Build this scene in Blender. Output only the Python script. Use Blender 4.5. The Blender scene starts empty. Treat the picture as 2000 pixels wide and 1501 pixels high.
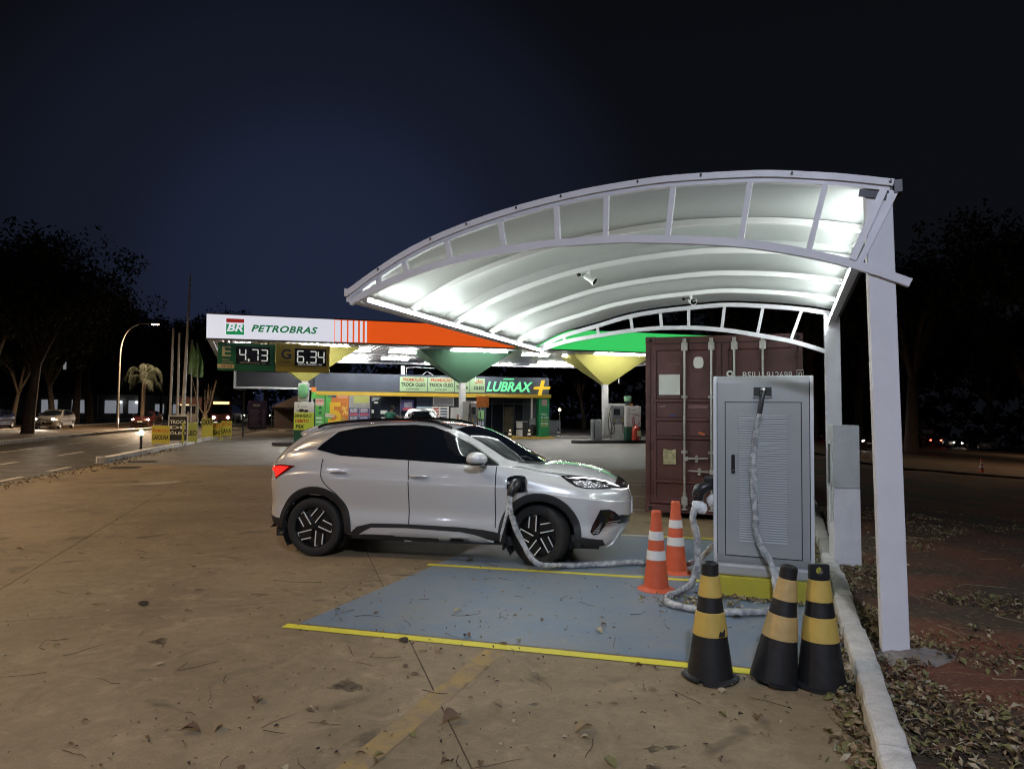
import bpy, bmesh, math, random
import numpy as np
from mathutils import Vector, Matrix, geometry
from mathutils.bvhtree import BVHTree
R = math.radians
rnd = random.Random(7)
scene = bpy.context.scene
col = scene.collection

# ------------------------------------------------------------------ camera
cam_data = bpy.data.cameras.new('camera')
cam_data.sensor_fit = 'HORIZONTAL'
cam_data.sensor_width = 36.0
cam_data.lens = 24.3
cam_data.clip_start = 0.05
cam_data.clip_end = 2000
cam = bpy.data.objects.new('camera', cam_data)
col.objects.link(cam)
pitch, roll = math.atan(54.5 / 1350), R(0.54)
cam.matrix_world = (Matrix.Translation((0, 0, 1.72)) @ Matrix.Rotation(R(90) + pitch, 4, 'X')
                    @ Matrix.Rotation(roll, 4, 'Z'))
scene.camera = cam

# ------------------------------------------------------------------ night sky
world = bpy.data.worlds.new('World')
scene.world = world
world.use_nodes = True
wn, wl = world.node_tree.nodes, world.node_tree.links
wn.clear()
w_out = wn.new('ShaderNodeOutputWorld')
w_bg = wn.new('ShaderNodeBackground')
w_bg.inputs['Strength'].default_value = 1.0
sky = wn.new('ShaderNodeTexSky')
sky.sky_type = 'NISHITA'
sky.sun_disc = False
sky.sun_elevation = R(-6.0)
sky.sun_rotation = R(-20)
w_tc = wn.new('ShaderNodeTexCoord')
w_sep = wn.new('ShaderNodeSeparateXYZ')
wl.new(w_tc.outputs['Generated'], w_sep.inputs[0])
w_ramp = wn.new('ShaderNodeValToRGB')               # overall fade from horizon to zenith
w_ramp.color_ramp.interpolation = 'EASE'
els = w_ramp.color_ramp.elements
els[0].position, els[0].color = 0.0, (0.0016, 0.0018, 0.0025, 1)
els[1].position, els[1].color = 0.7, (0.0013, 0.0014, 0.0019, 1)
e = els.new(0.30); e.color = (0.0019, 0.0021, 0.0031, 1)
wl.new(w_sep.outputs['Z'], w_ramp.inputs[0])
w_dot = wn.new('ShaderNodeVectorMath'); w_dot.operation = 'DOT_PRODUCT'   # glow of the city, low in the sky ahead
w_dot.inputs[1].default_value = Vector((-.25, .95, .16)).normalized()
wl.new(w_tc.outputs['Generated'], w_dot.inputs[0])
w_glow = wn.new('ShaderNodeValToRGB'); w_glow.color_ramp.interpolation = 'EASE'
g = w_glow.color_ramp.elements
g[0].position, g[0].color = 0.88, (0, 0, 0, 1)
g[1].position, g[1].color = 1.0, (0.0048, 0.0074, 0.0185, 1)
e = g.new(0.955); e.color = (0.0018, 0.0027, 0.0066, 1)
wl.new(w_dot.outputs['Value'], w_glow.inputs[0])
w_add = wn.new('ShaderNodeMixRGB'); w_add.blend_type = 'ADD'; w_add.inputs[0].default_value = 1.0
wl.new(w_ramp.outputs[0], w_add.inputs[1]); wl.new(w_glow.outputs[0], w_add.inputs[2])
w_mul = wn.new('ShaderNodeMixRGB'); w_mul.blend_type = 'ADD'; w_mul.inputs[0].default_value = 0.01
wl.new(w_add.outputs[0], w_mul.inputs[1])
wl.new(sky.outputs[0], w_mul.inputs[2])
wl.new(w_mul.outputs[0], w_bg.inputs['Color'])
wl.new(w_bg.outputs[0], w_out.inputs[0])

scene.view_settings.view_transform = 'Standard'
scene.view_settings.look = 'None'
scene.view_settings.exposure = 1.0
scene.view_settings.gamma = 1.0
scene.render.engine = 'CYCLES'
scene.cycles.use_denoising = True
scene.cycles.pixel_filter_type = 'BLACKMAN_HARRIS'
scene.cycles.filter_width = 1.1
scene.cycles.max_bounces = 6
scene.cycles.diffuse_bounces = 3
scene.cycles.glossy_bounces = 3
scene.cycles.transmission_bounces = 4
scene.cycles.transparent_max_bounces = 8
scene.cycles.sample_clamp_indirect = 4.0
scene.cycles.caustics_reflective = False
scene.cycles.caustics_refractive = False

# ------------------------------------------------------------------ materials
MATS = {}
def mat(name, color=(.5, .5, .5), rough=.6, metal=0., var=0., vscale=8., bump=0., bscale=40., coat=0.,
        emit=None, estr=0., color2=None, spec=None, detail=5., rvar=0., coords='Object', stretch=None, trans=0., alpha=1.):
    """procedural material: base colour broken up by noise, optional relief, gloss variation, emission"""
    if name in MATS: return MATS[name]
    m = bpy.data.materials.new(name)
    m.use_nodes = True
    nt = m.node_tree; n = nt.nodes; l = nt.links
    b = n['Principled BSDF']
    b.inputs['Base Color'].default_value = (*color, 1)
    b.inputs['Roughness'].default_value = rough
    b.inputs['Metallic'].default_value = metal
    if spec is not None: b.inputs['Specular IOR Level'].default_value = spec
    if coat: b.inputs['Coat Weight'].default_value = coat; b.inputs['Coat Roughness'].default_value = .04
    if trans: b.inputs['Transmission Weight'].default_value = trans
    if alpha < 1: b.inputs['Alpha'].default_value = alpha
    if emit is not None:
        b.inputs['Emission Color'].default_value = (*emit, 1)
        b.inputs['Emission Strength'].default_value = estr
    if var or bump or rvar:
        tc = n.new('ShaderNodeTexCoord')
        src = tc.outputs[coords]
        if stretch:
            mp = n.new('ShaderNodeMapping'); mp.inputs['Scale'].default_value = stretch
            l.new(src, mp.inputs[0]); src = mp.outputs[0]
    if var or rvar:
        nz = n.new('ShaderNodeTexNoise'); nz.inputs['Scale'].default_value = vscale
        nz.inputs['Detail'].default_value = detail; nz.inputs['Roughness'].default_value = .65
        l.new(src, nz.inputs['Vector'])
    if var:
        mx = n.new('ShaderNodeMixRGB')
        c2 = color2 if color2 else tuple(max(0, c * (1 - var)) for c in color)
        mx.inputs[1].default_value = (*(min(1, c * (1 + (0 if color2 else var * .5))) for c in color), 1)
        mx.inputs[2].default_value = (*c2, 1)
        rp = n.new('ShaderNodeMapRange'); rp.inputs[1].default_value = .3; rp.inputs[2].default_value = .7
        l.new(nz.outputs['Fac'], rp.inputs[0]); l.new(rp.outputs[0], mx.inputs[0])
        l.new(mx.outputs[0], b.inputs['Base Color'])
    if rvar:
        rr = n.new('ShaderNodeMapRange'); rr.inputs[1].default_value = .3; rr.inputs[2].default_value = .7
        rr.inputs[3].default_value = max(.02, rough - rvar); rr.inputs[4].default_value = min(1, rough + rvar)
        l.new(nz.outputs['Fac'], rr.inputs[0]); l.new(rr.outputs[0], b.inputs['Roughness'])
    if bump:
        bz = n.new('ShaderNodeTexNoise'); bz.inputs['Scale'].default_value = bscale
        bz.inputs['Detail'].default_value = 6; l.new(src, bz.inputs['Vector'])
        bp = n.new('ShaderNodeBump'); bp.inputs['Strength'].default_value = bump; bp.inputs['Distance'].default_value = .02
        l.new(bz.outputs['Fac'], bp.inputs['Height']); l.new(bp.outputs[0], b.inputs['Normal'])
    MATS[name] = m
    return m

def glow(name, color, strength):
    """something that gives off light: lamp tube, lit sign, headlamp"""
    if name in MATS: return MATS[name]
    m = bpy.data.materials.new(name); m.use_nodes = True
    b = m.node_tree.nodes['Principled BSDF']
    b.inputs['Base Color'].default_value = (*(c * .6 for c in color), 1)
    b.inputs['Roughness'].default_value = .35
    b.inputs['Emission Color'].default_value = (*color, 1)
    b.inputs['Emission Strength'].default_value = strength * .5
    MATS[name] = m
    return m

# ------------------------------------------------------------------ mesh builder
def V(*a): return Vector(a)

class MB:
    def __init__(self): self.v, self.f = [], []
    def add(self, vs, fs):
        o = len(self.v)
        self.v += [tuple(p) for p in vs]
        self.f += [tuple(i + o for i in q) for q in fs]
        return self
    def box(self, x0, x1, y0, y1, z0, z1, M=None):
        vs = [V(x, y, z) for z in (z0, z1) for y in (y0, y1) for x in (x0, x1)]
        if M is not None: vs = [M @ p for p in vs]
        return self.add(vs, [(0, 2, 3, 1), (4, 5, 7, 6), (0, 1, 5, 4), (2, 6, 7, 3), (0, 4, 6, 2), (1, 3, 7, 5)])
    def cbox(self, c, s, M=None):
        return self.box(c[0]-s[0]/2, c[0]+s[0]/2, c[1]-s[1]/2, c[1]+s[1]/2, c[2]-s[2]/2, c[2]+s[2]/2, M)
    def bar(self, p0, p1, w, h, up=(0, 0, 1)):
        p0, p1 = Vector(p0), Vector(p1)
        d = (p1 - p0).normalized(); s = d.cross(Vector(up))
        if s.length < 1e-4: s = d.cross(V(1, 0, 0))
        s.normalize(); u = s.cross(d)
        vs = [p + s * a * w / 2 + u * b * h / 2 for p in (p0, p1) for a, b in ((-1, -1), (1, -1), (1, 1), (-1, 1))]
        return self.add(vs, [(0, 3, 2, 1), (4, 5, 6, 7), (0, 1, 5, 4), (1, 2, 6, 5), (2, 3, 7, 6), (3, 0, 4, 7)])
    def sweep(self, pts, w, h, up=(0, 0, 1)):
        """rectangular bar swept along a path"""
        pts = [Vector(p) for p in pts]; vs = []; fs = []
        for i, p in enumerate(pts):
            d = (pts[min(i+1, len(pts)-1)] - pts[max(i-1, 0)]).normalized()
            s = d.cross(Vector(up)).normalized(); u = s.cross(d)
            vs += [p + s * a * w / 2 + u * b * h / 2 for a, b in ((-1, -1), (1, -1), (1, 1), (-1, 1))]
        for i in range(len(pts) - 1):
            for k in range(4):
                a, b = i*4+k, i*4+(k+1) % 4
                fs.append((a, b, b+4, a+4))
        n = len(pts) * 4
        fs += [(3, 2, 1, 0), (n-4, n-3, n-2, n-1)]
        return self.add(vs, fs)
    def tube(self, pts, r, n=8, cap=True):
        pts = [Vector(p) for p in pts]; vs = []; fs = []
        rs = r if isinstance(r, (list, tuple)) else [r] * len(pts)
        s = None
        for i, p in enumerate(pts):
            d = (pts[min(i+1, len(pts)-1)] - pts[max(i-1, 0)])
            if d.length < 1e-9: d = V(0, 0, 1)
            d.normalize()
            if s is None:
                s = d.cross(V(0, 0, 1))
                if s.length < .1: s = d.cross(V(1, 0, 0))
            s = (s - d * s.dot(d)).normalized(); u = d.cross(s)
            vs += [p + (s * math.cos(2*math.pi*k/n) + u * math.sin(2*math.pi*k/n)) * rs[i] for k in range(n)]
        for i in range(len(pts) - 1):
            for k in range(n):
                a, b = i*n+k, i*n+(k+1) % n
                fs.append((a, b, b+n, a+n))
        if cap:
            fs.append(tuple(range(n-1, -1, -1))); o = (len(pts)-1)*n
            fs.append(tuple(range(o, o+n)))
        return self.add(vs, fs)
    def cyl(self, p0, p1, r0, r1=None, n=16): return self.tube([p0, p1], [r0, r0 if r1 is None else r1], n)
    def lathe(self, prof, n=32, M=None, closed=False):
        """profile of (radius, height) spun about local z"""
        vs = []; fs = []; m = len(prof)
        for k in range(n):
            a = 2 * math.pi * k / n
            vs += [V(r*math.cos(a), r*math.sin(a), z) for r, z in prof]
        for k in range(n):
            k2 = (k+1) % n
            for i in range(m - 1 + (1 if closed else 0)):
                j = (i+1) % m
                fs.append((k*m+i, k2*m+i, k2*m+j, k*m+j))
        if M is not None: vs = [M @ p for p in vs]
        return self.add(vs, fs)
    def prism(self, poly, z0, z1, M=None):
        n = len(poly)
        vs = [V(x, y, z0) for x, y in poly] + [V(x, y, z1) for x, y in poly]
        if M is not None: vs = [M @ p for p in vs]
        fs = [tuple(range(n-1, -1, -1)), tuple(range(n, 2*n))] + [(i, (i+1) % n, n+(i+1) % n, n+i) for i in range(n)]
        return self.add(vs, fs)
    def face(self, pts): return self.add(pts, [tuple(range(len(pts)))])
    def sphere(self, c, r, nu=16, nv=10, M=None):
        c = Vector(c); r = r if isinstance(r, (tuple, list)) else (r, r, r); vs = []; fs = []
        for j in range(nv+1):
            t = math.pi*j/nv
            for i in range(nu):
                a = 2*math.pi*i/nu
                p = V(math.sin(t)*math.cos(a)*r[0], math.sin(t)*math.sin(a)*r[1], math.cos(t)*r[2])
                vs.append(c + (M @ p if M is not None else p))
        for j in range(nv):
            for i in range(nu):
                i2 = (i+1) % nu
                fs.append((j*nu+i, (j+1)*nu+i, (j+1)*nu+i2, j*nu+i2))
        return self.add(vs, fs)
    def mesh(self, name, smooth=False):
        me = bpy.data.meshes.new(name)
        me.from_pydata(self.v, [], self.f)
        bm = bmesh.new(); bm.from_mesh(me)
        bmesh.ops.remove_doubles(bm, verts=bm.verts, dist=1e-5)
        bmesh.ops.recalc_face_normals(bm, faces=bm.faces)
        bm.to_mesh(me); bm.free()
        if smooth:
            me.polygons.foreach_set('use_smooth', [True] * len(me.polygons))
            if smooth is not True:
                me.set_sharp_from_angle(angle=R(smooth))
        return me
    def build(self, name, m, parent=None, smooth=False, bevel=0., seg=2):
        me = self.mesh(name, smooth)
        me.materials.append(m)
        o = bpy.data.objects.new(name, me); col.objects.link(o)
        if parent is not None: o.parent = parent
        if bevel:
            bv = o.modifiers.new('bevel', 'BEVEL'); bv.width = bevel; bv.segments = seg; bv.limit_method = 'ANGLE'
            bv.angle_limit = R(40)
        return o

def tag(o, label=None, cat=None, group=None, kind=None):
    if label: o['label'] = label
    if cat: o['category'] = cat
    if group: o['group'] = group
    if kind: o['kind'] = kind
    return o

def thing(name, label, cat, loc=(0, 0, 0), rz=0., group=None):
    o = bpy.data.objects.new(name, None); col.objects.link(o)
    o.empty_display_size = .2
    o.location = loc; o.rotation_euler = (0, 0, rz)
    return tag(o, label, cat, group)

def copy_tree(o, parent=None):
    c = o.copy(); col.objects.link(c); c.parent = parent
    for ch in o.children: copy_tree(ch, c)
    return c

def text(s, size, m, parent, loc, w=None, shear=0., bold=0., depth=.004, rz=0., align='LEFT', spacing=1.0, name='lettering', flat=False, h=None):
    """lettering standing in the local xz plane, facing -y"""
    cu = bpy.data.curves.new('t', 'FONT')
    cu.body = s; cu.size = size; cu.shear = shear; cu.offset = bold; cu.extrude = depth / 2; cu.align_x = align
    cu.space_character = spacing; cu.resolution_u = 3; cu.fill_mode = 'BOTH'
    ob = bpy.data.objects.new('t', cu); col.objects.link(ob)
    dg = bpy.context.evaluated_depsgraph_get()
    me = bpy.data.meshes.new_from_object(ob.evaluated_get(dg))
    bpy.data.objects.remove(ob); bpy.data.curves.remove(cu)
    n = len(me.vertices); a = np.zeros(n*3); me.vertices.foreach_get('co', a); a = a.reshape(-1, 3)
    if n == 0: return None
    x0, x1 = a[:, 0].min(), a[:, 0].max(); sx = 1.0; sz = 1.0
    if w: sx = w / (x1 - x0)
    if h: sz = h / (a[:, 1].max() - a[:, 1].min())
    a[:, 0] = (a[:, 0] - (x0 if align == 'LEFT' else (x0+x1)/2)) * sx
    a[:, 1] *= sz
    if flat: out = a
    else: out = np.stack([a[:, 0], -a[:, 2], a[:, 1]], 1)
    me.vertices.foreach_set('co', out.ravel())
    me.name = name; me.materials.clear(); me.materials.append(m); me.update()
    o = bpy.data.objects.new(name, me); col.objects.link(o)
    o.parent = parent; o.location = loc; o.rotation_euler = (0, 0, rz)
    return o

def pchip(tab):
    """smooth monotone interpolation through a table {x: y}"""
    xs = np.array(sorted(tab)); ys = np.array([tab[k] for k in sorted(tab)], float)
    h = np.diff(xs); d = np.diff(ys) / h; m = np.zeros(len(xs))
    for i in range(1, len(xs)-1):
        if d[i-1]*d[i] > 0:
            w1, w2 = 2*h[i]+h[i-1], h[i]+2*h[i-1]
            m[i] = (w1+w2) / (w1/d[i-1] + w2/d[i])
    m[0], m[-1] = d[0], d[-1]
    def fn(x):
        x = min(max(x, xs[0]), xs[-1]); i = min(max(np.searchsorted(xs, x) - 1, 0), len(h)-1)
        t = (x - xs[i]) / h[i]
        return float(ys[i]*(1+2*t)*(1-t)**2 + m[i]*h[i]*t*(1-t)**2 + ys[i+1]*t*t*(3-2*t) + m[i+1]*h[i]*t*t*(t-1))
    return fn

def spline(pts, k=8, closed=False):
    """Catmull-Rom through points of any dimension"""
    P = [np.array(p, float) for p in pts]; n = len(P); out = []
    for i in range(n if closed else n-1):
        p1, p2 = P[i], P[(i+1) % n]
        p0 = P[i-1] if (closed or i > 0) else 2*p1-p2
        p3 = P[(i+2) % n] if (closed or i+2 < n) else 2*p2-p1
        for j in range(k):
            t = j/k
            out.append(.5*((2*p1)+(p2-p0)*t+(2*p0-5*p1+4*p2-p3)*t*t+(3*p1-p0-3*p2+p3)*t**3))
    if not closed: out.append(P[-1])
    return [tuple(float(c) for c in q) for q in out]

# ================================================================== THE GROUND
from mathutils import noise
def smooth(t): t = min(1, max(0, t)); return t*t*(3-2*t)
def kerb_x(y): return 1.791 + .392 * (y - 3.444)
def terrain(x, y):
    q = x - kerb_x(y) - .15
    return .05 - .05 * max(0, x - 5) * smooth(q / 4)

# concrete of the yard: stained brown-grey, dusty, with worn patches
def concrete_mat(name, c1, c2, c3, rough=.75):
    m = bpy.data.materials.new(name); m.use_nodes = True; MATS[name] = m
    nt = m.node_tree; n, l = nt.nodes, nt.links; b = n['Principled BSDF']
    g = n.new('ShaderNodeNewGeometry')
    def nz(scale, det, dist=0., rg=.6):
        t = n.new('ShaderNodeTexNoise'); t.inputs['Scale'].default_value = scale; t.inputs['Detail'].default_value = det
        t.inputs['Distortion'].default_value = dist; t.inputs['Roughness'].default_value = rg
        l.new(g.outputs['Position'], t.inputs['Vector']); return t.outputs['Fac']
    def ramp(fac, a, bb):
        r = n.new('ShaderNodeMapRange'); r.inputs[1].default_value = a; r.inputs[2].default_value = bb
        l.new(fac, r.inputs[0]); return r.outputs[0]
    def mix(fac, a, bb, mode='MIX'):
        x = n.new('ShaderNodeMixRGB'); x.blend_type = mode
        if fac is None: x.inputs[0].default_value = 1
        else: l.new(fac, x.inputs[0])
        for i, q in ((1, a), (2, bb)):
            if isinstance(q, tuple): x.inputs[i].default_value = (*q, 1)
            else: l.new(q, x.inputs[i])
        return x.outputs[0]
    base = mix(ramp(nz(.55, 6, .6), .36, .66), c1, c2)
    base = mix(ramp(nz(2.3, 8, 1.2, .7), .52, .72), base, c3)
    st = ramp(nz(.9, 3, 2.0), .60, .72)
    base = mix(st, base, tuple(c*.62 for c in c2))
    mid = ramp(nz(9, 7, .8, .72), .38, .66)
    base = mix(None, base, mix(mid, (.86, .86, .85), (1.11, 1.11, 1.11)), 'MULTIPLY')
    fine = ramp(nz(85, 4, 0, .8), .2, .8)
    base = mix(None, base, mix(fine, (.76, .76, .76), (1.22, 1.22, 1.22)), 'MULTIPLY')
    sp = n.new('ShaderNodeTexVoronoi'); sp.inputs['Scale'].default_value = 26; l.new(g.outputs['Position'], sp.inputs['Vector'])
    spk = n.new('ShaderNodeMapRange'); spk.inputs[1].default_value = .05; spk.inputs[2].default_value = .10
    spk.inputs[3].default_value = 1; spk.inputs[4].default_value = 0; l.new(sp.outputs['Distance'], spk.inputs[0])
    base = mix(spk.outputs[0], base, mix(nz(3, 2), tuple(c*.45 for c in c2), tuple(min(1, c*1.5) for c in c1)))
    l.new(base, b.inputs['Base Color'])
    rr = n.new('ShaderNodeMapRange'); rr.inputs[3].default_value = rough-.17; rr.inputs[4].default_value = rough+.15
    l.new(nz(1.7, 6), rr.inputs[0]); l.new(rr.outputs[0], b.inputs['Roughness'])
    bp = n.new('ShaderNodeBump'); bp.inputs['Strength'].default_value = .35; bp.inputs['Distance'].default_value = .01
    l.new(nz(60, 8, 0, .75), bp.inputs['Height']); l.new(bp.outputs[0], b.inputs['Normal'])
    return m

def worn_paint(name, color, under, keep=.5, soft=.12, scale=9., rough=.6, dirt=.35):
    """road paint, scuffed through to the surface below"""
    m = bpy.data.materials.new(name); m.use_nodes = True; MATS[name] = m
    nt = m.node_tree; n, l = nt.nodes, nt.links; b = n['Principled BSDF']
    g = n.new('ShaderNodeNewGeometry')
    def nz(scale, det, dist=0.):
        t = n.new('ShaderNodeTexNoise'); t.inputs['Scale'].default_value = scale; t.inputs['Detail'].default_value = det
        t.inputs['Roughness'].default_value = .7; t.inputs['Distortion'].default_value = dist
        l.new(g.outputs['Position'], t.inputs['Vector']); return t.outputs['Fac']
    r = n.new('ShaderNodeMapRange'); r.inputs[1].default_value = keep; r.inputs[2].default_value = keep+soft
    l.new(nz(scale, 8, .4), r.inputs[0])
    d = n.new('ShaderNodeMapRange'); d.inputs[1].default_value = .35; d.inputs[2].default_value = .75; d.inputs[4].default_value = dirt
    l.new(nz(1.6, 7, 1.), d.inputs[0])
    m1 = n.new('ShaderNodeMixRGB'); m1.inputs[1].default_value = (*color, 1); m1.inputs[2].default_value = (*under, 1)
    l.new(d.outputs[0], m1.inputs[0])
    f = n.new('ShaderNodeMixRGB'); f.inputs[2].default_value = (*under, 1)
    l.new(r.outputs[0], f.inputs[0]); l.new(m1.outputs[0], f.inputs[1])
    k = n.new('ShaderNodeMixRGB'); k.blend_type = 'MULTIPLY'; k.inputs[0].default_value = .5
    kk = n.new('ShaderNodeMapRange'); kk.inputs[3].default_value = .55; kk.inputs[4].default_value = 1.3; l.new(nz(70, 4), kk.inputs[0])
    l.new(f.outputs[0], k.inputs[1]); l.new(kk.outputs[0], k.inputs[2])
    l.new(k.outputs[0], b.inputs['Base Color'])
    b.inputs['Roughness'].default_value = rough
    bp = n.new('ShaderNodeBump'); bp.inputs['Strength'].default_value = .2; bp.inputs['Distance'].default_value = .006
    l.new(nz(70, 6), bp.inputs['Height']); l.new(bp.outputs[0], b.inputs['Normal'])
    return m

M_conc = concrete_mat('yard_concrete', (.290, .222, .132), (.192, .144, .083), (.345, .266, .160))
M_conc2 = concrete_mat('forecourt_concrete', (.21, .20, .185), (.15, .143, .13), (.24, .23, .21), rough=.6)
M_asph = mat('asphalt', (.062, .055, .047), .62, var=.4, vscale=1.5, bump=.4, bscale=90, rvar=.15)
M_soil = mat('joint_soil', (.035, .027, .02), .95, var=.5, vscale=20)
M_blue = worn_paint('blue_bay_paint', (.150, .212, .290), (.27, .26, .22), keep=.565, soft=.16, scale=6., rough=.5, dirt=.7)
M_yel = worn_paint('yellow_line_paint', (.76, .69, .05), (.3, .25, .12), keep=.66, soft=.08, scale=12., dirt=.25)
M_yel_old = worn_paint('faded_yellow_paint', (.40, .265, .07), (.23, .178, .12), keep=.40, soft=.24, scale=7., rough=.75, dirt=.8)
M_whi = worn_paint('white_line_paint', (.62, .60, .54), (.24, .2, .16), keep=.6, soft=.12, scale=10.)
M_whi_old = worn_paint('worn_white_paint', (.50, .44, .35), (.22, .17, .13), keep=.52, soft=.15, scale=3., dirt=.6)

b = MB()
b.face([V(-300, -60, -.08), V(-23, -60, -.08), V(94.5, 240, -.08), V(-300, 240, -.08)])
tag(b.build('ground', M_soil), kind='structure')

# --- concrete slabs of the yard, cut by open joints (joint grid turned 17 degrees)
yard = tag(thing('yard_paving', None, None, (0, 0, 0)), kind='structure')
ju, jv = V(.955, .295, 0), V(-.295, .955, 0)
def slab(u0, u1, v0, v1):
    g = .0045
    P = [ju*u + jv*v for u, v in ((u0+g, v0+g), (u1-g, v0+g), (u1-g, v1-g), (u0+g, v1-g))]
    bm = bmesh.new()
    bm.faces.new([bm.verts.new(p) for p in P])
    for co, no in ((V(kerb_x(0)+.02, 0, 0), V(1, -.392, 0)),            # kerb
                   (V(-11.5, 15.635, 0), V(-1, -.19, 0)),               # road edge
                   (V(0, 21.5, 0), V(0, 1, 0))):                        # forecourt begins
        if not bm.faces: break
        bmesh.ops.bisect_plane(bm, geom=bm.verts[:]+bm.edges[:]+bm.faces[:], plane_co=co, plane_no=no, clear_outer=True)
    if not bm.faces: bm.free(); return
    r = bmesh.ops.extrude_face_region(bm, geom=bm.faces[:])
    for v in [q for q in r['geom'] if isinstance(q, bmesh.types.BMVert)]: v.co.z -= .06
    bmesh.ops.recalc_face_normals(bm, faces=bm.faces)
    me = bpy.data.meshes.new('concrete_slab'); bm.to_mesh(me); bm.free(); me.materials.append(M_conc)
    o = bpy.data.objects.new('concrete_slab', me); col.objects.link(o); o.parent = yard
for i in range(-5, 5):
    for j in range(-3, 6):
        slab(.838+3.5*i, .838+3.5*(i+1), 1.5+5.1*j, 1.5+5.1*(j+1))

def sheet(name, pts, m, z=0., parent=None, kind='structure'):
    b = MB(); b.face([V(p[0], p[1], z if len(p) < 3 else p[2]) for p in pts])
    o = b.build(name, m, parent)
    if parent is None: tag(o, kind=kind)
    return o
def strip(p0, p1, w):
    p0, p1 = V(*p0, 0), V(*p1, 0); s = (p1-p0).normalized().cross(V(0, 0, 1)) * w/2
    return [(p0-s)[:2], (p0+s)[:2], (p1+s)[:2], (p1-s)[:2]]
sheet('joint_filler', [(-11.4, 15), (-8, -6), (-1.9, -6), (8.7, 21.4), (-12.5, 21.4)], mat('joint_dirt', (.085, .066, .048), .95, var=.5, vscale=9), -.007, yard)
sheet('forecourt', [(-12.6, 21.52), (8.85, 21.52), (20, 50), (20, 75), (-24, 75), (-17.6, 41)], M_conc2)

# --- painted bay
marks = tag(thing('parking_markings', None, None), kind='structure')
sheet('blue_bay', [(-1.70, 5.66), (2.27, 4.62), (4.05, 9.20), (.06, 10.15)], M_blue, .0025, marks)
for nm, p0, p1, w, m in (('yellow_line', (-1.80, 5.60), (2.28, 4.525), .10, M_yel),
                         ('yellow_line', (-.93, 7.85), (3.15, 6.95), .085, M_yel),
                         ('white_line', (.02, 10.19), (1.95, 9.79), .10, M_whi),
                         ('yellow_line', (1.955, 9.79), (4.0, 9.36), .09, M_yel),
                         ('white_line', (1.3, 12.6), (3.0, 12.35), .09, M_whi),
                         ('white_line', (1.6, 14.6), (3.4, 14.3), .09, M_whi),
                         ('white_line', (1.9, 17.0), (3.9, 16.6), .09, M_whi),
                         ('faded_yellow_line', (-1.9, .45), (-.105, 5.06), .15, M_yel_old)):
    sheet(nm, strip(p0, p1, w), m, .0022 if 'faded' in nm else .0048, marks)
sheet('painted_arrow', [(-9.2, 15.45), (-8.55, 16.0), (-8.35, 16.35), (-7.95, 16.75), (-7.85, 16.45), (-8.0, 15.95), (-8.45, 15.8)], M_whi_old, .0025, marks)

# --- oil drips and a damp stain on the slabs
def stain_mat():
    m = bpy.data.materials.new('oil_stain'); m.use_nodes = True; n, l = m.node_tree.nodes, m.node_tree.links; b = n['Principled BSDF']
    b.inputs['Base Color'].default_value = (.035, .026, .020, 1); b.inputs['Roughness'].default_value = .35
    g = n.new('ShaderNodeNewGeometry'); t = n.new('ShaderNodeTexNoise'); t.inputs['Scale'].default_value = 14; t.inputs['Detail'].default_value = 5; l.new(g.outputs['Position'], t.inputs['Vector'])
    r = n.new('ShaderNodeMapRange'); r.inputs[1].default_value = .35; r.inputs[2].default_value = .65; r.inputs[3].default_value = .12; r.inputs[4].default_value = .6; l.new(t.outputs['Fac'], r.inputs[0]); l.new(r.outputs[0], b.inputs['Alpha'])
    return m
M_stain = stain_mat()
for k, (x, y, r_) in enumerate(((.745, 3.62, .045), (.84, 3.64, .035), (.70, 3.44, .035), (-1.02, 4.40, .10), (-2.6, 5.2, .07), (-3.4, 4.3, .09), (.15, 4.15, .03))):
    sheet('oil_stain', [(x+r_*(1+.3*math.sin(3*a+k)+.15*math.sin(7*a))*math.cos(a), y+.8*r_*(1+.3*math.sin(2*a+k)+.15*math.sin(5*a))*math.sin(a)) for a in np.linspace(0, 2*math.pi, 28, endpoint=False)], M_stain, .0018, yard)

# --- kerb of painted concrete stones along the verge
def kerb_mat(name, c, worn):
    m = concrete_mat(name, c, tuple(q*.62 for q in c), worn, .85); return m
M_kerb = kerb_mat('white_painted_kerb', (.74, .72, .68), (.46, .43, .38))
kerb = tag(thing('kerb', None, None), kind='structure')
kd = V(.365, .931, 0); kn = V(.931, -.365, 0); k0 = V(1.791, 3.444, 0)
def rough_block(prof, length, cuts, amp, seed):
    """a cast block: profile (across, up) pulled along y, corners chipped by noise"""
    P = spline(prof, 1) if False else prof
    b = MB(); n = len(P); vs = []; fs = []
    for i in range(cuts+1):
        y = length*i/cuts
        for x, z in P:
            d = noise.noise_vector(V(x*6+seed*3.1, y*6, z*6+seed)) * amp + noise.noise_vector(V(x*25+seed, y*25, z*25)) * amp*.35
            vs.append(V(x+d.x, y+(d.y*.3 if 0 < i < cuts else 0), z+d.z*.7))
    for i in range(cuts):
        for k in range(n):
            a, c = i*n+k, i*n+(k+1) % n
            fs.append((a, c, c+n, a+n))
    fs += [tuple(range(n-1, -1, -1)), tuple(range(cuts*n, cuts*n+n))]
    return b.add(vs, fs)
kprof = [(0, -.08), (0, .02), (.003, .07), (.006, .112), (.016, .126), (.05, .131), (.09, .132), (.132, .130), (.148, .122), (.153, .108), (.155, .05), (.155, -.08)]
for i in range(-3, 14):
    o = rough_block(kprof, .985, 40, .0075, i).build('kerb_stone', M_kerb, kerb, smooth=28)
    p = k0 + kd * (i * 1.0) + kn * .008 * math.sin(i*2.7)
    o.location = p; o.rotation_euler = (R(.25)*math.sin(i*1.9), 0, -math.atan2(.365, .931) + R(.5)*math.sin(i*3.3))

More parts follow.
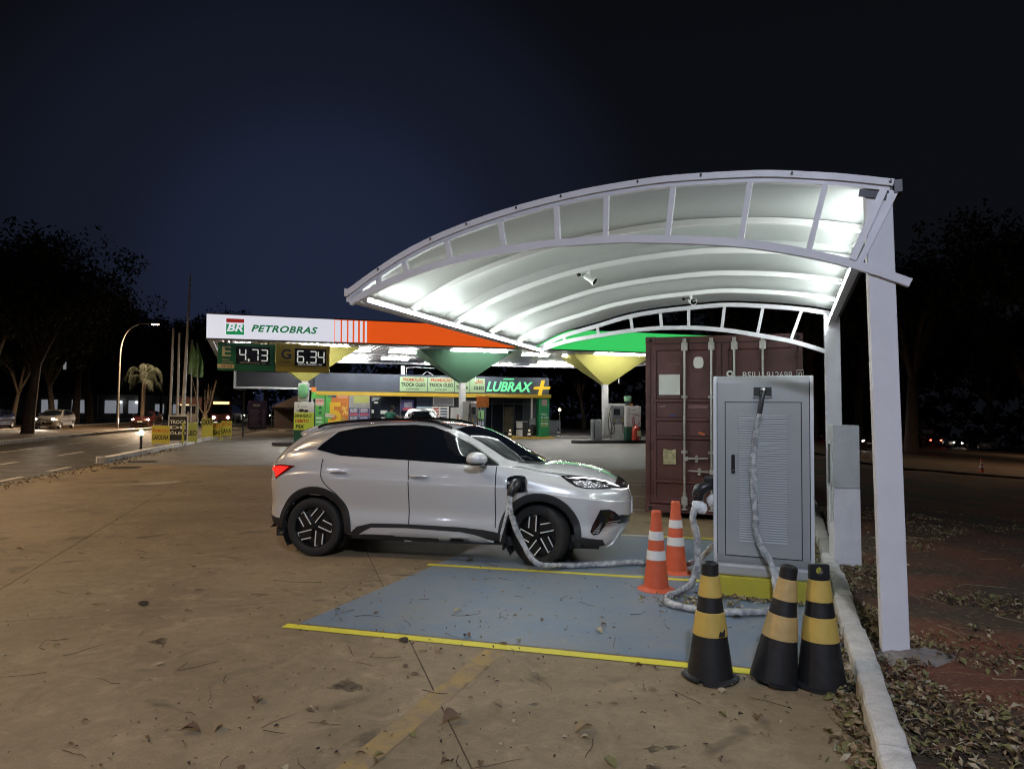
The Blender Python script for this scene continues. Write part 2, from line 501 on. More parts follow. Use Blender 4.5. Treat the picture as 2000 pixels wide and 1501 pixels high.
# --- verge of red earth behind the kerb, falling away to the right
def dirt_mat():
    m = bpy.data.materials.new('red_earth'); m.use_nodes = True
    nt = m.node_tree; n, l = nt.nodes, nt.links; b = n['Principled BSDF']; g = n.new('ShaderNodeNewGeometry')
    def nz(s, d, ds=0.):
        t = n.new('ShaderNodeTexNoise'); t.inputs['Scale'].default_value = s; t.inputs['Detail'].default_value = d
        t.inputs['Distortion'].default_value = ds; l.new(g.outputs['Position'], t.inputs['Vector']); return t.outputs['Fac']
    a = n.new('ShaderNodeMixRGB'); a.inputs[1].default_value = (.135, .046, .024, 1); a.inputs[2].default_value = (.055, .038, .022, 1)
    r = n.new('ShaderNodeMapRange'); r.inputs[1].default_value = .42; r.inputs[2].default_value = .58
    l.new(nz(.8, 5, .8), r.inputs[0]); l.new(r.outputs[0], a.inputs[0])
    c = n.new('ShaderNodeMixRGB'); c.inputs[2].default_value = (.16, .12, .06, 1); l.new(a.outputs[0], c.inputs[1])
    r2 = n.new('ShaderNodeMapRange'); r2.inputs[1].default_value = .56; r2.inputs[2].default_value = .66
    l.new(nz(22, 6), r2.inputs[0]); l.new(r2.outputs[0], c.inputs[0])
    l.new(c.outputs[0], b.inputs['Base Color']); b.inputs['Roughness'].default_value = .95
    bp = n.new('ShaderNodeBump'); bp.inputs['Strength'].default_value = .7; bp.inputs['Distance'].default_value = .03
    l.new(nz(35, 8), bp.inputs['Height']); l.new(bp.outputs[0], b.inputs['Normal'])
    return m
M_dirt = dirt_mat()
def verge_z(x, y):
    z = terrain(x, y)
    return z + .035*noise.noise(V(x*1.3, y*1.3, 0)) + .018*noise.noise(V(x*5, y*5, 3)) + .008*noise.noise(V(x*17, y*17, 3))
qs = list(np.arange(.10, 5, .08)) + list(np.geomspace(5, 230, 40))
ys = list(np.arange(-3, 1.5, .5)) + list(np.arange(1.5, 14, .09)) + list(np.geomspace(14, 240, 50))
b = MB(); nq = len(qs)
vs = [(kerb_x(y)+q, y, verge_z(kerb_x(y)+q, y)) for y in ys for q in qs]
fs = [(j*nq+i, j*nq+i+1, (j+1)*nq+i+1, (j+1)*nq+i) for j in range(len(ys)-1) for i in range(nq-1)]
tag(b.add(vs, fs).build('dirt_verge', M_dirt, smooth=True), kind='structure')

# --- cross road on the right, lower down
def drape(name, quad, m, nu, nv, dz):
    A, B, C_, D_ = [np.array(q, float) for q in quad]; b = MB(); vs = []
    for j in range(nv+1):
        for i in range(nu+1):
            u, v = i/nu, j/nv; p = (A*(1-u)+B*u)*(1-v)+(D_*(1-u)+C_*u)*v
            vs.append((p[0], p[1], terrain(p[0], p[1])+dz))
    fs = [(j*(nu+1)+i, j*(nu+1)+i+1, (j+1)*(nu+1)+i+1, (j+1)*(nu+1)+i) for j in range(nv) for i in range(nu)]
    return tag(b.add(vs, fs).build(name, m, smooth=True), kind='structure')
drape('road', [(7, 34.2), (46, 13.1), (150, 178), (22, 65)], mat('worn_asphalt', (.16, .115, .085), .6, var=.35, vscale=.6, bump=.3, bscale=60), 30, 30, .075)
drape('road_kerb', [(21.8, 64.9), (150.2, 177.4), (149.9, 178.2), (21.6, 65.5)], M_kerb, 40, 1, .32)

# --- avenue on the left: near carriageway, verge, far carriageway
nd = V(-.235, .972, 0)                      # direction of the avenue
def along(p, d0, d1, w0, w1, z, name, m, dirn=nd):
    s = V(-dirn.y, dirn.x, 0); p = V(*p, 0)
    return sheet(name, [(p+dirn*d0+s*w0)[:2], (p+dirn*d1+s*w0)[:2], (p+dirn*d1+s*w1)[:2], (p+dirn*d0+s*w1)[:2]], m, z)
M_verge = mat('dry_verge', (.085, .055, .03), .95, var=.5, vscale=1.2, bump=.8, bscale=12, coords='Object')
along((-11.5, 15.635), -40, 220, .0, 14.0, -.05, 'avenue', M_asph)
along((-24.6, 33.1), -60, 200, .0, 13.2, .05, 'avenue_verge', M_verge)
along((-38.7, 52.4), -70, 180, -.3, 12.0, -.01, 'avenue_far', M_asph)
along((-50.5, 55), -80, 180, 0, 120, .03, 'far_verge', M_verge)
M_line_far = mat('avenue_line', (.55, .52, .46), .7, var=.3, vscale=2)
avm = tag(thing('avenue_markings', None, None), kind='structure')
def dash(p, d0, d1, w): 
    s = V(-nd.y, nd.x, 0); p = V(*p, 0)
    sheet('lane_dash', [(p+nd*d0+s*-w/2)[:2], (p+nd*d1+s*-w/2)[:2], (p+nd*d1+s*w/2)[:2], (p+nd*d0+s*w/2)[:2]], M_line_far, -.042, avm)
for i in range(-3, 14): dash((-15.7, 21.0), i*6-1, i*6+1.6, .13)
for i in range(-2, 14): dash((-20.0, 27.0), i*7, i*7+3, .13)
for i in range(-4, 2): dash((-12.2, 16.4), i*3.1, i*3.1+1.5, .16)
# kerbs of the avenue
def kerb_line(name, pts, w, h, m, z0=-.06):
    b = MB(); pts = spline(pts, 6)
    return tag(b.sweep([V(p[0], p[1], z0 + h/2) for p in pts], w, h).build(name, m, bevel=.02), kind='structure')
kerb_line('verge_kerb', [(-14, -10), (-24.5, 33.2), (-31.1, 60), (-45, 118), (-60, 180)], .35, .2, M_kerb)
kerb_line('far_verge_kerb', [(-26, 0), (-38.6, 52.2), (-44, 75), (-60, 140)], .25, .17, M_kerb)
# traffic island with its white kerb, where the signs and flag poles stand
isl = [(-13.2, 22.7), (-14.2, 26.8), (-15.3, 31.5), (-16.5, 36.5), (-17.6, 41.2)]
islo = [(-17.9, 41.2), (-17.0, 36.6), (-16.6, 33.6), (-15.4, 28.5), (-14.0, 24.0)]
b = MB(); b.prism([p for p in isl] + islo, -.07, .05)
tag(b.build('traffic_island', M_verge), kind='structure')
kerb_line('island_kerb', [(-13.35, 22.5)] + isl, .28, .22, mat('white_kerb_far', (.72, .70, .66), .8, var=.35, vscale=3, bump=.4, bscale=20))
# drain covers in the yard by the island
for k, (x, y) in enumerate(((-12.0, 22.6), (-11.3, 20.3))):
    b = MB(); b.lathe([(0, .006), (.36, .006), (.36, 0), (.40, 0), (.40, .008), (.46, .004)], 24)
    o = b.build('drain_cover', mat('drain_iron', (.02, .018, .016), .7, bump=.6, bscale=30)); o.location = (x, y, .002)
    tag(o, ['dark round drain cover nearer the white island kerb end', 'dark round drain cover in the brown yard below the other cover'][k], 'drain cover', 'drain covers in the yard')

# ================================================================== CARPORT OVER THE CHARGING BAYS
M_wst = mat('white_painted_steel', (.70, .70, .74), .38, var=.08, vscale=3, bump=.03, bscale=15, rvar=.08)
M_sheet = mat('roof_sheet', (.78, .82, .80), .5, var=.05, vscale=1.5)
_n, _l = M_sheet.node_tree.nodes, M_sheet.node_tree.links      # milky sheet: lets some light through
_tr = _n.new('ShaderNodeBsdfTranslucent'); _tr.inputs['Color'].default_value = (.80, .84, .82, 1)
_mx = _n.new('ShaderNodeMixShader'); _mx.inputs[0].default_value = .52
_l.new(_n['Principled BSDF'].outputs[0], _mx.inputs[1]); _l.new(_tr.outputs[0], _mx.inputs[2]); _l.new(_mx.outputs[0], _n['Material Output'].inputs['Surface'])
M_dark = mat('dark_plastic', (.012, .012, .014), .35)
M_gut = mat('gutter_steel', (.05, .05, .055), .45, metal=.6, var=.3, vscale=5)
M_led = glow('led_strip_light', (.93, 1.0, .97), 140)
M_led2 = glow('led_strip_light_wall', (.93, 1.0, .97), 115)
M_rib = mat('rib_white', (.86, .87, .87), .4)
cpL = V(-1.509, 6.2, 0); cpR = V(2.704, 4.876, 0); cpD = V(1.86, 4.84, 0); cpA = (cpR - cpL).normalized()
up_f = pchip({0: 2.758, .331: 2.96, .629: 3.116, .967: 3.247, 1.477: 3.386, 1.942: 3.473, 2.365: 3.525, 2.868: 3.553, 3.437: 3.536, 3.971: 3.47, 4.47: 3.37})
up_b = pchip({0: 2.745, .474: 2.966, 1.021: 3.113, 1.537: 3.248, 1.985: 3.311, 2.401: 3.343, 2.915: 3.37, 3.449: 3.333, 3.966: 3.269, 4.47: 3.17})
lo_f = pchip({0: 2.69, .333: 2.835, .632: 2.935, 1.018: 3.025, 1.503: 3.095, 2.008: 3.125, 2.366: 3.125, 2.868: 3.092, 3.398: 3.028, 3.863: 2.922, 4.268: 2.786, 4.52: 2.675})
lo_b = pchip({0: 2.70, .516: 2.86, 1.045: 2.944, 1.561: 3.01, 2.023: 3.035, 2.401: 3.030, 2.877: 2.985, 3.376: 2.894, 3.861: 2.786, 4.31: 2.63, 4.40: 2.60})
carport = thing('carport', 'white arched steel carport with lit underside over the charging bays', 'carport', (2.704, 4.876, 0))
def cp(s, k, z): return cpL + cpA*s + cpD*k + V(0, 0, z) - V(2.704, 4.876, 0)
def up(s, k): return up_f(s)*(1-k) + up_b(s)*k - .035
def lo(s, k): return lo_f(s)*(1-k) + lo_b(s)*k - .018
SS = list(np.linspace(.04, 4.40, 40))
dn = cpD.normalized()
# roof sheet in three panels, lapped at seams
for i in range(3):
    k0_, k1_ = i/3, (i+1)/3
    b = MB(); vs = []; fs = []; K = [k0_+.002, (k0_+k1_)/2, k1_+(.008 if i < 2 else -.002)]
    for k in K: vs += [cp(s, k, up(s, k)+.032+.014*i) for s in SS]
    n = len(SS)
    for j in range(2): fs += [(j*n+a, j*n+a+1, (j+1)*n+a+1, (j+1)*n+a) for a in range(n-1)]
    o = b.add(vs, fs).build('roof_panel', M_sheet, carport, smooth=True)
    sm = o.modifiers.new('thick', 'SOLIDIFY'); sm.thickness = .003; sm.offset = 0
# arches: end trusses and four ribs between
def arch(k, fn, w, h, s0=.05, s1=4.40, name='arch', dz=0., nn=48):
    b = MB(); b.sweep([cp(s, k, fn(s, k)+dz) for s in np.linspace(s0, s1, nn)], w, h)
    return b.build(name, M_rib if name == 'rib' else M_wst, carport, smooth=40)
arch(0, up, .045, .06, name='upper_chord'); arch(0, lo, .045, .06, .05, 4.52, name='lower_chord')
arch(1, up, .045, .06, name='upper_chord'); arch(1, lo, .045, .06, .05, 4.33, name='lower_chord')
# pressed trim along the front edge with its screws
b = MB(); b.sweep([cp(s, -.006, up(s, 0)+.03) for s in np.linspace(.02, 4.42, 48)], .014, .05); b.build('edge_trim', M_wst, carport, smooth=40)
for s in (.35, .85, 1.18, 1.62, 2.0, 2.62, 3.1, 3.75, 4.4):
    b = MB(); p = cp(s, -.0088, up(s, 0)+.036); b.cyl(p, p - dn*.008, .009, n=8); b.build('screw', M_dark, carport)
for k in (.2, .4, .6, .8): arch(k, up, .05, .055, name='rib', dz=-.004)
# struts of the end trusses
for sa, sb in ((.332, .338), (.581, .607), (.981, 1.018), (1.468, 1.503), (1.951, 1.965), (2.365, 2.358), (2.888, 2.845), (3.455, 3.388), (3.977, 3.863), (4.43, 4.20)):
    b = MB(); b.bar(cp(sa, 0, up(sa, 0)-.03), cp(sb, 0, lo(sb, 0)+.03), .042, .04, up=dn); b.build('strut', M_wst, carport)
for sa, sb in ((.49, .50), (1.02, 1.04), (1.537, 1.56), (1.985, 2.0), (2.40, 2.40), (2.915, 2.877), (3.449, 3.376), (3.966, 3.83)):
    b = MB(); b.bar(cp(sa, 1, up(sa, 1)-.03), cp(sb, 1, lo(sb, 1)+.03), .042, .04, up=dn); b.build('strut', M_wst, carport)
# beams along both edges, with the strips of light on them
def edge(s, dz, w, h, name, m, ka=0., kb=1., ds=0.):
    b = MB(); b.sweep([cp(s+ds, k, up(s, k)+dz) for k in np.linspace(ka, kb, 6)], w, h)
    return b.build(name, m, carport)
edge(0.07, -.03, .10, .075, 'eave_beam', M_wst, -.004, 1.004)
edge(0.05, .03, .02, .07, 'eave_trim', M_wst, -.006, 1.006, -.035)
edge(4.30, -.06, .07, .11, 'wall_beam', M_wst, 0, 1.0, .08)
edge(0.145, -.085, .030, .034, 'light_channel', M_wst, .02, .985, .0)
edge(0.145, -.085, .004, .030, 'light_strip', M_led, .021, .984, .0175)
edge(4.30, -.15, .026, .038, 'light_channel', M_wst, .02, .985, .02)
edge(4.30, -.15, .004, .034, 'light_strip', M_led2, .021, .984, .0045)
edge(4.40, .0, .05, .09, 'gutter', M_gut, -.006, 1.006, .05)
# posts: they lean in slightly
def post(base, top, w, d, name='post'):
    b = MB(); base, top = Vector(base)-V(2.704, 4.876, 0), Vector(top)-V(2.704, 4.876, 0)
    b.bar(base, top, w, d, up=cpA)
    return b.build(name, M_wst, carport, bevel=.006)
post((2.71, 4.93, .0), (2.635, 4.95, 3.36), .10, .175)
post((4.53+.04, 9.78, -.15), (4.515, 9.74, 3.17), .10, .205)
b = MB(); b.bar(cp(4.36, -.002, 3.34), cp(4.15, -.002, 2.84), .05, .045, up=dn); b.build('corner_brace', M_wst, carport)
b = MB(); b.bar(cp(4.20, -.001, up(4.2, 0)-.065), cp(4.38, -.001, up(4.38, 0)-.065), .02, .05, up=(0, 0, 1)); b.build('gusset', M_gut, carport)
# lump of concrete cast round the foot of the near post
b = MB(); vs = []; fs = []; nr, na = 7, 30
for j in range(nr+1):
    r = .27*j/nr
    for i in range(na):
        a = 2*math.pi*i/na; rr = r*(1+.22*math.sin(2*a+1)+.12*math.sin(5*a))
        z = .075*(1-(j/nr)**2.2)+.035*noise.noise(V(rr*math.cos(a)*14, rr*math.sin(a)*14, 2))-.02
        vs.append(V(rr*math.cos(a)*1.05+.10, rr*math.sin(a)*.8-.02, z+.045))
for j in range(nr):
    for i in range(na): fs.append((j*na+i, j*na+(i+1) % na, (j+1)*na+(i+1) % na, (j+1)*na+i))
o = b.add(vs, fs).build('footing', concrete_mat('rough_footing', (.30, .27, .24), (.15, .13, .12), (.40, .37, .33), .9), carport, smooth=True)

# ------------------------------------------------------------------ two cameras under the roof
M_cam = mat('camera_white', (.75, .76, .76), .3)
def sec_camera(s, k, aim, label):
    base = cp(s, k, up(s, k)-.03) + V(2.704, 4.876, 0)
    t = thing('security_camera', label, 'camera', base, 0, 'cameras under the carport roof')
    b = MB(); b.cyl((0, 0, 0), (0, 0, -.05), .022, .018, 12); b.sphere((0, 0, -.06), .02); b.build('bracket', M_cam, t, smooth=40)
    d = Vector(aim).normalized(); p = V(0, 0, -.075)
    Mx = Matrix.Translation(p) @ d.to_track_quat('Z', 'Y').to_matrix().to_4x4()
    b = MB(); b.lathe([(0, -.05), (.028, -.05), (.034, -.03), (.036, .05), (.046, .075), (.050, .10), (.043, .10), (.040, .088), (0, .088)], 20, Mx); b.build('housing', M_cam, t, smooth=40)
    b = MB(); b.lathe([(0, .094), (.038, .094), (.034, .098), (.0, .0985)], 20, Mx); b.build('lens', mat('lens_black', (.004, .004, .005), .06), t, smooth=True)
    b = MB(); b.sphere(p - d*.02 + V(-.09, 0, .02), (.026, .022, .02)); b.tube([p+V(-.07, 0, .025), p+V(-.03, 0, .04), p], .007, 6); b.build('cable_joint', M_dark, t, smooth=True)
    b = MB(); b.tube([Mx @ V(.02, .02, .05), Mx @ V(.03, .035, .1), Mx @ V(.03, .04, .13)], .004, 5); b.build('antenna', M_cam, t)
sec_camera(1.68, .4, (.75, -.45, -.55), 'white camera hanging under the middle of the carport roof, aimed right')
sec_camera(2.55, .8, (.1, -.9, -.25), 'white camera near the back truss of the carport, lens toward the viewer')

# ================================================================== CHARGING CABINET
M_cab = mat('cabinet_grey', (.345, .358, .366), .42, var=.05, vscale=4, bump=.06, bscale=160, rvar=.06)
M_trim = mat('cabinet_trim', (.66, .67, .70), .35, var=.05, vscale=4)
M_blk = mat('gap_black', (.006, .006, .007), .7)
M_slat = mat('slat_grey', (.62, .65, .67), .38, var=.05, vscale=4)
ca = math.atan2(-.352, .936)
cab = thing('charging_cabinet', 'tall grey electric car charger with louvred door on yellow plinth', 'charger', (1.973, 6.768, .175), ca)
# local: x to the right, y away from the viewer, z up from the plinth
CW, CD = .90, .70
b = MB(); b.box(.012, CW-.012, -.012, CD-.03, 0, .115); b.build('base_skirt', M_cab, cab, bevel=.025)
prof = [(0.06, .10), (.03, .115), (.006, .16), (0, .22), (0, 1.84), (.006, 1.885), (.03, 1.912), (.07, 1.92), (CD, 1.92), (CD, .10)]
b = MB(); b.prism([(y, z) for y, z in prof], .022, CW-.022, Matrix(((0, 0, 1, 0), (1, 0, 0, 0), (0, 1, 0, 0), (0, 0, 0, 1))))
b.build('housing', M_cab, cab, smooth=35)
for x0, x1 in ((0, .030), (CW-.030, CW)):
    b = MB(); pr2 = [(y-.012 if y < .1 else y, z) for y, z in prof]
    b.prism(pr2, x0, x1, Matrix(((0, 0, 1, 0), (1, 0, 0, 0), (0, 1, 0, 0), (0, 0, 0, 1)))); b.build('side_trim', M_trim, cab, smooth=35)
for x in (.0345, CW-.0345-.0):
    b = MB(); b.box(x-.0025, x+.0025, -.003, .02, .2, 1.86); b.build('trim_seam', M_blk, cab)
# door with its shadow gap, handle and louvres
dx0, dx1, dz0, dz1 = .115, .79, .20, 1.66
b = MB()
for q in ((dx0-.008, dx0, dz0-.008, dz1+.008), (dx1, dx1+.008, dz0-.008, dz1+.008), (dx0, dx1, dz0-.008, dz0), (dx0, dx1, dz1, dz1+.008)):
    b.box(q[0], q[1], -.0025, .01, q[2], q[3])
b.build('door_gap', M_blk, cab)
lx0, lx1, lz0, lz1 = .235, .67, .335, 1.545
door = MB()
for q in ((dx0, lx0, dz0, dz1), (lx1, dx1, dz0, dz1), (lx0, lx1, dz0, lz0), (lx0, lx1, lz1, dz1)):
    door.box(q[0], q[1], -.006, .01, q[2], q[3])
door = door.build('door', M_cab, cab)
b = MB(); b.box(lx0-.002, lx1+.002, .004, .008, lz0-.002, lz1+.002); b.build('louvre_backing', M_blk, door)
b = MB(); b.prism([(.002, 0), (-.012, .0005), (-.012, .0092), (.002, .0098)], lx0, lx1, Matrix(((0, 0, 1, 0), (1, 0, 0, 0), (0, 1, 0, 0), (0, 0, 0, 1))))
sl = b.build('slat', M_slat, door); sl.location.z = lz0
for i in range(1, 52):
    c = sl.copy(); col.objects.link(c); c.parent = door; c.location = (0, 0, lz0+.002 + i*(lz1-lz0-.014)/51)
b = MB(); b.box(.168, .200, -.024, -.004, .98, 1.16); h_ = b.build('door_handle', M_dark, door, bevel=.006)
b = MB(); b.cyl((.184, -.027, 1.01), (.184, -.022, 1.01), .008, n=12); b.build('lock', mat('lock_steel', (.4, .4, .42), .3, metal=1), h_)
# recessed cable outlet
b = MB(); b.box(.372, .535, -.004, .004, 1.715, 1.808); b.build('outlet_recess', mat('outlet_black', (.02, .02, .022), .5), cab)
b = MB(); b.prism([(0, 1.70), (-.016, 1.712), (-.016, 1.718), (0, 1.722)], .368, .54, Matrix(((0, 0, 1, 0), (1, 0, 0, 0), (0, 1, 0, 0), (0, 0, 0, 1)))); b.build('outlet_lip', M_cab, cab)
b = MB(); b.lathe([(.014, 0), (.034, 0), (.034, .02), (.026, .03), (.026, .05), (.018, .055)], 18, Matrix.Translation((.455, -.002, 1.775)) @ Matrix.Rotation(R(110), 4, 'X')); b.build('cable_gland', mat('gland_chrome', (.55, .55, .56), .18, metal=1), cab, smooth=40)
# holster on the left side for the connector
b = MB(); b.box(-.10, .0, .06, .20, .80, .93); b.build('connector_holster', M_dark, cab, bevel=.02)

# plinth of painted concrete
M_ply = worn_paint('plinth_yellow', (.52, .47, .035), (.22, .19, .05), keep=.62, soft=.1, scale=6., rough=.7, dirt=.55)
pl_ = thing('concrete_plinth', 'low yellow painted concrete plinth under the charger', 'plinth', (2.0-.02, 6.69, 0), ca)
b = rough_block([(0, 0), (0, .165), (.015, .175), (.93, .175), (.985, .17), (.99, 0)], .95, 14, .006, 3)
b.build('plinth_block', M_ply, pl_, smooth=40)

# ================================================================== CABLES IN PLASTIC WRAP
def wrap_mat():
    m = bpy.data.materials.new('plastic_wrap'); m.use_nodes = True
    nt = m.node_tree; n, l = nt.nodes, nt.links; b = n['Principled BSDF']
    tc = n.new('ShaderNodeTexCoord')
    t = n.new('ShaderNodeTexNoise'); t.inputs['Scale'].default_value = 16; t.inputs['Detail'].default_value = 2; t.inputs['Distortion'].default_value = .6
    l.new(tc.outputs['Object'], t.inputs['Vector'])
    r = n.new('ShaderNodeMapRange'); r.inputs[1].default_value = .40; r.inputs[2].default_value = .68; r.inputs[3].default_value = .32; r.inputs[4].default_value = .66
    l.new(t.outputs['Fac'], r.inputs[0]); l.new(r.outputs[0], b.inputs['Alpha'])
    b.inputs['Base Color'].default_value = (.80, .82, .84, 1); b.inputs['Roughness'].default_value = .16
    bp = n.new('ShaderNodeBump'); bp.inputs['Strength'].default_value = .8; bp.inputs['Distance'].default_value = .02
    l.new(t.outputs['Fac'], bp.inputs['Height']); l.new(bp.outputs[0], b.inputs['Normal'])
    return m
M_wrap = wrap_mat()
M_wrapw = mat('bunched_plastic', (.80, .81, .82), .3, var=.2, vscale=20, bump=.7, bscale=25)
M_cabl = mat('cable_rubber', (.022, .025, .03), .45)
def wrapped_cable(name, label, pts, r, wrap_from, seed, loc):
    t = thing(name, label, 'cable', loc)
    L0 = Vector(loc)
    P = [Vector(p) for p in spline(pts, 14)]
    b = MB(); b.tube([p-L0 for p in P], r, 10); b.build('cable', M_cabl, t, smooth=True)
    W = P[wrap_from:]; vs = []; fs = []; n = 14; s = None
    # resample finely and crumple the loose sleeve
    Q = []
    for a, c in zip(W[:-1], W[1:]):
        k = max(1, int((c-a).length/.012)); Q += [a.lerp(c, j/k) for j in range(k)]
    Q.append(W[-1])
    for i, p in enumerate(Q):
        d = (Q[min(i+1, len(Q)-1)]-Q[max(i-1, 0)]).normalized()
        if s is None: s = d.cross(V(1, .3, .1)).normalized()
        s = (s-d*s.dot(d)).normalized(); u = d.cross(s)
        for k in range(n):
            a = 2*math.pi*k/n; dr = s*math.cos(a)+u*math.sin(a)
            g = noise.noise(V(i*.09+seed, math.cos(a)*1.2, math.sin(a)*1.2)) + .5*noise.noise(V(i*.35+seed, math.cos(a)*2.5, math.sin(a)*2.5))
            q = p-L0 + dr*(r*1.14 + max(-.1, g+.25)*r*.55)
            if q.z+L0.z < .012: q.z = .012-L0.z
            vs.append(q)
    for i in range(len(Q)-1):
        for k in range(n): fs.append((i*n+k, i*n+(k+1) % n, (i+1)*n+(k+1) % n, (i+1)*n+k))
    b = MB(); b.add(vs, fs).build('plastic_sleeve', M_wrap, t, smooth=True)
    return t
cM = Matrix.Translation(cab.location) @ Matrix.Rotation(ca, 4, 'Z')
def cl(x, y, z): return tuple(cM @ V(x, y, z))
hang = [cl(.455, -.03, 1.765), cl(.448, -.075, 1.70), cl(.43, -.085, 1.58), cl(.40, -.065, 1.40), cl(.372, -.055, 1.15), cl(.365, -.055, .9), cl(.385, -.055, .62), cl(.405, -.06, .38),
        (2.43, 6.47, .30), (2.42, 6.36, .14), (2.35, 6.18, .045), (2.22, 6.02, .035), (2.0, 5.96, .035), (1.75, 6.00, .035), (1.50, 6.12, .035), (1.405, 6.30, .035), (1.50, 6.52, .035),
        (1.68, 6.72, .045), (1.80, 6.84, .12), (1.845, 6.87, .30), (1.84, 6.88, .52), (1.80, 6.88, .72), cl(-.155, .08, .635)]
hc = wrapped_cable('charging_cable', 'thick charging cable in plastic wrap looping from the cabinet front to the ground', hang, .024, 30, 3.3, (2.22, 6.02, 0))
def connector(t, c, d_up, loc0):
    """gun-shaped black connector head: grip, body, trigger rib"""
    c = Vector(c)-Vector(loc0)
    return c
L0 = V(2.22, 6.02, 0)
g0 = V(*cl(-.155, .08, .66)) - L0; g1 = V(*cl(-.03, .12, .86)) - L0; ex = V(.936, -.352, 0)
b = MB(); b.tube([g0+V(0, 0, .02), g0+V(0, 0, .09), g0+ex*.02+V(0, 0, .14), g0+ex*.07+V(0, 0, .165), g1+V(0, 0, -.01)], [.045, .062, .066, .055, .05], 14)
cn = b.build('connector', M_dark, hc, smooth=50)
for k in (-1, 1):
    b = MB(); q = g0+ex*(.012*k-.01)+V(0, -.055, .10); b.bar(q+V(-.03, -.008, -.03), q+V(.015, -.008, .05), .007, .007); b.build('chrome_rib', mat('rib_chrome', (.7, .7, .7), .15, metal=1), cn)
b = MB(); b.sphere(g0+V(0, 0, -.015), (.062, .06, .065), 18, 12); b.sphere(g0+ex*.045+V(0, 0, -.04), (.045, .05, .06), 16, 10)
o = b.build('plastic_bag', M_wrapw, hc, smooth=True)
b = MB(); b.sphere(g0+ex*.145+V(0, .0, .045), (.065, .05, .055), 16, 10); o = b.build('plastic_bag', M_wrapw, hc, smooth=True)
for o in [q for q in hc.children if q.name.startswith('plastic_bag')]:
    for v in o.data.vertices: v.co += noise.noise_vector(v.co*22)*.016

# ================================================================== TRAFFIC CONES
def cone(name, label, loc, H_, r0, r1, rb, bands, mbody, mband, mtop, group, tilt=(0, 0), square=False, torn=0., hole=False, rz=0.):
    t = thing(name, label, 'cone', loc, rz, group)
    t.rotation_euler = (Matrix.Rotation(tilt[0], 3, 'X') @ Matrix.Rotation(tilt[1], 3, 'Y') @ Matrix.Rotation(rz, 3, 'Z')).to_euler()
    def rad(z): return r0 + (r1-r0)*(z/H_)
    n = 40
    # flange, with a piece torn away where torn > 0
    b = MB(); prof = [(r0-.004, .030), (r0+.006, .022), (r0+.02, .013), (rb-.006, .010), (rb, .005), (rb, 0), (r0, 0)]
    vs = []; fs = []; m_ = len(prof)
    for k in range(n+1):
        a = 2*math.pi*k/n*(1-torn)+rz; lift = .018*abs(math.sin(a*1.5+1)) if torn else 0
        vs += [V(r*math.cos(a), r*math.sin(a), z + (lift*(r-r0)/(rb-r0) if r > r0 else 0)) for r, z in prof]
    for k in range(n):
        for i in range(m_-1): fs.append((k*m_+i, (k+1)*m_+i, (k+1)*m_+i+1, k*m_+i+1))
    b.add(vs, fs).build('base', mbody, t, smooth=40)
    # body in rings; bands are sleeves of their own
    b = MB(); ring = [(rad(z)+(.002 if i % 2 else 0), z) for i, z in enumerate(np.linspace(.02, H_-.05, 14))]
    b.lathe([(rad(z), z) for z in np.linspace(.012, H_-.09, 20)], n); b.build('body', mbody, t, smooth=True)
    for z0, z1 in bands:
        b = MB(); b.lathe([(rad(z0)+.0005, z0)] + [(rad(z)+.004, z) for z in np.linspace(z0+.002, z1-.002, 6)] + [(rad(z1)+.0005, z1)], n)
        b.build('reflective_band', mband, t, smooth=40)
    zt = H_-.09
    if hole:   # flat eyelet top
        b = MB(); w = rad(zt)*1.02; sh = []
        outer = [(-w, zt-.004), (-w, H_-.004), (-w*.8, H_), (w*.8, H_), (w, H_-.004), (w, zt-.004)]
        m_in = [(.024*math.cos(a), zt+.050+.024*math.sin(a)) for a in np.linspace(0, 2*math.pi, 16, endpoint=False)]
        bm = bmesh.new()
        for y in (-.016, .016):
            ov = [bm.verts.new((x, y, z)) for x, z in outer]; iv = [bm.verts.new((x, y, z)) for x, z in m_in]
            ed = [bm.edges.new((q[i], q[(i+1) % len(q)])) for q in (ov, iv) for i in range(len(q))]
            bmesh.ops.triangle_fill(bm, edges=ed, use_beauty=True)
        bm.verts.ensure_lookup_table(); nO, nI = len(outer), len(m_in); h2 = nO+nI
        for s0, cnt in ((0, nO), (nO, nI)):
            for i in range(cnt):
                j = (i+1) % cnt
                bm.faces.new((bm.verts[s0+i], bm.verts[s0+j], bm.verts[h2+s0+j], bm.verts[h2+s0+i]))
        bmesh.ops.recalc_face_normals(bm, faces=bm.faces)
        me = bpy.data.meshes.new('eyelet'); bm.to_mesh(me); bm.free(); me.materials.append(mtop)
        o = bpy.data.objects.new('eyelet', me); col.objects.link(o); o.parent = t; o.rotation_euler = (0, 0, -rz)
    else:
        b = MB(); b.lathe([(rad(zt), zt-.002), (rad(zt)*.98, H_-.012), (rad(H_)*.95, H_), (rad(H_)*.65, H_), (rad(H_)*.6, H_-.03)], n); b.build('neck', mtop, t, smooth=40)
    return t
M_or = mat('cone_orange', (.60, .11, .045), .5, var=.12, vscale=6, bump=.08, bscale=30, rvar=.1)
M_band = mat('band_white', (.72, .72, .70), .35, var=.12, vscale=9)
M_ck = mat('cone_black', (.014, .014, .015), .55, var=.4, vscale=9, bump=.12, bscale=25, rvar=.12)
M_by = mat('band_yellow', (.60, .42, .10), .45, var=.15, vscale=7, bump=.15, bscale=14)
M_by2 = mat('band_faded_yellow', (.55, .38, .15), .5, var=.25, vscale=6, bump=.2, bscale=14)
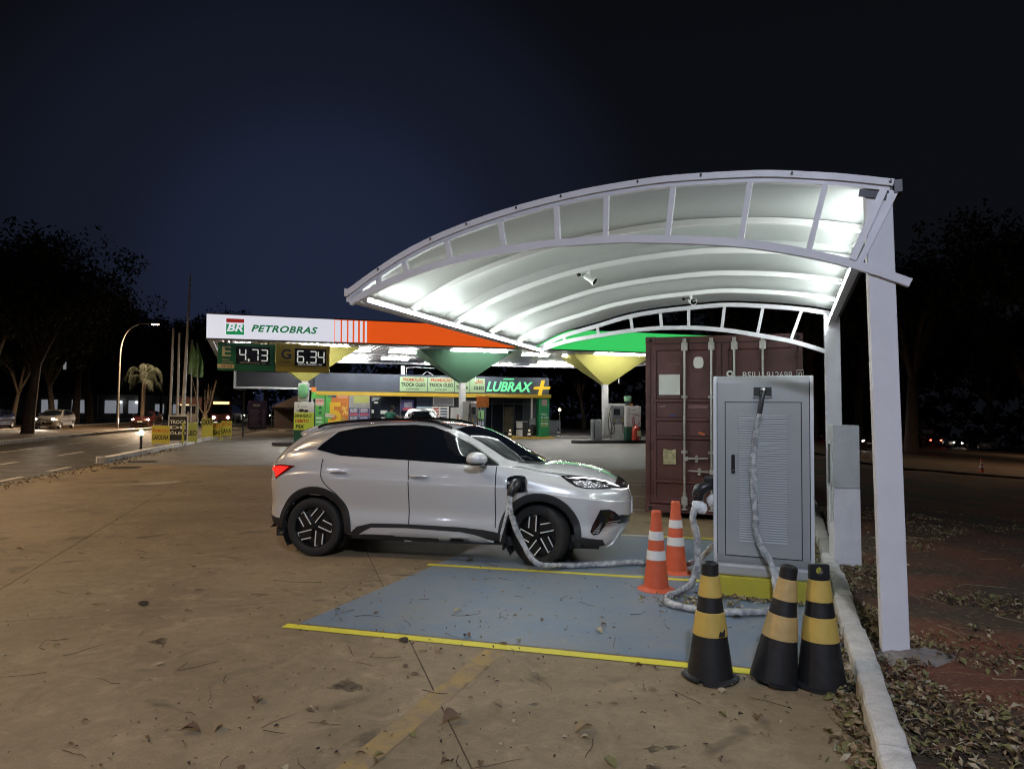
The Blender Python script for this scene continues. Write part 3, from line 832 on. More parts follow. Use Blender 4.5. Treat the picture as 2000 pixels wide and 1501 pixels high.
for lb, lc in (('orange cone standing nearer the viewer, left of the charging cabinet', (1.434, 6.86, 0)), ('orange cone behind the other orange cone, closer to the cabinet', (1.80, 7.60, 0))):
    cone('traffic_cone', lb, lc, .77, .125, .042, .185, ((.295, .385), (.485, .57)), M_or, M_band, M_or, 'orange cones by the charger')
bands = ((.285, .435), (.53, .665))
c1 = cone('traffic_cone', 'black and yellow cone farthest left, with a torn yellow band', (1.316, 4.60, 0), .75, .150, .042, .185, bands, M_ck, M_by, M_ck, 'black and yellow cones', torn=.03, rz=R(-60))
b = MB(); b.prism([(-.022, 0), (.018, 0), (.020, .05), (.004, .028), (-.012, .032)], -.001, .0012, Matrix.Translation((.012+.03, -.1225, .30)) @ Matrix.Rotation(R(83), 4, 'X'))
o = b.build('tear', M_blk, c1); o.rotation_euler = (0, 0, R(60))
cone('traffic_cone', 'leaning black and yellow cone between two others, base flange ripped off', (1.715, 4.56, 0), .75, .150, .042, .185, bands, M_ck, M_by2, M_ck, 'black and yellow cones', tilt=(R(1), R(8)), torn=.66, rz=R(120))
cone('traffic_cone', 'black and yellow cone beside the kerb, round hole in its top', (2.0, 4.50, 0), .76, .150, .05, .19, bands, M_ck, M_by, M_ck, 'black and yellow cones', tilt=(R(-1), R(-.5)), torn=.2, hole=True, rz=R(40))

# ================================================================== CONCRETE METER PILLAR
mp = thing('meter_pillar', 'white concrete pillar of two stacked blocks beside the back carport post', 'pillar', (3.60, 7.74, -.02), math.atan2(-.352, .936)+R(8))
M_pil_lit = mat('pillar_render_lit', (.74, .73, .75), .75, var=.12, vscale=4, bump=.3, bscale=30)  # lower block made paler: strip light falling on it put into the colour
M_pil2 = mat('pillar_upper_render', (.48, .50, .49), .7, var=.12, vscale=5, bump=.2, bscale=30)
b = rough_block([(0, 0), (0, .93), (.008, .94), (.262, .94), (.27, .93), (.275, 0)], .26, 10, .006, 8); b.build('lower_block', M_pil_lit, mp, smooth=35)
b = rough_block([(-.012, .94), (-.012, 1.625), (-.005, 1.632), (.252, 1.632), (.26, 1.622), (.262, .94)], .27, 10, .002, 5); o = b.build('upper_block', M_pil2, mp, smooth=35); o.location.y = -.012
b = MB(); b.box(-.02, -.014, .05, .2, .98, 1.42); b.build('meter_window', mat('meter_glass', (.10, .10, .09), .25, var=.5, vscale=10), mp)
b = MB(); b.box(-.028, -.013, .03, .048, .55, 1.45); b.box(-.028, -.013, .2, .215, .96, 1.45); b.build('conduit', M_pil2, mp)

# ================================================================== CARS
def loft_body(T, nx, key_fn, lean=None, sub=5):
    """half sections along x from key points, mirrored; returns verts, faces"""
    xs = nx; rows = []
    for x in xs:
        kp = key_fn(x)
        sec = spline(kp, sub)
        rows.append([(x, max(0., y), z) for y, z in sec])
    m = len(rows[0]); vs = []; fs = []
    for side in (1, -1):
        o = len(vs)
        for r in rows:
            for x, y, z in r:
                if lean: x = lean(x, z)
                vs.append((x, y*side, z))
        for i in range(len(rows)-1):
            for j in range(m-1):
                a = o+i*m+j
                q = (a, a+1, a+m+1, a+m)
                fs.append(q if side < 0 else q[::-1])
        for end in (0, len(rows)-1):
            fs.append(tuple(o+end*m+j for j in range(m)))
    return vs, fs

def bvh_of(vs, fs): return BVHTree.FromPolygons([Vector(v) for v in vs], fs)

def patch(bvh, poly, axis, off, step=.03, side=-1, skirt=.008, lift=None):
    """a panel cut to a flat outline, laid on the body along a projection axis:
    'side' outline in (x,z); 'top' in (x,y); 'front' in (y,z); 'rear' in (y,z)"""
    poly = [tuple(p) for p in poly]
    # densify border
    B = []
    for a, c in zip(poly, poly[1:]+poly[:1]):
        k = max(1, int(math.dist(a, c)/step)); B += [(a[0]+(c[0]-a[0])*j/k, a[1]+(c[1]-a[1])*j/k) for j in range(k)]
    nb = len(B)
    xs = [p[0] for p in B]; ys = [p[1] for p in B]; pts = [Vector(p) for p in B]
    def inside(x, y):
        c = False; j = nb-1
        for i in range(nb):
            if (B[i][1] > y) != (B[j][1] > y) and x < (B[j][0]-B[i][0])*(y-B[i][1])/(B[j][1]-B[i][1])+B[i][0]: c = not c
            j = i
        return c
    for gx in np.arange(min(xs)+step/2, max(xs), step):
        for gy in np.arange(min(ys)+step/2, max(ys), step):
            if inside(gx, gy) and min((gx-p[0])**2+(gy-p[1])**2 for p in B) > (step*.4)**2: pts.append(Vector((float(gx), float(gy))))
    r = geometry.delaunay_2d_cdt(pts, [(i, (i+1) % nb) for i in range(nb)], [], 1, 1e-6)
    V2, F2 = r[0], r[2]
    out = []; nor = []
    for p in V2:
        if axis == 'side': o, d = V(p[0], 3*side, p[1]), V(0, -side, 0)
        elif axis == 'top': o, d = V(p[0], p[1], 4), V(0, 0, -1)
        elif axis == 'front': o, d = V(6, p[0], p[1]), V(-1, 0, 0)
        else: o, d = V(-6, p[0], p[1]), V(1, 0, 0)
        hit, n_, _, _ = bvh.ray_cast(o, d)
        if hit is None:
            q = o + d*((o.dot(-d))-.0); hit, n_, _, _ = bvh.find_nearest(o + d*(3.6 if axis in ('front', 'rear') else 2.1))
            if axis == 'side': hit = V(p[0], hit.y, p[1])
        if n_.dot(d) > 0: n_ = -n_
        out.append(hit + n_*off); nor.append(n_)
    b = MB(); F = [tuple(f) for f in F2]
    cnt = {}
    for f in F:
        for a, c in zip(f, f[1:]+f[:1]): cnt[(min(a, c), max(a, c))] = cnt.get((min(a, c), max(a, c)), 0)+1
    vs = list(out); bd = [e for e, k in cnt.items() if k == 1]
    ids = {}
    for e in bd:
        for i in e:
            if i not in ids: ids[i] = len(vs); vs.append(out[i]-nor[i]*(off+skirt))
    for a, c in bd: F.append((a, c, ids[c], ids[a]))
    return b.add(vs, F)

def ribbon(bvh, line, axis, w, off, side=-1, k=8):
    L = spline(line, k); P = []
    for i, p in enumerate(L):
        a = np.array(L[max(0, i-1)]); c = np.array(L[min(len(L)-1, i+1)]); d = (c-a); d = d/np.linalg.norm(d); s = np.array((-d[1], d[0]))*w/2
        P.append((np.array(p)+s, np.array(p)-s))
    vs = []; fs = []
    for pr_ in P:
        for p in pr_:
            if axis == 'side': o, d = V(p[0], 3*side, p[1]), V(0, -side, 0)
            elif axis == 'top': o, d = V(p[0], p[1], 4), V(0, 0, -1)
            else: o, d = V(6, p[0], p[1]), V(-1, 0, 0)
            hit, n_, _, _ = bvh.ray_cast(o, d)
            if hit is None: hit, n_ = vs[-1] if vs else o, -d
            if n_.dot(d) > 0: n_ = -n_
            vs.append(Vector(hit)+n_*off)
    for i in range(len(P)-1): fs.append((2*i, 2*i+1, 2*i+3, 2*i+2))
    return MB().add(vs, fs)

M_paint = mat('pearl_grey_paint', (.64, .645, .655), .27, metal=.2, coat=1.0, var=.02, vscale=300)
M_glassk = mat('tinted_glass', (.006, .008, .012), .035, spec=.6)
M_gloss = mat('gloss_black', (.008, .008, .010), .10)
M_clad = mat('black_cladding', (.020, .020, .022), .55, bump=.05, bscale=200)
M_seam = mat('panel_gap', (.012, .012, .013), .8)
M_chrome = mat('chrome', (.75, .75, .76), .12, metal=1)
M_silver = mat('satin_silver', (.62, .62, .63), .28, metal=.7)
M_tyre = mat('tyre_rubber', (.016, .016, .017), .7, var=.3, vscale=20, bump=.1, bscale=60)
M_rim = mat('rim_black', (.012, .012, .013), .22)
M_red = mat('tail_red', (.55, .012, .012), .12, coat=1., emit=(1, .03, .02), estr=.55)
M_redd = mat('tail_dark_red', (.18, .004, .004), .15, coat=1.)

CAR = dict(
 W={-2.12: .30, -2.10: .48, -2.05: .62, -1.97: .735, -1.88: .82, -1.75: .87, -1.5: .905, -1.2: .915, 0: .912, 1.2: .92, 1.6: .915, 1.85: .885, 2.0: .835, 2.12: .76, 2.22: .65, 2.30: .49, 2.345: .31, 2.36: .14},
 zbot={-2.12: .36, -1.9: .30, -1.7: .27, -.9: .25, 1: .24, 1.7: .24, 2.1: .22, 2.36: .25},
 zB={-2.12: .95, -2.05: 1.02, -1.9: 1.09, -1.76: 1.17, -1.35: 1.235, -1.05: 1.19, -.2: 1.16, .5: 1.125, .87: 1.105, 1.05: 1.09, 1.24: 1.055, 1.6: 1.0, 1.87: .955, 2.1: .915, 2.25: .885, 2.36: .86},
 wB={-2.12: .28, -2.1: .44, -2.05: .57, -1.97: .69, -1.88: .775, -1.75: .815, -1.35: .835, -.5: .85, .5: .85, .87: .845, 1.05: .83, 1.3: .80, 1.6: .765, 1.87: .715, 2.1: .61, 2.22: .50, 2.30: .37, 2.345: .23, 2.36: .1},
 zR={-2.12: .965, -2.05: 1.05, -1.9: 1.14, -1.76: 1.235, -1.47: 1.40, -1.18: 1.485, -.9: 1.53, -.6: 1.562, -.2: 1.58, .03: 1.565, .23: 1.515, .43: 1.425, .57: 1.345, .67: 1.283, .87: 1.15, .95: 1.105, 1.05: 1.098, 1.24: 1.065, 1.6: 1.012, 1.87: .968, 2.1: .925, 2.25: .893, 2.36: .865},
 wR={-2.12: .25, -2.1: .4, -2.05: .53, -1.97: .65, -1.88: .72, -1.76: .745, -1.47: .72, -1.18: .69, -.6: .655, .03: .64, .23: .645, .43: .675, .67: .725, .87: .775, 1.05: .79, 1.24: .765, 1.6: .72, 1.87: .665, 2.1: .56, 2.22: .45, 2.30: .33, 2.345: .2, 2.36: .085},
 zC={-2.12: .97, -2.08: 1.06, -2.0: 1.17, -1.88: 1.30, -1.7: 1.46, -1.55: 1.535, -1.4: 1.57, -1.06: 1.605, -.6: 1.618, -.2: 1.612, .1: 1.592, .36: 1.553, .5: 1.523, .74: 1.43, 1.0: 1.28, 1.24: 1.14, 1.30: 1.112, 1.36: 1.118, 1.45: 1.125, 1.67: 1.108, 1.9: 1.065, 2.02: 1.03, 2.15: .98, 2.27: .92, 2.33: .885, 2.36: .87})
F_ = {k: pchip(v) for k, v in CAR.items()}
def car_key(x):
    W, zb, zB, wB, zR, wR, zC = (F_[k](x) for k in ('W', 'zbot', 'zB', 'wB', 'zR', 'wR', 'zC'))
    h = zB - zb
    return [(max(.01, W-.16), zb), (W-.045, zb+.03), (W-.014, zb+.13*h), (W-.020, zb+.25*h), (W-.034, zb+.36*h), (W-.010, zb+.56*h), (W+.002, zb+.725*h), (W-.012, zb+.765*h), (W-(W-wB)*.35, zb+.88*h),
            (wB+.010, zB-.022), (wB-.004, zB), (wB+(wR-wB)*.42+.012*(1 if zR-zB > .1 else 0), zB+(zR-zB)*.5), (wR, zR), (wR*.86, zR+(zC-zR)*.42), (wR*.5, zR+(zC-zR)*.84), (0, zC)]
def car_lean(x, z):
    if x > 1.8:
        t = ((x-1.8)/.56)**2; d = .075*smooth((z-.66)/.28) + .16*smooth((.56-z)/.34)
        return x - t*d
    if x < -1.75:
        t = ((-1.75-x)/.37)**2; return x + t*(.04*smooth((.5-z)/.2))
    return x
nx = list(-2.12 + .5*(1-np.cos(np.linspace(0, math.pi/2, 22)))) + list(np.arange(-1.6, 1.72, .035)) + list(1.73 + .63*np.sin(np.linspace(0, math.pi/2, 34)))
bv, bf = loft_body(CAR, nx, car_key, car_lean)
car_bvh = bvh_of(bv, bf)
suv = thing('parked_car', 'pearl grey electric crossover with black windows, plugged in under the carport', 'car', (-.85, 8.877, 0), R(-9.95))
AX = (-1.345, 1.345); AZ = .345
def in_arch(p, r): return any((p[0]-a)**2+(p[2]-AZ)**2 < r*r for a in AX) and abs(p[1]) > .45
keep = [f for f in bf if not (lambda c: in_arch(c, .40))([sum(bv[i][k] for i in f)/len(f) for k in range(3)])]
MB().add(bv, keep).build('body', M_paint, suv, smooth=48)
# underside and wheel wells close the shell
b = MB(); b.box(-1.9, 2.0, -.74, .74, .20, .30); b.build('underbody', M_clad, suv)
for a in AX:
    for s in (-1, 1):
        b = MB(); n = 28; vs = []; fs = []
        for i in range(n+1):
            t = R(-35)+R(250)*i/n
            for y in (.50, .893): vs.append((a+.40*math.cos(t), s*y, AZ+.40*math.sin(t)))
        for i in range(n): fs.append((2*i, 2*i+1, 2*i+3, 2*i+2))
        b.add(vs, fs); b.face([(a+.40*math.cos(R(-35)+R(250)*i/n), s*.50, AZ+.40*math.sin(R(-35)+R(250)*i/n)) for i in range(n+1)])
        b.build('wheel_well', M_clad, suv)
        # flared arch cladding
        b = MB(); vs = []; fs = []; n = 44
        for i in range(n+1):
            t = R(-14 if a > 0 else -8)+R(208 if a > 0 else 200)*i/n; ro = .470 + .012*math.sin(t)
            for r_, dy in ((ro, -.004), (ro-.008, .014), (.398, .016), (.388, .006), (.386, -.06)):
                x, z = a+r_*math.cos(t), AZ+r_*math.sin(t)
                hit = car_bvh.ray_cast(V(x, 3*s, z), V(0, -s, 0))[0]
                y = abs(hit.y) if hit else .87
                if r_ < .43 : y = max(y, .855)
                vs.append((x, s*(y+dy), z))
        for i in range(n):
            for k in range(4): fs.append((i*5+k, i*5+k+1, i*5+k+6, i*5+k+5))
        b.add(vs, fs).build('arch_cladding', M_clad, suv, smooth=50)

DLO = [(-1.36, 1.255), (-1.29, 1.325), (-1.13, 1.466), (-.906, 1.513), (-.598, 1.548), (-.194, 1.562), (.031, 1.546), (.23, 1.478), (.427, 1.386), (.574, 1.305), (.672, 1.243), (.868, 1.112), (.503, 1.118), (-.187, 1.152), (-.70, 1.172), (-1.055, 1.190)]
WIN = {'rear_quarter_window': [(-1.32, 1.258), (-1.27, 1.325), (-1.12, 1.448), (-.93, 1.495), (-.99, 1.36), (-1.005, 1.20), (-1.10, 1.205)],
       'rear_door_window': [(-.985, 1.203), (-.965, 1.36), (-.905, 1.495), (-.60, 1.533), (-.27, 1.547), (-.255, 1.172), (-.70, 1.188)],
       'front_door_window': [(-.145, 1.168), (-.13, 1.545), (.03, 1.53), (.22, 1.463), (.42, 1.372), (.57, 1.288), (.66, 1.228), (.78, 1.145), (.50, 1.135)]}
for s in (-1, 1):
    patch(car_bvh, DLO, 'side', .004, .035, s).build('window_surround', M_gloss, suv, smooth=40)
    for nm, pl_g in WIN.items(): patch(car_bvh, pl_g, 'side', .0065, .035, s, skirt=.001).build(nm, M_glassk, suv, smooth=40)
    ribbon(car_bvh, [(.46, 1.375), (.574, 1.311), (.672, 1.249), (.80, 1.165), (.868, 1.118)], 'side', .012, .009, s).build('chrome_strip', M_chrome, suv)
    # scaled metal panel on the rear pillar
    pan = [(-1.765, 1.207), (-1.62, 1.24), (-1.385, 1.262), (-1.30, 1.335), (-1.17, 1.462), (-1.32, 1.438), (-1.48, 1.392), (-1.62, 1.315)]
    o = patch(car_bvh, pan, 'side', .006, .022, s).build('pillar_panel', M_silver, suv, smooth=40)
    sc = MB()
    for i in range(15):
        for j in range(8):
            x = -1.70+.036*i+(.018 if j % 2 else 0); z = 1.228+.029*j
            cin = False; q = len(pan)-1
            for w in range(len(pan)):
                if (pan[w][1] > z) != (pan[q][1] > z) and x < (pan[q][0]-pan[w][0])*(z-pan[w][1])/(pan[q][1]-pan[w][1])+pan[w][0]: cin = not cin
                q = w
            if not cin: continue
            h_, n_, _, _ = car_bvh.ray_cast(V(x, 3*s, z), V(0, -s, 0))
            if h_ is None: continue
            if n_.y*s < 0: n_ = -n_
            e = [V(x-.016, h_.y, z), V(x, h_.y, z-.013), V(x+.016, h_.y, z), V(x, h_.y, z+.013)]
            sc.add([p+n_*.0065+V(0, s*.0, 0) for p in e]+[h_+n_*.0105], [(0, 1, 4), (1, 2, 4), (2, 3, 4), (3, 0, 4)])
    sc.build('scale_relief', M_silver, o)
    # doors stand a hair proud of the shell, gaps between
    fd = [(-.192, 1.145), (.50, 1.108), (.845, 1.098), (.840, .80), (.842, .44), (.45, .425), (-.165, .432), (-.168, .60), (-.175, .90)]
    rd = [(-.205, 1.145), (-.188, .90), (-.181, .60), (-.178, .432), (-.60, .425), (-.845, .375), (-.90, .50), (-.95, .62), (-1.06, .745), (-1.17, .83), (-1.235, .91), (-1.26, 1.0), (-1.245, 1.12), (-1.055, 1.18), (-.70, 1.162)]
    for nm, pg, hx in (('front_door', fd, (-.165, .06, .972)), ('rear_door', rd, (-1.145, -.93, 1.004))):
        dr = patch(car_bvh, pg, 'side', .0022, .045, s, skirt=.003).build(nm, M_paint, suv, smooth=60)
        x0, x1, z = hx; y = abs(car_bvh.ray_cast(V((x0+x1)/2, 3*s, z), V(0, -s, 0))[0].y)
        b = MB(); n = 14
        b.tube([(x0+(x1-x0)*i/n, s*(y+.012+.022*math.sin(math.pi*i/n)**.6), z+.010*math.sin(math.pi*i/n)) for i in range(n+1)], [.006+.012*math.sin(math.pi*i/n)**.5 for i in range(n+1)], 10)
        b.build('door_handle', M_paint, dr, smooth=True)
        b = MB(); b.sphere((x0+.09, s*(y-.008), z-.012), (.055, .012, .024)); b.build('handle_recess', M_seam, dr, smooth=True)
    for ln in ([(-.198, 1.155), (-.1815, .90), (-.1745, .60), (-.1715, .27)], [(.843, 1.10), (.8435, .80), (.845, .42)],
               [(-1.25, 1.15), (-1.262, 1.0), (-1.237, .905), (-1.172, .825), (-1.062, .738), (-.952, .615), (-.90, .50)]):
        ribbon(car_bvh, ln, 'side', .011, .0035, s).build('panel_gap', M_seam, suv)
    # sill: black step and body-colour rocker
    patch(car_bvh, [(-.885, .30), (-.80, .375), (-.624, .418), (-.179, .424), (.451, .412), (.70, .395), (.90, .365), (.90, .235), (-.87, .245)], 'side', .012, .04, s).build('sill_cladding', M_clad, suv, smooth=40)
    patch(car_bvh, [(-.82, .262), (-.72, .325), (-.62, .372), (-.191, .380), (.442, .360), (.62, .332), (.825, .268), (.442, .250), (-.19, .243)], 'side', .022, .04, s).build('rocker_panel', M_paint, suv, smooth=40)
    # rear corner: black bumper foot and tail lamp
    patch(car_bvh, [(-1.985, .44), (-1.80, .43), (-1.70, .40), (-1.70, .28), (-1.95, .31)], 'side', .008, .03, s).build('bumper_foot', M_clad, suv, smooth=40)
    tl = patch(car_bvh, [(-1.925, 1.05), (-1.80, 1.068), (-1.60, 1.060), (-1.70, 1.0), (-1.87, .895), (-1.92, .98)], 'side', .012, .022, s).build('tail_light', M_redd, suv, smooth=40)
    patch(car_bvh, [(-1.915, 1.035), (-1.80, 1.052), (-1.68, 1.048), (-1.75, .998), (-1.868, .915), (-1.905, .985)], 'side', .016, .02, s).build('light_bar', M_red, tl, smooth=40)
    # head lamp: dark housing, bright daytime blade, reflectors
    hl = patch(car_bvh, [(1.56, 1.008), (1.736, .998), (1.90, .978), (2.055, .945), (2.20, .893), (2.225, .872), (2.056, .868), (1.85, .878), (1.74, .900), (1.64, .955)], 'side', .007, .022, s).build('head_light', M_gloss, suv, smooth=40)
    patch(car_bvh, [(1.63, .985), (1.80, .976), (1.95, .955), (2.06, .930), (2.16, .892), (2.215, .870), (2.20, .884), (2.065, .942), (1.95, .968), (1.80, .990)], 'side', .011, .02, s, skirt=.001).build('daytime_light', glow('daytime_white', (1, .95, .97), 1.4), hl)
    patch(car_bvh, [(1.70, .945), (1.80, .955), (1.93, .935), (2.03, .915), (2.10, .880), (1.95, .876), (1.82, .888), (1.75, .91)], 'side', .010, .02, s, skirt=.001).build('reflector', mat('lamp_reflector', (.62, .60, .64), .12, metal=.8, bump=1.0, bscale=55), hl, smooth=40)
    for px in (1.80, 1.885, 1.965):
        h_, n_, _, _ = car_bvh.ray_cast(V(px, 3*s, .913-.06*(px-1.8)), V(0, -s, 0))
        b = MB(); b.sphere((h_.x, h_.y+s*.010, h_.z), (.022, .012, .020)); b.build('projector_lens', mat('lens_clear', (.30, .30, .34), .05, coat=1.), hl, smooth=True)
    # lower intake, slatted fog surround and silver chin blade
    fg = patch(car_bvh, [(1.905, .405), (1.925, .47), (2.015, .650), (2.11, .650), (2.16, .625), (2.22, .565), (2.30, .535), (2.33, .50), (2.30, .475), (2.16, .50), (2.06, .468), (2.0, .385), (1.94, .372)], 'side', .010, .022, s).build('bumper_intake', M_gloss, suv, smooth=40)
    for i in range(6):
        z = .398+.021*i
        ribbon(car_bvh, [(1.93+.030*i*.55, z), (1.995+.006*i, z)], 'side', .011, .017, s, 4).build('fog_slat', M_silver, fg)
        ribbon(car_bvh, [(2.025+.012*i, z+.012), (2.05+.034*i, z+.012)], 'side', .010, .017, s, 4).build('fog_slat', M_silver, fg)
    # mirrors
    mr = MB(); Mm = Matrix.Rotation(R(-8)*-s, 3, 'Z')
    mr.sphere((.635, s*1.005, 1.195), (.135, .095, .078), 24, 14)
    for i, p in enumerate(mr.v):
        x, y, z = p
        if z < 1.15: z = 1.15+(z-1.15)*.35
        if x < .60: x = .60+(x-.60)*.75
        mr.v[i] = (x, y, z)
    mo = mr.build('mirror', M_paint, suv, smooth=True)
    b = MB(); b.sphere((.615, s*1.0, 1.140), (.125, .088, .022), 20, 8); b.bar((.66, s*.95, 1.135), (.70, s*.845, 1.115), .07, .04); b.build('mirror_base', M_gloss, mo, smooth=50)
    b = MB(); b.box(.52, .74, s*1.005-.005, s*1.005+.005, 1.158, 1.162); b.build('mirror_band', M_gloss, mo)
    b = MB(); P = [(-1.42, .655, 1.515), (-1.30, .672, 1.555), (-.9, .665, 1.600), (-.4, .66, 1.622), (0, .655, 1.605), (.18, .645, 1.562), (.26, .635, 1.53)]
    b.tube([(p[0], s*p[1], p[2]) for p in spline(P, 5)], .016, 8); b.build('roof_rail', M_gloss, suv, smooth=True)
    ribbon(car_bvh, [(1.02, s*.80), (1.10, s*.775), (1.24, s*.755), (1.45, s*.735), (1.66, s*.695), (1.9, s*.62)], 'top', .010, .003, s).build('bonnet_gap', M_seam, suv)
# windscreen, rear screen
ws = [(.30, -.60), (.46, -.632), (.66, -.665), (.85, -.70), (1.03, -.705), (1.13, -.60), (1.22, -.40), (1.27, -.20), (1.285, 0)]
ws = ws + [(x, -y) for x, y in ws[-2::-1]] + [(.36, .35), (.385, 0), (.36, -.35)]
patch(car_bvh, ws, 'top', .004, .05).build('windscreen', M_glassk, suv, smooth=40)
ribbon(car_bvh, [(1.06, -.70), (1.16, -.60), (1.25, -.40), (1.30, -.18), (1.315, 0), (1.30, .18), (1.25, .40), (1.16, .60), (1.06, .70)], 'top', .05, .006).build('cowl', M_clad, suv)
for y0 in (-.45, .1):
    b = MB(); b.tube([(1.20, y0, 1.165), (1.14, y0-.10, 1.205), (1.08, y0-.28, 1.21)], .007, 6); b.build('wiper', M_dark, suv)
b = MB(); pts = [(-.58, 1.12), (-.62, 1.30), (-.55, 1.42), (.55, 1.42), (.62, 1.30), (.58, 1.12)]
patch(car_bvh, pts, 'rear', .004, .06).build('rear_screen', M_glassk, suv, smooth=40)
patch(car_bvh, [(-.70, .98), (-.70, 1.03), (.70, 1.03), (.70, .98)], 'rear', .01, .05).build('rear_light_bar', M_red, suv, smooth=40)
patch(car_bvh, [(-.62, .36), (-.62, .52), (.62, .52), (.62, .36)], 'rear', .008, .06).build('rear_diffuser', M_clad, suv, smooth=40)
# roof spoiler
b = MB(); rows = []
for x, z0, z1, w in ((-1.38, 1.535, 1.575, .66), (-1.55, 1.50, 1.552, .655), (-1.72, 1.462, 1.508, .64), (-1.86, 1.440, 1.462, .61), (-1.885, 1.444, 1.450, .60)):
    pc = lambda y: .24*max(0, (-1.45-x)/.43)*(abs(y)/.66)**2.2
    rows.append([(x+pc(y), y*w/.66, z0-.05*(abs(y)/.66)**3) for y in np.linspace(-.66, .66, 13)] + [(x+pc(y), y*w/.66, z1-.05*(abs(y)/.66)**3) for y in np.linspace(.66, -.66, 13)])
vs = [p for r_ in rows for p in r_]; n = 26; fs = []
for i in range(len(rows)-1):
    for k in range(n): fs.append((i*n+k, i*n+(k+1) % n, (i+1)*n+(k+1) % n, (i+1)*n+k))
fs += [tuple(range(n)), tuple(range((len(rows)-1)*n, len(rows)*n))]
b.add(vs, fs).build('roof_spoiler', M_paint, suv, smooth=40)
for s in (-1, 1):
    b = MB(); b.add([(-1.45, s*.64, 1.455), (-1.61, s*.60, 1.43), (-1.79, s*.66, 1.215), (-1.55, s*.67, 1.35), (-1.45, s*.60, 1.455), (-1.61, s*.56, 1.43), (-1.79, s*.60, 1.215), (-1.55, s*.62, 1.35)],
          [(0, 1, 2, 3), (4, 5, 6, 7), (0, 1, 5, 4), (1, 2, 6, 5), (2, 3, 7, 6), (3, 0, 4, 7)]); b.build('spoiler_fin', M_gloss, suv)
# nose: grille band, emblem, chin
gr = patch(car_bvh, [(-.60, .865), (-.52, .905), (-.30, .935), (0, .945), (.30, .935), (.52, .905), (.60, .865), (.45, .850), (.2, .838), (0, .835), (-.2, .838), (-.45, .850)], 'front', .008, .03).build('grille_band', M_gloss, suv, smooth=40)
patch(car_bvh, [(-.62, .862), (-.45, .847), (-.2, .835), (0, .832), (.2, .835), (.45, .847), (.62, .862), (.45, .836), (.2, .823), (0, .820), (-.2, .823), (-.45, .836)], 'front', .012, .02, skirt=.001).build('grille_chrome', glow('grille_chrome_glow', (1, .97, .97), .8), suv, smooth=40)  # chrome strip, no lamp: its shine is put in as a faint glow
hA, hB = (car_bvh.ray_cast(V(6, y, .885), V(-1, 0, 0))[0] for y in (-.26, -.06))
t_ = text('BYD', .06, M_chrome, gr, (hA.x+.013, -.26, .868), w=.20, depth=.006, rz=math.atan2(.20, hB.x-hA.x), name='emblem')
patch(car_bvh, [(-.62, .575), (-.4, .545), (0, .535), (.4, .545), (.62, .575), (.62, .48), (.3, .455), (0, .45), (-.3, .455), (-.62, .48)], 'front', .008, .03).build('lower_intake', M_gloss, suv, smooth=40)
ch = patch(car_bvh, [(-.62, .225), (-.56, .30), (-.46, .385), (-.25, .425), (0, .432), (.25, .425), (.46, .385), (.56, .30), (.62, .225), (.50, .225), (.44, .29), (.36, .335), (.2, .36), (0, .365), (-.2, .36), (-.36, .335), (-.44, .29), (-.50, .225)], 'front', .022, .025).build('chin_blade', M_silver, suv, smooth=40)
patch(car_bvh, [(-.36, .325), (-.2, .35), (0, .355), (.2, .35), (.36, .325), (.42, .27), (.3, .24), (-.3, .24), (-.42, .27)], 'front', .010, .03).build('chin_grille', M_clad, suv, smooth=40)
for s in (-1, 1):
    patch(car_bvh, [(1.70, .375), (1.85, .345), (2.04, .315), (2.06, .25), (1.72, .25)], 'side', .010, .03, s).build('bumper_skirt', M_clad, suv, smooth=40)
pt = MB(); pt.box(2.352, 2.366, -.21, .21, .545, .685); plate = pt.build('number_plate', mat('plate_white', (.75, .76, .78), .4), suv, bevel=.004)
b = MB(); b.box(2.3665, 2.369, -.208, .208, .648, .683); b.build('plate_band', mat('plate_blue', (.02, .03, .25), .4), plate)
b = MB(); b.box(2.340, 2.3515, -.225, .225, .530, .700); b.build('plate_frame', M_gloss, suv)
b = MB()
for i, y in enumerate(np.linspace(-.16, .16, 7)): b.box(2.3665, 2.3685, y-.014, y+.014, .570, .632)
b.build('plate_characters', mat('plate_ink', (.05, .05, .06), .5), plate)
# open charge port on the right front wing, flap swung forward
port = patch(car_bvh, spline([(.985, .985), (1.09, 1.006), (1.19, .985), (1.20, .90), (1.185, .838), (1.07, .825), (.985, .85), (.972, .92)], 4, True), 'side', .012, .02, -1).build('charge_port', M_gloss, suv, smooth=40)
b = MB(); Mp = Matrix.Translation((1.205, -.955, .918)) @ Matrix.Rotation(R(-72), 4, 'Z')
b.prism(spline([(-.055, -.075), (.05, -.07), (.058, 0), (.05, .07), (-.055, .08), (-.065, 0)], 4, True), -.006, .006, Mp @ Matrix.Rotation(R(90), 4, 'X')); b.build('port_flap', M_paint, suv, smooth=40)

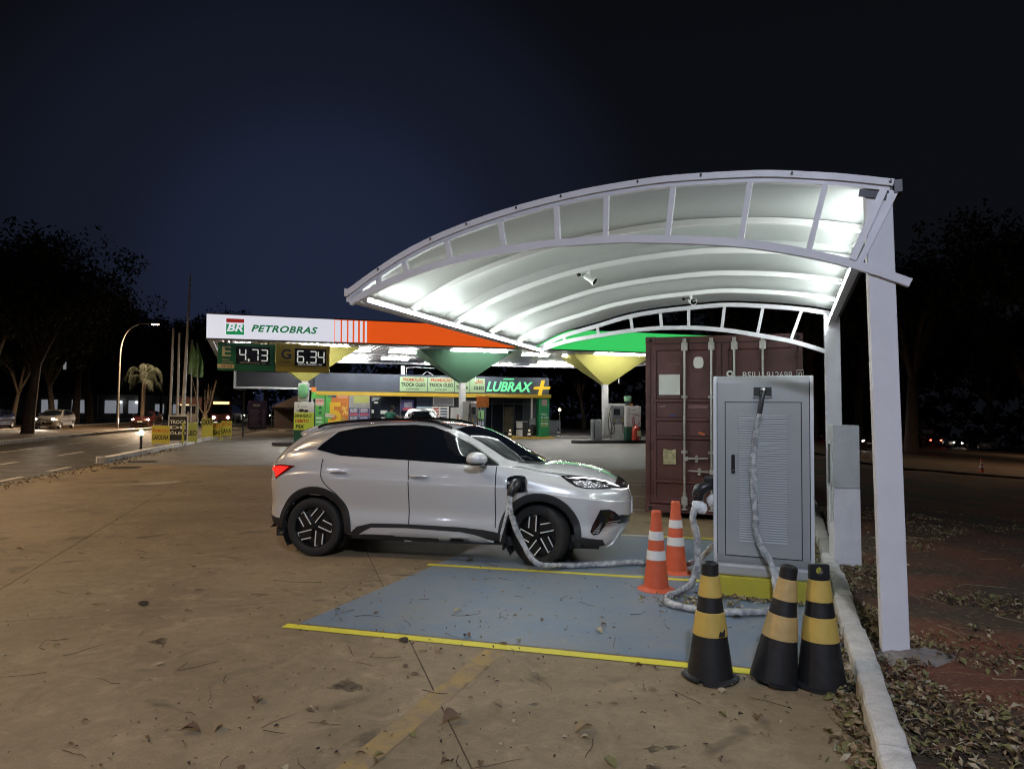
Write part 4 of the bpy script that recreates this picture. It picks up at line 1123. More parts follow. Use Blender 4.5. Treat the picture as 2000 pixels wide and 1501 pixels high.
# wheels
def make_wheel():
    w = bpy.data.objects.new('wheel', None); col.objects.link(w)
    # axis along y, outer face toward -y
    Mw = Matrix.Rotation(R(90), 4, 'X')      # lathe z -> -y
    prof = [(.235, -.09), (.300, -.108), (.328, -.100), (.340, -.080), (.3445, -.045), (.346, 0), (.3445, .045), (.340, .080), (.328, .100), (.300, .108), (.262, .102), (.240, .092), (.236, .07), (.236, -.09)]
    ty = MB().lathe(prof, 64, Mw).build('tyre', M_tyre, w, smooth=35)
    for z in (-.055, -.02, .02, .055):
        MB().lathe([(.3462, z-.005), (.3468, z), (.3462, z+.005)], 64, Mw).build('tread_groove', M_blk, ty)
    rm = MB().lathe([(.238, .09), (.240, .096), (.232, .098), (.226, .085), (.218, .03), (.10, .035), (0, .04)], 64, Mw).build('rim', M_rim, w, smooth=35)
    for k in range(5):
        a = 2*math.pi*k/5 + R(20); rot = Matrix.Rotation(a, 4, 'Z')
        # one blade of the pinwheel: an open black box edged in bright metal
        q = [(.030, -.035), (.062, .070), (.150, .150), (.205, .085), (.120, .000)]
        q = [(.040, .030), (.214, .058), (.196, .142), (.052, .124)]
        M4 = Mw @ rot
        MB().prism(q, .040, .074, M4).build('spoke', M_rim, rm)
        e = MB(); pts = [V(*q[1], .078), V(*q[2], .078), V(*q[3], .078), V(*q[0], .078)]
        for a_, b_ in ((3, 0), (0, 1)): pass
        e.sweep([M4 @ p for p in (V(*q[0], .077), V(*q[1], .077), V(*q[2], .077))], .012, .009, up=(0, 1, 0))
        e.sweep([M4 @ p for p in (V(*q[3], .077), V(*q[2], .077))], .012, .009, up=(0, 1, 0))
        e.build('spoke_edge', mat('machined_alloy', (.85, .85, .83), .35, metal=.2), rm)
    MB().lathe([(.034, .03), (.034, .078), (.028, .084), (0, .085)], 24, Mw).build('hub_cap', M_gloss, w, smooth=40)
    MB().lathe([(.02, -.02), (.155, -.02), (.155, -.005), (.02, -.005)], 32, Mw).build('brake_disc', mat('brake_steel', (.25, .25, .26), .35, metal=1), w)
    return w
wheel0 = make_wheel()
first = True
for a in AX:
    for s in (-1, 1):
        w = wheel0 if first else copy_tree(wheel0); first = False
        w.parent = suv; w.location = (a, s*.795, .346)
        st = R(-20) if a > 0 else 0
        w.rotation_euler = (0, R(14 if a > 0 else 50)*1, st + (0 if s < 0 else math.pi))
# mud flap behind the front wheel
b = MB(); b.box(.925, .935, -.88, -.70, .17, .40); b.build('mud_flap', M_clad, suv)

# cable plugged into the car
sM = Matrix.Translation((-.85, 8.877, 0)) @ Matrix.Rotation(R(-9.95), 4, 'Z')
def sl_(x, y, z): return tuple(sM @ V(x, y, z))
car_cab = [sl_(1.075, -1.02, .86), sl_(1.035, -1.06, .80), sl_(1.04, -1.07, .68), sl_(1.10, -1.09, .48), sl_(1.22, -1.12, .26), sl_(1.36, -1.14, .10), (.62, 7.70, .04), (.95, 7.78, .035), (1.25, 7.86, .035), (1.5, 7.90, .035),
           (1.72, 7.86, .04), (1.92, 7.72, .06), (2.05, 7.55, .16), (2.16, 7.40, .34), (2.22, 7.30, .50)]
cc = wrapped_cable('charging_cable', 'charging cable in plastic wrap running from the car wing along the ground', car_cab, .024, 3, 9.1, (.95, 7.78, 0))
L0 = V(.95, 7.78, 0)
b = MB(); g = [V(*sl_(1.09, -.90, .925))-L0, V(*sl_(1.085, -.96, .925))-L0, V(*sl_(1.075, -1.01, .91))-L0, V(*sl_(1.06, -1.045, .87))-L0, V(*sl_(1.04, -1.06, .80))-L0]
b.tube(g, [.055, .060, .062, .052, .040], 14); b.build('connector', M_dark, cc, smooth=50)
b = MB(); b.tube([V(*sl_(1.03, -1.06, .72))-L0, V(*sl_(.99, -1.07, .55))-L0, V(*sl_(.945, -1.06, .38))-L0, V(*sl_(.93, -1.05, .30))-L0], [.022, .016, .014, .006], 8); b.build('loose_plastic', M_wrap, cc, smooth=True)

# ================================================================== SHIPPING CONTAINER
M_ctn = mat('container_maroon', (.090, .033, .031), .55, var=.35, vscale=2.2, bump=.12, bscale=18, rvar=.12, detail=8)
M_ctnd = mat('container_gasket', (.018, .014, .014), .8)
M_galv = mat('galvanised', (.50, .50, .47), .42, metal=.5, var=.35, vscale=14, bump=.1, bscale=40)
M_lblw = mat('placard_white', (.66, .67, .63), .5, var=.08, vscale=4)
ctn = thing('shipping_container', 'maroon steel shipping container standing behind the charger, doors facing the viewer', 'container', (2.24, 11.58, .1), ca)
CX, CY, CZ = 2.44, 6.06, 2.90
for x0, x1 in ((0, .085), (CX-.085, CX)):
    b = MB(); b.box(x0, x1, 0, .12, .0, CZ); b.build('corner_post', M_ctn, ctn, bevel=.01)
for x0 in (0, CX-.165):
    for z0 in (0, CZ-.12):
        b = MB(); b.box(x0-.004, x0+.17, -.012, .15, z0-.004 if z0 == 0 else z0+.004, z0+.12+(.004 if z0 else 0)); o = b.build('corner_casting', M_ctn, ctn, bevel=.012)
        b = MB(); b.cyl((x0+.085, -.014, z0+.06), (x0+.085, .0, z0+.06), .035, n=14); b.build('casting_hole', M_blk, o)
b = MB(); b.box(.085, CX-.085, .0, .1, CZ-.11, CZ-.004); b.build('header', M_ctn, ctn)
b = MB(); b.box(.085, CX-.085, -.006, .1, .004, .13); b.build('door_sill', M_ctn, ctn)
# corrugated sides, roof, back
for x, sgn in ((0.045, -1), (CX-.045, 1)):
    b = MB(); P = []
    y = .12
    while y < CY-.1:
        P += [(0, y), (0, y+.07), (sgn*.036, y+.14), (sgn*.036, y+.21)]; y += .28
    vs = []; fs = []
    for d_, yy in P: vs += [(x+d_-sgn*.036, yy, .12), (x+d_-sgn*.036, yy, CZ-.05)]
    for i in range(len(P)-1): fs.append((2*i, 2*i+2, 2*i+3, 2*i+1))
    b.add(vs, fs).build('side_wall', M_ctn, ctn)
b = MB(); b.box(.01, CX-.01, .12, CY, CZ-.05, CZ-.01); b.build('roof', M_ctn, ctn)
b = MB(); b.box(.01, CX-.01, CY-.04, CY, .1, CZ-.05); b.build('end_wall', M_ctn, ctn)
b = MB(); b.box(.0, CX, .1, CY, .0, .13); b.build('floor_frame', M_ctn, ctn)
for k, (x0, x1) in enumerate(((.09, 1.212), (1.236, CX-.09))):
    z0, z1 = .15, CZ-.125
    # door leaf: frame and five pressed panels with sloped recesses
    b = MB(); b.box(x0, x1, .035, .075, z0, z1)
    rows = [(.22, .49), (.53, 1.21), (1.25, 1.51), (1.55, 1.82), (1.86, 2.68)]
    for a, c in [(z0, .22), (.49, .53), (1.21, 1.25), (1.51, 1.55), (1.82, 1.86), (2.68, z1)]: b.box(x0, x1, .0, .034, a, c)
    b.box(x0, x0+.085, .001, .034, z0, z1); b.box(x1-.085, x1, .001, .034, z0, z1)
    leaf = b.build('door', M_ctn, ctn)
    for i, (a, c) in enumerate(rows):
        b = MB(); y0 = .034
        P = [(x0+.085, a), (x1-.085, a), (x1-.085, c), (x0+.085, c)]; Q = [(x0+.087, a+.02), (x1-.087, a+.02), (x1-.087, c-.02), (x0+.087, c-.02)]
        d_ = .028 if i in (1, 4) else .022
        vs = [(x, y0-.033, z) for x, z in P] + [(x, y0-.033+d_, z) for x, z in Q]
        b.add(vs, [(0, 1, 5, 4), (1, 2, 6, 5), (2, 3, 7, 6), (3, 0, 4, 7), (4, 5, 6, 7)]); b.build('door_panel', M_ctn, leaf)
    xs_ = (.64, 1.065) if k == 0 else (1.42, 1.85)
    for rx in xs_:
        b = MB(); b.cyl((rx, -.035, .06), (rx, -.035, CZ-.05), .019, n=12); rod = b.build('lock_rod', M_galv, leaf, smooth=40)
        for z in (.14, CZ-.24):
            b = MB(); b.box(rx-.05, rx+.05, -.05, -.004, z, z+.13); b.box(rx-.028, rx+.028, -.056, -.004, z+.02, z+.2); b.build('rod_guide', M_galv, rod, bevel=.006)
        for z in (.08, CZ-.12):
            b = MB(); b.box(rx-.045, rx+.045, -.06, -.012, z-.02, z); b.box(rx-.03, rx+.03, -.065, -.015, z+.03, z+.045); b.build('cam_keeper', M_galv, rod, bevel=.004)
        for z in (1.0, 1.90):
            b = MB(); b.box(rx-.05, rx+.05, -.052, -.002, z-.02, z+.02); b.build('rod_bracket', M_galv, rod, bevel=.005)
            for s_ in (-.037, .037):
                b = MB(); b.cyl((rx+s_, -.056, z), (rx+s_, -.051, z), .008, n=8); b.build('bolt', M_gut, rod)
        b = MB(); dr_ = 1 if rx in (.64, 1.42) else -1; zz = .895 if dr_ > 0 else .69
        b.box(rx-.03 if dr_ < 0 else rx, rx+.06 if dr_ > 0 else rx+.03, -.062, -.02, zz-.035, zz+.035)
        b.tube([(rx+dr_*.05, -.045, zz), (rx+dr_*.2, -.055, zz+.004), (rx+dr_*.37, -.05, zz+.012)], [.017, .013, .011], 8); o = b.build('lock_handle', M_galv, rod, smooth=40)
        for z in (-.035, .035):
            b = MB(); b.cyl((rx+dr_*.19, -.07, zz+z), (rx+dr_*.19, -.01, zz+z), .024, n=12); b.build('handle_catch', M_galv, o)
    hx = x0-.03 if k == 0 else x1-.03
    for z in (.35, 1.08, 1.85, 2.55):
        b = MB(); b.box(hx-.02, hx+.08, -.014, .02, z-.045, z+.045); b.cyl((hx+.012, -.02, z-.06), (hx+.012, -.02, z+.06), .015, n=10); b.build('hinge', M_ctn, leaf, bevel=.004)
b = MB(); b.box(1.208, 1.240, .012, .05, .15, CZ-.125); b.build('door_gasket', M_ctnd, ctn)
for x0, x1 in ((.083, .092), (CX-.092, CX-.083)):
    b = MB(); b.box(x0, x1, -.004, .05, .15, CZ-.12); b.build('door_gasket', M_ctnd, ctn)
b = MB(); b.box(.09, CX-.09, -.004, .05, CZ-.127, CZ-.108); b.build('door_gasket', M_ctnd, ctn)
b = MB(); b.box(.222, .564, -.006, -.001, 1.935, 2.272); b.build('placard', M_lblw, ctn)
b = MB(); b.prism(spline([(.78, 2.46), (.80, 2.54), (.86, 2.555), (.92, 2.54), (.94, 2.46), (.92, 2.385), (.86, 2.37), (.80, 2.385)], 5, True), .001, .005, Matrix(((1, 0, 0, 0), (0, 0, -1, 0), (0, 1, 0, 0), (0, 0, 0, 1)))); b.build('round_label', M_lblw, ctn)
b = MB(); b.prism(spline([(.297, .80), (.297, 1.03), (.33, 1.036), (.40, 1.02), (.47, 1.036), (.50, 1.03), (.495, .91), (.50, .80), (.47, .793), (.33, .793)], 3, True), .0, .006, Matrix(((1, 0, 0, 0), (0, 0, -1, 0), (0, 1, 0, 0), (0, 0, 0, 1)))); b.build('data_plate', mat('data_plate', (.42, .40, .24), .5, var=.6, vscale=16), ctn)
for (x, z, w, h, rz_, c, nm) in ((.446, 1.595, .085, .028, 3, (.03, .05, .22), 'sticker'), (.909, 1.303, .105, .038, -18, (.62, .16, .05), 'sticker'), (.285, 1.742, .09, .012, 8, (.5, .42, .42), 'scratch'), (.45, 2.44, .22, .008, 2, (.25, .12, .12), 'scratch'), (.85, 1.74, .3, .05, 0, (.24, .12, .12), 'scuff')):
    b = MB(); b.cbox((0, 0, 0), (w, .002, h)); o = b.build(nm, mat('mark_%d' % int(x*1000), c, .6, var=.4, vscale=30), ctn); o.location = (x, -.0022, z); o.rotation_euler = (0, R(-rz_), 0)
M_let = mat('stencil_white', (.70, .70, .68), .6, var=.15, vscale=12)
text('BSIU', .145, M_let, ctn, (1.548, -.004, 2.20), w=.255)
text('912698', .145, M_let, ctn, (1.905, -.004, 2.20), w=.375)
text('0', .115, M_let, ctn, (2.37, -.004, 2.212), w=.055)
b = MB()
for q in ((2.345, 2.352, 2.185, 2.325), (2.438, 2.445, 2.185, 2.325), (2.352, 2.438, 2.185, 2.192), (2.352, 2.438, 2.318, 2.325)): b.box(q[0], q[1], -.006, -.002, q[2], q[3])
b.build('check_digit_box', M_let, ctn)
b = MB(); b.lathe([(.026, 0), (.055, 0), (.055, .006), (.026, .006)], 20, Matrix.Translation((1.352, -.016, 2.272)) @ Matrix.Rotation(R(90), 4, 'X')); b.build('lashing_ring', M_let, ctn)

# ================================================================== PETROL STATION CANOPY
M_boxw = glow('lightbox_white', (.86, .87, .98), .74)
M_boxo = glow('lightbox_orange', (.86, .105, .012), .80)
M_boxg = glow('lightbox_green', (.055, .74, .16), .78)
M_tube = glow('fluorescent_tube', (1.0, .98, .96), 140)
M_ceil = mat('ceiling_steel', (.30, .31, .31), .38, metal=.3, var=.2, vscale=1.2)
M_colw = mat('column_white', (.62, .62, .62), .45, var=.15, vscale=3)
M_cy = mat('capital_yellow', (.42, .40, .11), .5, var=.1, vscale=1)
M_cg = mat('capital_green', (.040, .098, .058), .5, var=.1, vscale=1)
M_gd = mat('sign_green', (.012, .20, .065), .5)
M_rd = mat('sign_red', (.42, .02, .015), .5)
sta = thing('station_canopy', 'petrol station canopy with lit white, orange and green fascia on three columns', 'canopy', (-12.754, 28.85, 0), R(21.14))
sta.rotation_euler = (0, -.0125, R(21.14))
FZ0, FZ1, UL, VD = 4.71, 5.72, 27.5, 14.0
def fpanel(u0, u1, m, name, v=0.0):
    b = MB(); b.box(u0, u1, v, v+.25, FZ0, FZ1); return b.build(name, m, sta)
fw = fpanel(0, 5.22, M_boxw, 'fascia_white'); fpanel(6.80, 13.9, M_boxo, 'fascia_orange'); fpanel(13.92, UL, M_boxg, 'fascia_green')
fs_ = fpanel(5.23, 6.79, M_boxo, 'fascia_striped')
for i, (a, c) in enumerate(((5.25, 5.49), (5.56, 5.77), (5.84, 6.02), (6.10, 6.26), (6.35, 6.47), (6.57, 6.66))):
    b = MB(); b.box(a, c, -.012, -.003, FZ0+.02, FZ1-.02); b.build('stripe', M_boxw, fs_)
b = MB()
for q in ((-.03, UL, FZ1, FZ1+.05), (-.03, UL, FZ0-.05, FZ0)): b.box(q[0], q[1], -.03, .26, q[2], q[3])
b.build('fascia_trim', mat('fascia_trim', (.16, .15, .15), .4, metal=.5), sta)
# emblem and name
b = MB(); b.box(.76, 1.47, -.02, -.004, 4.885, 5.565); lg = b.build('emblem_plate', M_boxw, fw)
b = MB(); b.box(.76, 1.47, -.03, -.021, 5.40, 5.565); b.build('emblem_red_bar', glow('emblem_red', (.42, .03, .02), .55), lg)
b = MB(); b.box(.76, 1.47, -.03, -.021, 4.885, 5.335); b.build('emblem_green_square', glow('emblem_green', (.01, .26, .08), .75), lg)
text('BR', .44, M_boxw, lg, (.79, -.036, 5.03), w=.64, shear=.25, bold=.012)
text('PETROBRAS', .40, glow('name_green', (.008, .20, .055), .6), fw, (1.75, -.01, 5.055), w=2.75, shear=.3, bold=.013, spacing=1.1)
# sides and back of the canopy box, corrugated ceiling
M_cbox = mat('canopy_box', (.45, .45, .45), .5)
b = MB(); b.box(-.0, .2, .25, VD, FZ0, FZ1-.002); b.box(UL-.2, UL, .25, VD, FZ0, FZ1-.002); b.box(0, UL, VD, VD+.2, FZ0, FZ1-.002); b.build('canopy_side', M_cbox, sta)
b = MB(); b.box(.2, UL-.2, .25, VD, FZ1-.3, FZ1-.2); b.build('canopy_roof', M_cbox, sta)
b = MB(); vs = []; fs = []; zc = FZ0+.10; u = .2; P = []
while u < UL-.2:
    P += [(u, 0), (u+.11, 0), (u+.13, .035), (u+.24, .035)]; u += .26
for u, h_ in P: vs += [(u, .25, zc+h_), (u, VD, zc+h_)]
for i in range(len(P)-1): fs.append((2*i, 2*i+2, 2*i+3, 2*i+1))
b.add(vs, fs).build('ceiling', M_ceil, sta)
tubes = [(3.31, 6.15, 2.2), (6.14, 7.64, 4.87), (8.66, 10.19, 4.95), (6.62, 8.19, 9.9), (9.24, 10.86, 10.3), (7.12, 8.73, 13.2), (12.62, 14.77, 13.2), (11.46, 14.54, 2.85), (16.09, 17.68, 4.55), (18.6, 20.26, 4.5),
         (19.6, 22.77, 2.47), (22.82, 24.29, 4.7), (17.2, 18.8, 13.3), (20.3, 22.3, 13.5), (21.18, 24.12, 12.2), (19.51, 21.37, 10.2), (12.2, 13.8, 9.9), (14.9, 16.4, 10.1), (3.4, 5.0, 9.6), (3.2, 4.7, 13.0), (1.0, 2.6, 5.0), (24.6, 26.4, 10.0)]
for u0, u1, v in tubes:
    b = MB(); b.box(u0-.05, u1+.05, v-.07, v+.07, zc-.045, zc+.03); o = b.build('lamp_fitting', M_colw, sta)
    for dv in (-.045, .045):
        b = MB(); b.cyl((u0, v+dv, zc-.07), (u1, v+dv, zc-.07), .022, n=8); b.build('tube', M_tube, o)
cols = ((4.32, 4.5, M_cy), (12.55, 4.5, M_cg), (21.33, 4.5, M_cy))
for u, v, m in cols:
    b = MB(); b.box(u-.15, u+.15, v-.15, v+.15, .15, zc+.02); cl_ = b.build('column', M_colw, sta, bevel=.02)
    b = MB(); w = 2.55; zt, za = zc-.02, 3.14; t = .17
    vs = [(u-w, v-.95, zt), (u+w, v-.95, zt), (u+w, v+.95, zt), (u-w, v+.95, zt), (u-t, v-t, za), (u+t, v-t, za), (u+t, v+t, za), (u-t, v+t, za)]
    b.add(vs, [(0, 1, 5, 4), (1, 2, 6, 5), (2, 3, 7, 6), (3, 0, 4, 7)])
    o = b.build('capital', m, cl_); sm = o.modifiers.new('thick', 'SOLIDIFY'); sm.thickness = .05
for u, v, n_ in ((12.55, 4.5, '3'), (21.33, 4.5, '5')):
    b = MB(); b.box(u-.72, u-.17, v-.22, v-.17, 3.95, 4.42); o = b.build('bay_number', mat('bay_green', (.012, .11, .07), .5), sta)
    text(n_, .34, M_lblw, o, (u-.53, v-.235, 4.07), bold=.008)
for u, v in ((12.95, 4.3), (21.85, 4.3)):
    b = MB(); b.box(u-.05, u+.55, v-.1, v+.3, 4.05, 4.45); b.build('speaker_box', M_colw, sta, bevel=.02)
    b = MB(); b.box(u+.25, u+.3, v-.08, v-.03, 3.2, 4.05); b.build('cable_duct', M_colw, sta)

# ---- price boards hanging under the fascia
def sM_(u, v, z): 
    return Matrix.Rotation(R(21.14), 4, 'Z') @ V(u, v, z) + V(-12.754, 28.85, 0)
M_pg = mat('price_green', (.028, .22, .095), .3, var=.2, vscale=2, bump=.4, bscale=3)
M_py = mat('price_yellow', (.62, .50, .09), .3, var=.2, vscale=2, bump=.4, bscale=3)
M_lcd = mat('display_black', (.012, .013, .018), .25)
M_dig = glow('digit_white', (.85, .87, .80), .5)
M_crm = mat('cream_print', (.80, .74, .46), .5)
M_navy = mat('navy_print', (.05, .06, .14), .5)
def seven_seg(ch, x, z, w, h, par, m):
    SEG = {'0': 'abcdef', '3': 'abgcd', '4': 'fgbc', '6': 'afgedc', '7': 'abc'}[ch]; t = w*.17; g = t*.35
    Q = {'a': (g, w-g, h-t, h), 'g': (g, w-g, h/2-t/2, h/2+t/2), 'd': (g, w-g, 0, t), 'f': (0, t, h/2+g, h-g), 'b': (w-t, w, h/2+g, h-g), 'e': (0, t, g, h/2-g), 'c': (w-t, w, g, h/2-g)}
    b = MB()
    for s_ in SEG:
        x0, x1, z0, z1 = Q[s_]; c_ = min(x1-x0, z1-z0)/2.2
        if x1-x0 > z1-z0: poly = [(x0, (z0+z1)/2), (x0+c_, z0), (x1-c_, z0), (x1, (z0+z1)/2), (x1-c_, z1), (x0+c_, z1)]
        else: poly = [((x0+x1)/2, z0), (x1, z0+c_), (x1, z1-c_), ((x0+x1)/2, z1), (x0, z1-c_), (x0, z0+c_)]
        b.prism([(x+p[0], z+p[1]) for p in poly], .09, .096, Matrix(((1, 0, 0, 0), (0, 0, -1, 0), (0, 1, 0, 0), (0, 0, 0, 1))))
    o = b.build('digit', m, par)
def board(u0, u1, z0, z1, m, label):
    p = sM_(u0, 1.1, z0); t = thing('price_sign', label, 'sign', p, R(21.14), 'price signs under the canopy')
    w, h = u1-u0, z1-z0
    b = MB(); b.box(0, w, 0, .16, 0, h); b.build('board', m, t, bevel=.03)
    b = MB()
    for x in (.3, w-.3): b.bar((x, .08, h), (x, .08, h+.12), .03, .03)
    b.build('hanger', M_gut, t)
    return t, w, h
t, w, h = board(.36, 2.74, 3.43, 4.65, M_pg, 'green price board with large E reading 4,73 under the canopy')
text('E', .62, M_crm, t, (.17, -.004, .63), w=.36, bold=.01)
text('ETANOL', .10, M_crm, t, (.17, -.004, .44), w=.32); text('ADITIVADO', .10, M_crm, t, (.17, -.004, .33), w=.46)
b = MB(); b.box(-.01, .68, -.012, -.002, .10, .28); o = b.build('label_strip', M_crm, t); text('Grid', .17, mat('print_orange', (.5, .12, .03), .5), o, (.16, -.016, .135), w=.44, shear=.2)
b = MB(); b.box(.74, 2.14, -.008, -.001, .30, 1.08); b.build('display', M_lcd, t, bevel=.0)
t2_ = bpy.data.objects.new('display_digits', None)
for ch, x in (('4', .86), ('7', 1.37), ('3', 1.76)): seven_seg(ch, x, .45, .30, .53, t, M_dig)
for o in t.children:
    if o.name.startswith('digit'): o.location.y = .08
text(',', .5, M_dig, t, (1.22, -.012, .47), bold=.01)
text('DÉBITO / DINHEIRO / PIX', .09, M_crm, t, (.90, -.012, .335), w=1.06)
t, w, h = board(2.76, 5.10, 3.44, 4.72, M_py, 'yellow price board with large G reading 6.34 under the canopy')
text('G', .60, M_navy, t, (.22, -.004, .60), w=.42, bold=.012)
text('GASOLINA', .09, M_navy, t, (.26, -.004, .42), w=.34)
b = MB(); b.box(.80, 2.18, -.008, -.001, .30, 1.08); b.build('display', M_lcd, t)
for ch, x in (('6', .90), ('3', 1.45), ('4', 1.80)): seven_seg(ch, x, .43, .31, .56, t, M_dig)
for o in t.children:
    if o.name.startswith('digit'): o.location.y = .08
text('.', .5, M_dig, t, (1.30, -.012, .43), bold=.012)
text('DÉBITO / DINHEIRO / PIX', .09, M_dig, t, (.95, -.012, .335), w=1.06); text('* EXCETO CRÉDITO', .09, M_navy, t, (.92, -.004, .20), w=1.1)

# ---- pump islands and pumps
M_isl = mat('island_dark', (.035, .035, .037), .7, var=.3, vscale=3)
M_pw = mat('pump_white', (.58, .58, .57), .4, var=.1, vscale=4)
M_pgr = mat('pump_grey', (.22, .23, .24), .4, var=.2, vscale=5)
M_pdg = mat('pump_dark_green', (.010, .075, .045), .45)
M_flu = mat('poster_yellow_green', (.56, .70, .08), .5)
M_orp = mat('poster_orange', (.60, .19, .04), .5, var=.3, vscale=6)
M_grp = mat('poster_green', (.10, .42, .09), .5, var=.25, vscale=3)
M_ink = mat('print_black', (.012, .012, .012), .6)
M_inkr = mat('print_red', (.42, .03, .02), .6)
for u, lb in ((4.32, 'leftmost'), (12.55, 'middle'), (21.33, 'rightmost')):
    p = sM_(u, 3.9, 0); t = thing('pump_island', '%s dark raised island carrying pumps under the station canopy' % lb, 'kerb island', p, R(21.14), 'pump islands')
    ln_ = 1.0 if u < 5 else 1.9
    b = MB(); n_ = 10; poly = [(ln_+.55*math.cos(a), .55*math.sin(a)) for a in np.linspace(-math.pi/2, math.pi/2, n_)] + [(-ln_+.55*math.cos(a), .55*math.sin(a)) for a in np.linspace(math.pi/2, 3*math.pi/2, n_)]
    b.prism(poly, -.01, .17); b.build('island_slab', M_isl, t, bevel=.02)
def pump(loc, label, rz, extra):
    t = thing('fuel_pump', label, 'pump', loc, rz, 'fuel pumps')
    b = MB(); b.box(-.38, .38, -.25, .25, 0, .92); b.build('lower_cabinet', M_pdg if extra == 'dark' else M_pw, t, bevel=.02)
    b = MB(); b.box(-.36, .36, -.22, .22, .94, 1.30); b.build('nozzle_bay', M_pgr, t, bevel=.01)
    b = MB(); b.box(-.38, .38, -.25, .25, 1.32, 1.95); o = b.build('head', M_pgr, t, bevel=.03)
    b = MB(); b.box(-.30, .10, -.262, -.252, 1.45, 1.82); b.build('screen', M_lcd, o)
    b = MB(); b.box(-.42, .42, -.28, .28, 1.97, 2.12); b.build('crown', M_pw, t, bevel=.02)
    for x in (-.42, .42):
        b = MB(); b.box(x-.035, x+.035, -.2, .2, .2, 2.1); b.build('hose_mast', M_galv, t)
        for dx in (-.12, .06):
            b = MB(); s_ = 1 if x > 0 else -1
            P = [(x, -.21, 2.0), (x+s_*.12, -.26, 1.6), (x+s_*(.16+dx), -.30, .9), (x+s_*.04, -.32, .35), (x-s_*(.10+dx), -.30, .55), (x-s_*.16, -.27, 1.05)]
            b.tube(spline(P, 6), .018, 7); h_ = b.build('hose', M_dark, t, smooth=True)
            b = MB(); b.tube([(x-s_*.16, -.28, 1.02), (x-s_*.17, -.29, 1.16), (x-s_*.13, -.31, 1.24)], [.03, .035, .02], 8); b.build('nozzle', M_dark if dx < 0 else mat('nozzle_yellow', (.55, .45, .05), .5), h_, smooth=True)
    return t
def fuel_panel(loc, label, rz, base_m):
    t = thing('fuel_dispenser', label, 'pump', loc, rz, 'fuel panels')
    b = MB(); b.box(-.45, .45, -.18, .18, .80, 1.98); b.build('upper_panel', M_pw, t, bevel=.02)
    b = MB(); b.box(-.45, .45, -.18, .18, 0, .79); b.build('lower_panel', base_m, t, bevel=.02)
    text('E', .17, M_ink, t, (-.28, -.186, 1.72)); text('etanol', .10, M_ink, t, (-.10, -.186, 1.73), w=.25)
    text('G', .17, M_ink, t, (-.32, -.186, 1.48)); text('gasolina', .10, M_ink, t, (-.12, -.186, 1.50), w=.36)
    return t
pz = .17
p1 = fuel_panel((-10.2, 34.0, .15), 'pump panel left of the car carrying the DINHEIRO DÉBITO PIX poster', R(8), M_pdg)
b = MB(); b.box(-.45, .50, -.196, -.182, .62, 1.46); ps = b.build('poster', M_flu, p1)
text('DINHEIRO', .22, M_ink, ps, (-.42, -.202, 1.24), w=.80, bold=.006, shear=.1); text('DÉBITO', .20, M_inkr, ps, (-.40, -.202, .99), w=.66, bold=.006, shear=.1); text('PIX', .24, M_ink, ps, (-.36, -.202, .70), w=.42, bold=.006, shear=.1)
b = MB(); b.lathe([(0, -.02), (.16, -.02), (.185, 0), (.185, .05), (.16, .07), (0, .07)], 24, Matrix.Translation((-.05, -.12, 2.52)) @ Matrix.Rotation(R(90), 4, 'X') @ Matrix.Diagonal((1.35, 1.9, 1, 1))); gl = b.build('globe_case', mat('globe_green', (.16, .42, .22), .2, coat=1., var=.3, vscale=4), p1, smooth=40)
b = MB(); b.box(-.32, .22, -.10, .12, 2.0, 2.92); b.build('globe_housing', mat('globe_grey', (.42, .46, .47), .2, var=.3, vscale=3), p1, bevel=.08, seg=4)
b = MB(); b.sphere((-.10, -.14, 1.57), (.15, .08, .09)); b.sphere((.12, -.14, 1.55), (.13, .08, .08)); b.build('nozzle_boots', M_dark, p1, smooth=True)
b = MB(); b.box(.32, .56, -.03, 0, 2.15, 2.72); b.build('flag_poster', M_grp, p1)
b = MB(); b.box(.32, .56, -.034, -.031, 2.48, 2.72); b.build('flag_poster_top', M_orp, p1)
p2 = pump((-2.2, 37.0, pz), 'fuel pump with an orange poster in front of the green column', R(60), 'white')
b = MB(); b.box(.22, .9, -.30, -.28, 1.75, 2.35); o = b.build('poster', M_orp, p2); o.rotation_euler = (0, 0, R(-40)); o.location = (-.2, -.15, .05)
p3 = pump((6.13, 40.3, pz), 'fuel pump with looped black hoses beside the white right column', R(12), 'white')
b = MB(); b.box(.42, .86, -.30, -.28, 1.55, 2.15); b.build('poster', M_orp, p3); b = MB(); b.box(.46, .80, -.30, -.28, 1.15, 1.53); b.build('notice', M_lblw, p3)
p4 = fuel_panel((6.95, 39.8, pz), 'pump panel with E and G lettering behind the fire extinguisher', R(12), M_pdg)
b = MB(); b.lathe([(.20, 0), (.22, .28), (.16, .30), (0, .30)], 20, Matrix.Translation((.05-.35, 0, 2.25))); b.build('bucket', mat('bucket_green', (.25, .5, .3), .5), p4, smooth=40)
b = MB(); b.box(-.45, -.15, -.05, .0, 1.98, 2.26); b.build('bucket_stand', M_pgr, p4)
ext = thing('fire_extinguisher', 'large red wheeled fire extinguisher on the island by the container', 'fire extinguisher', (7.08, 39.4, .17), R(12))
b = MB(); b.lathe([(0, .02), (.22, .02), (.24, .06), (.24, .66), (.20, .76), (.09, .82), (.06, .90), (0, .90)], 28); b.build('cylinder', mat('extinguisher_red', (.38, .035, .02), .3, coat=.5), ext, smooth=40)
b = MB(); b.box(-.03, .20, -.246, -.236, .28, .60); b.build('label', M_crm, ext)
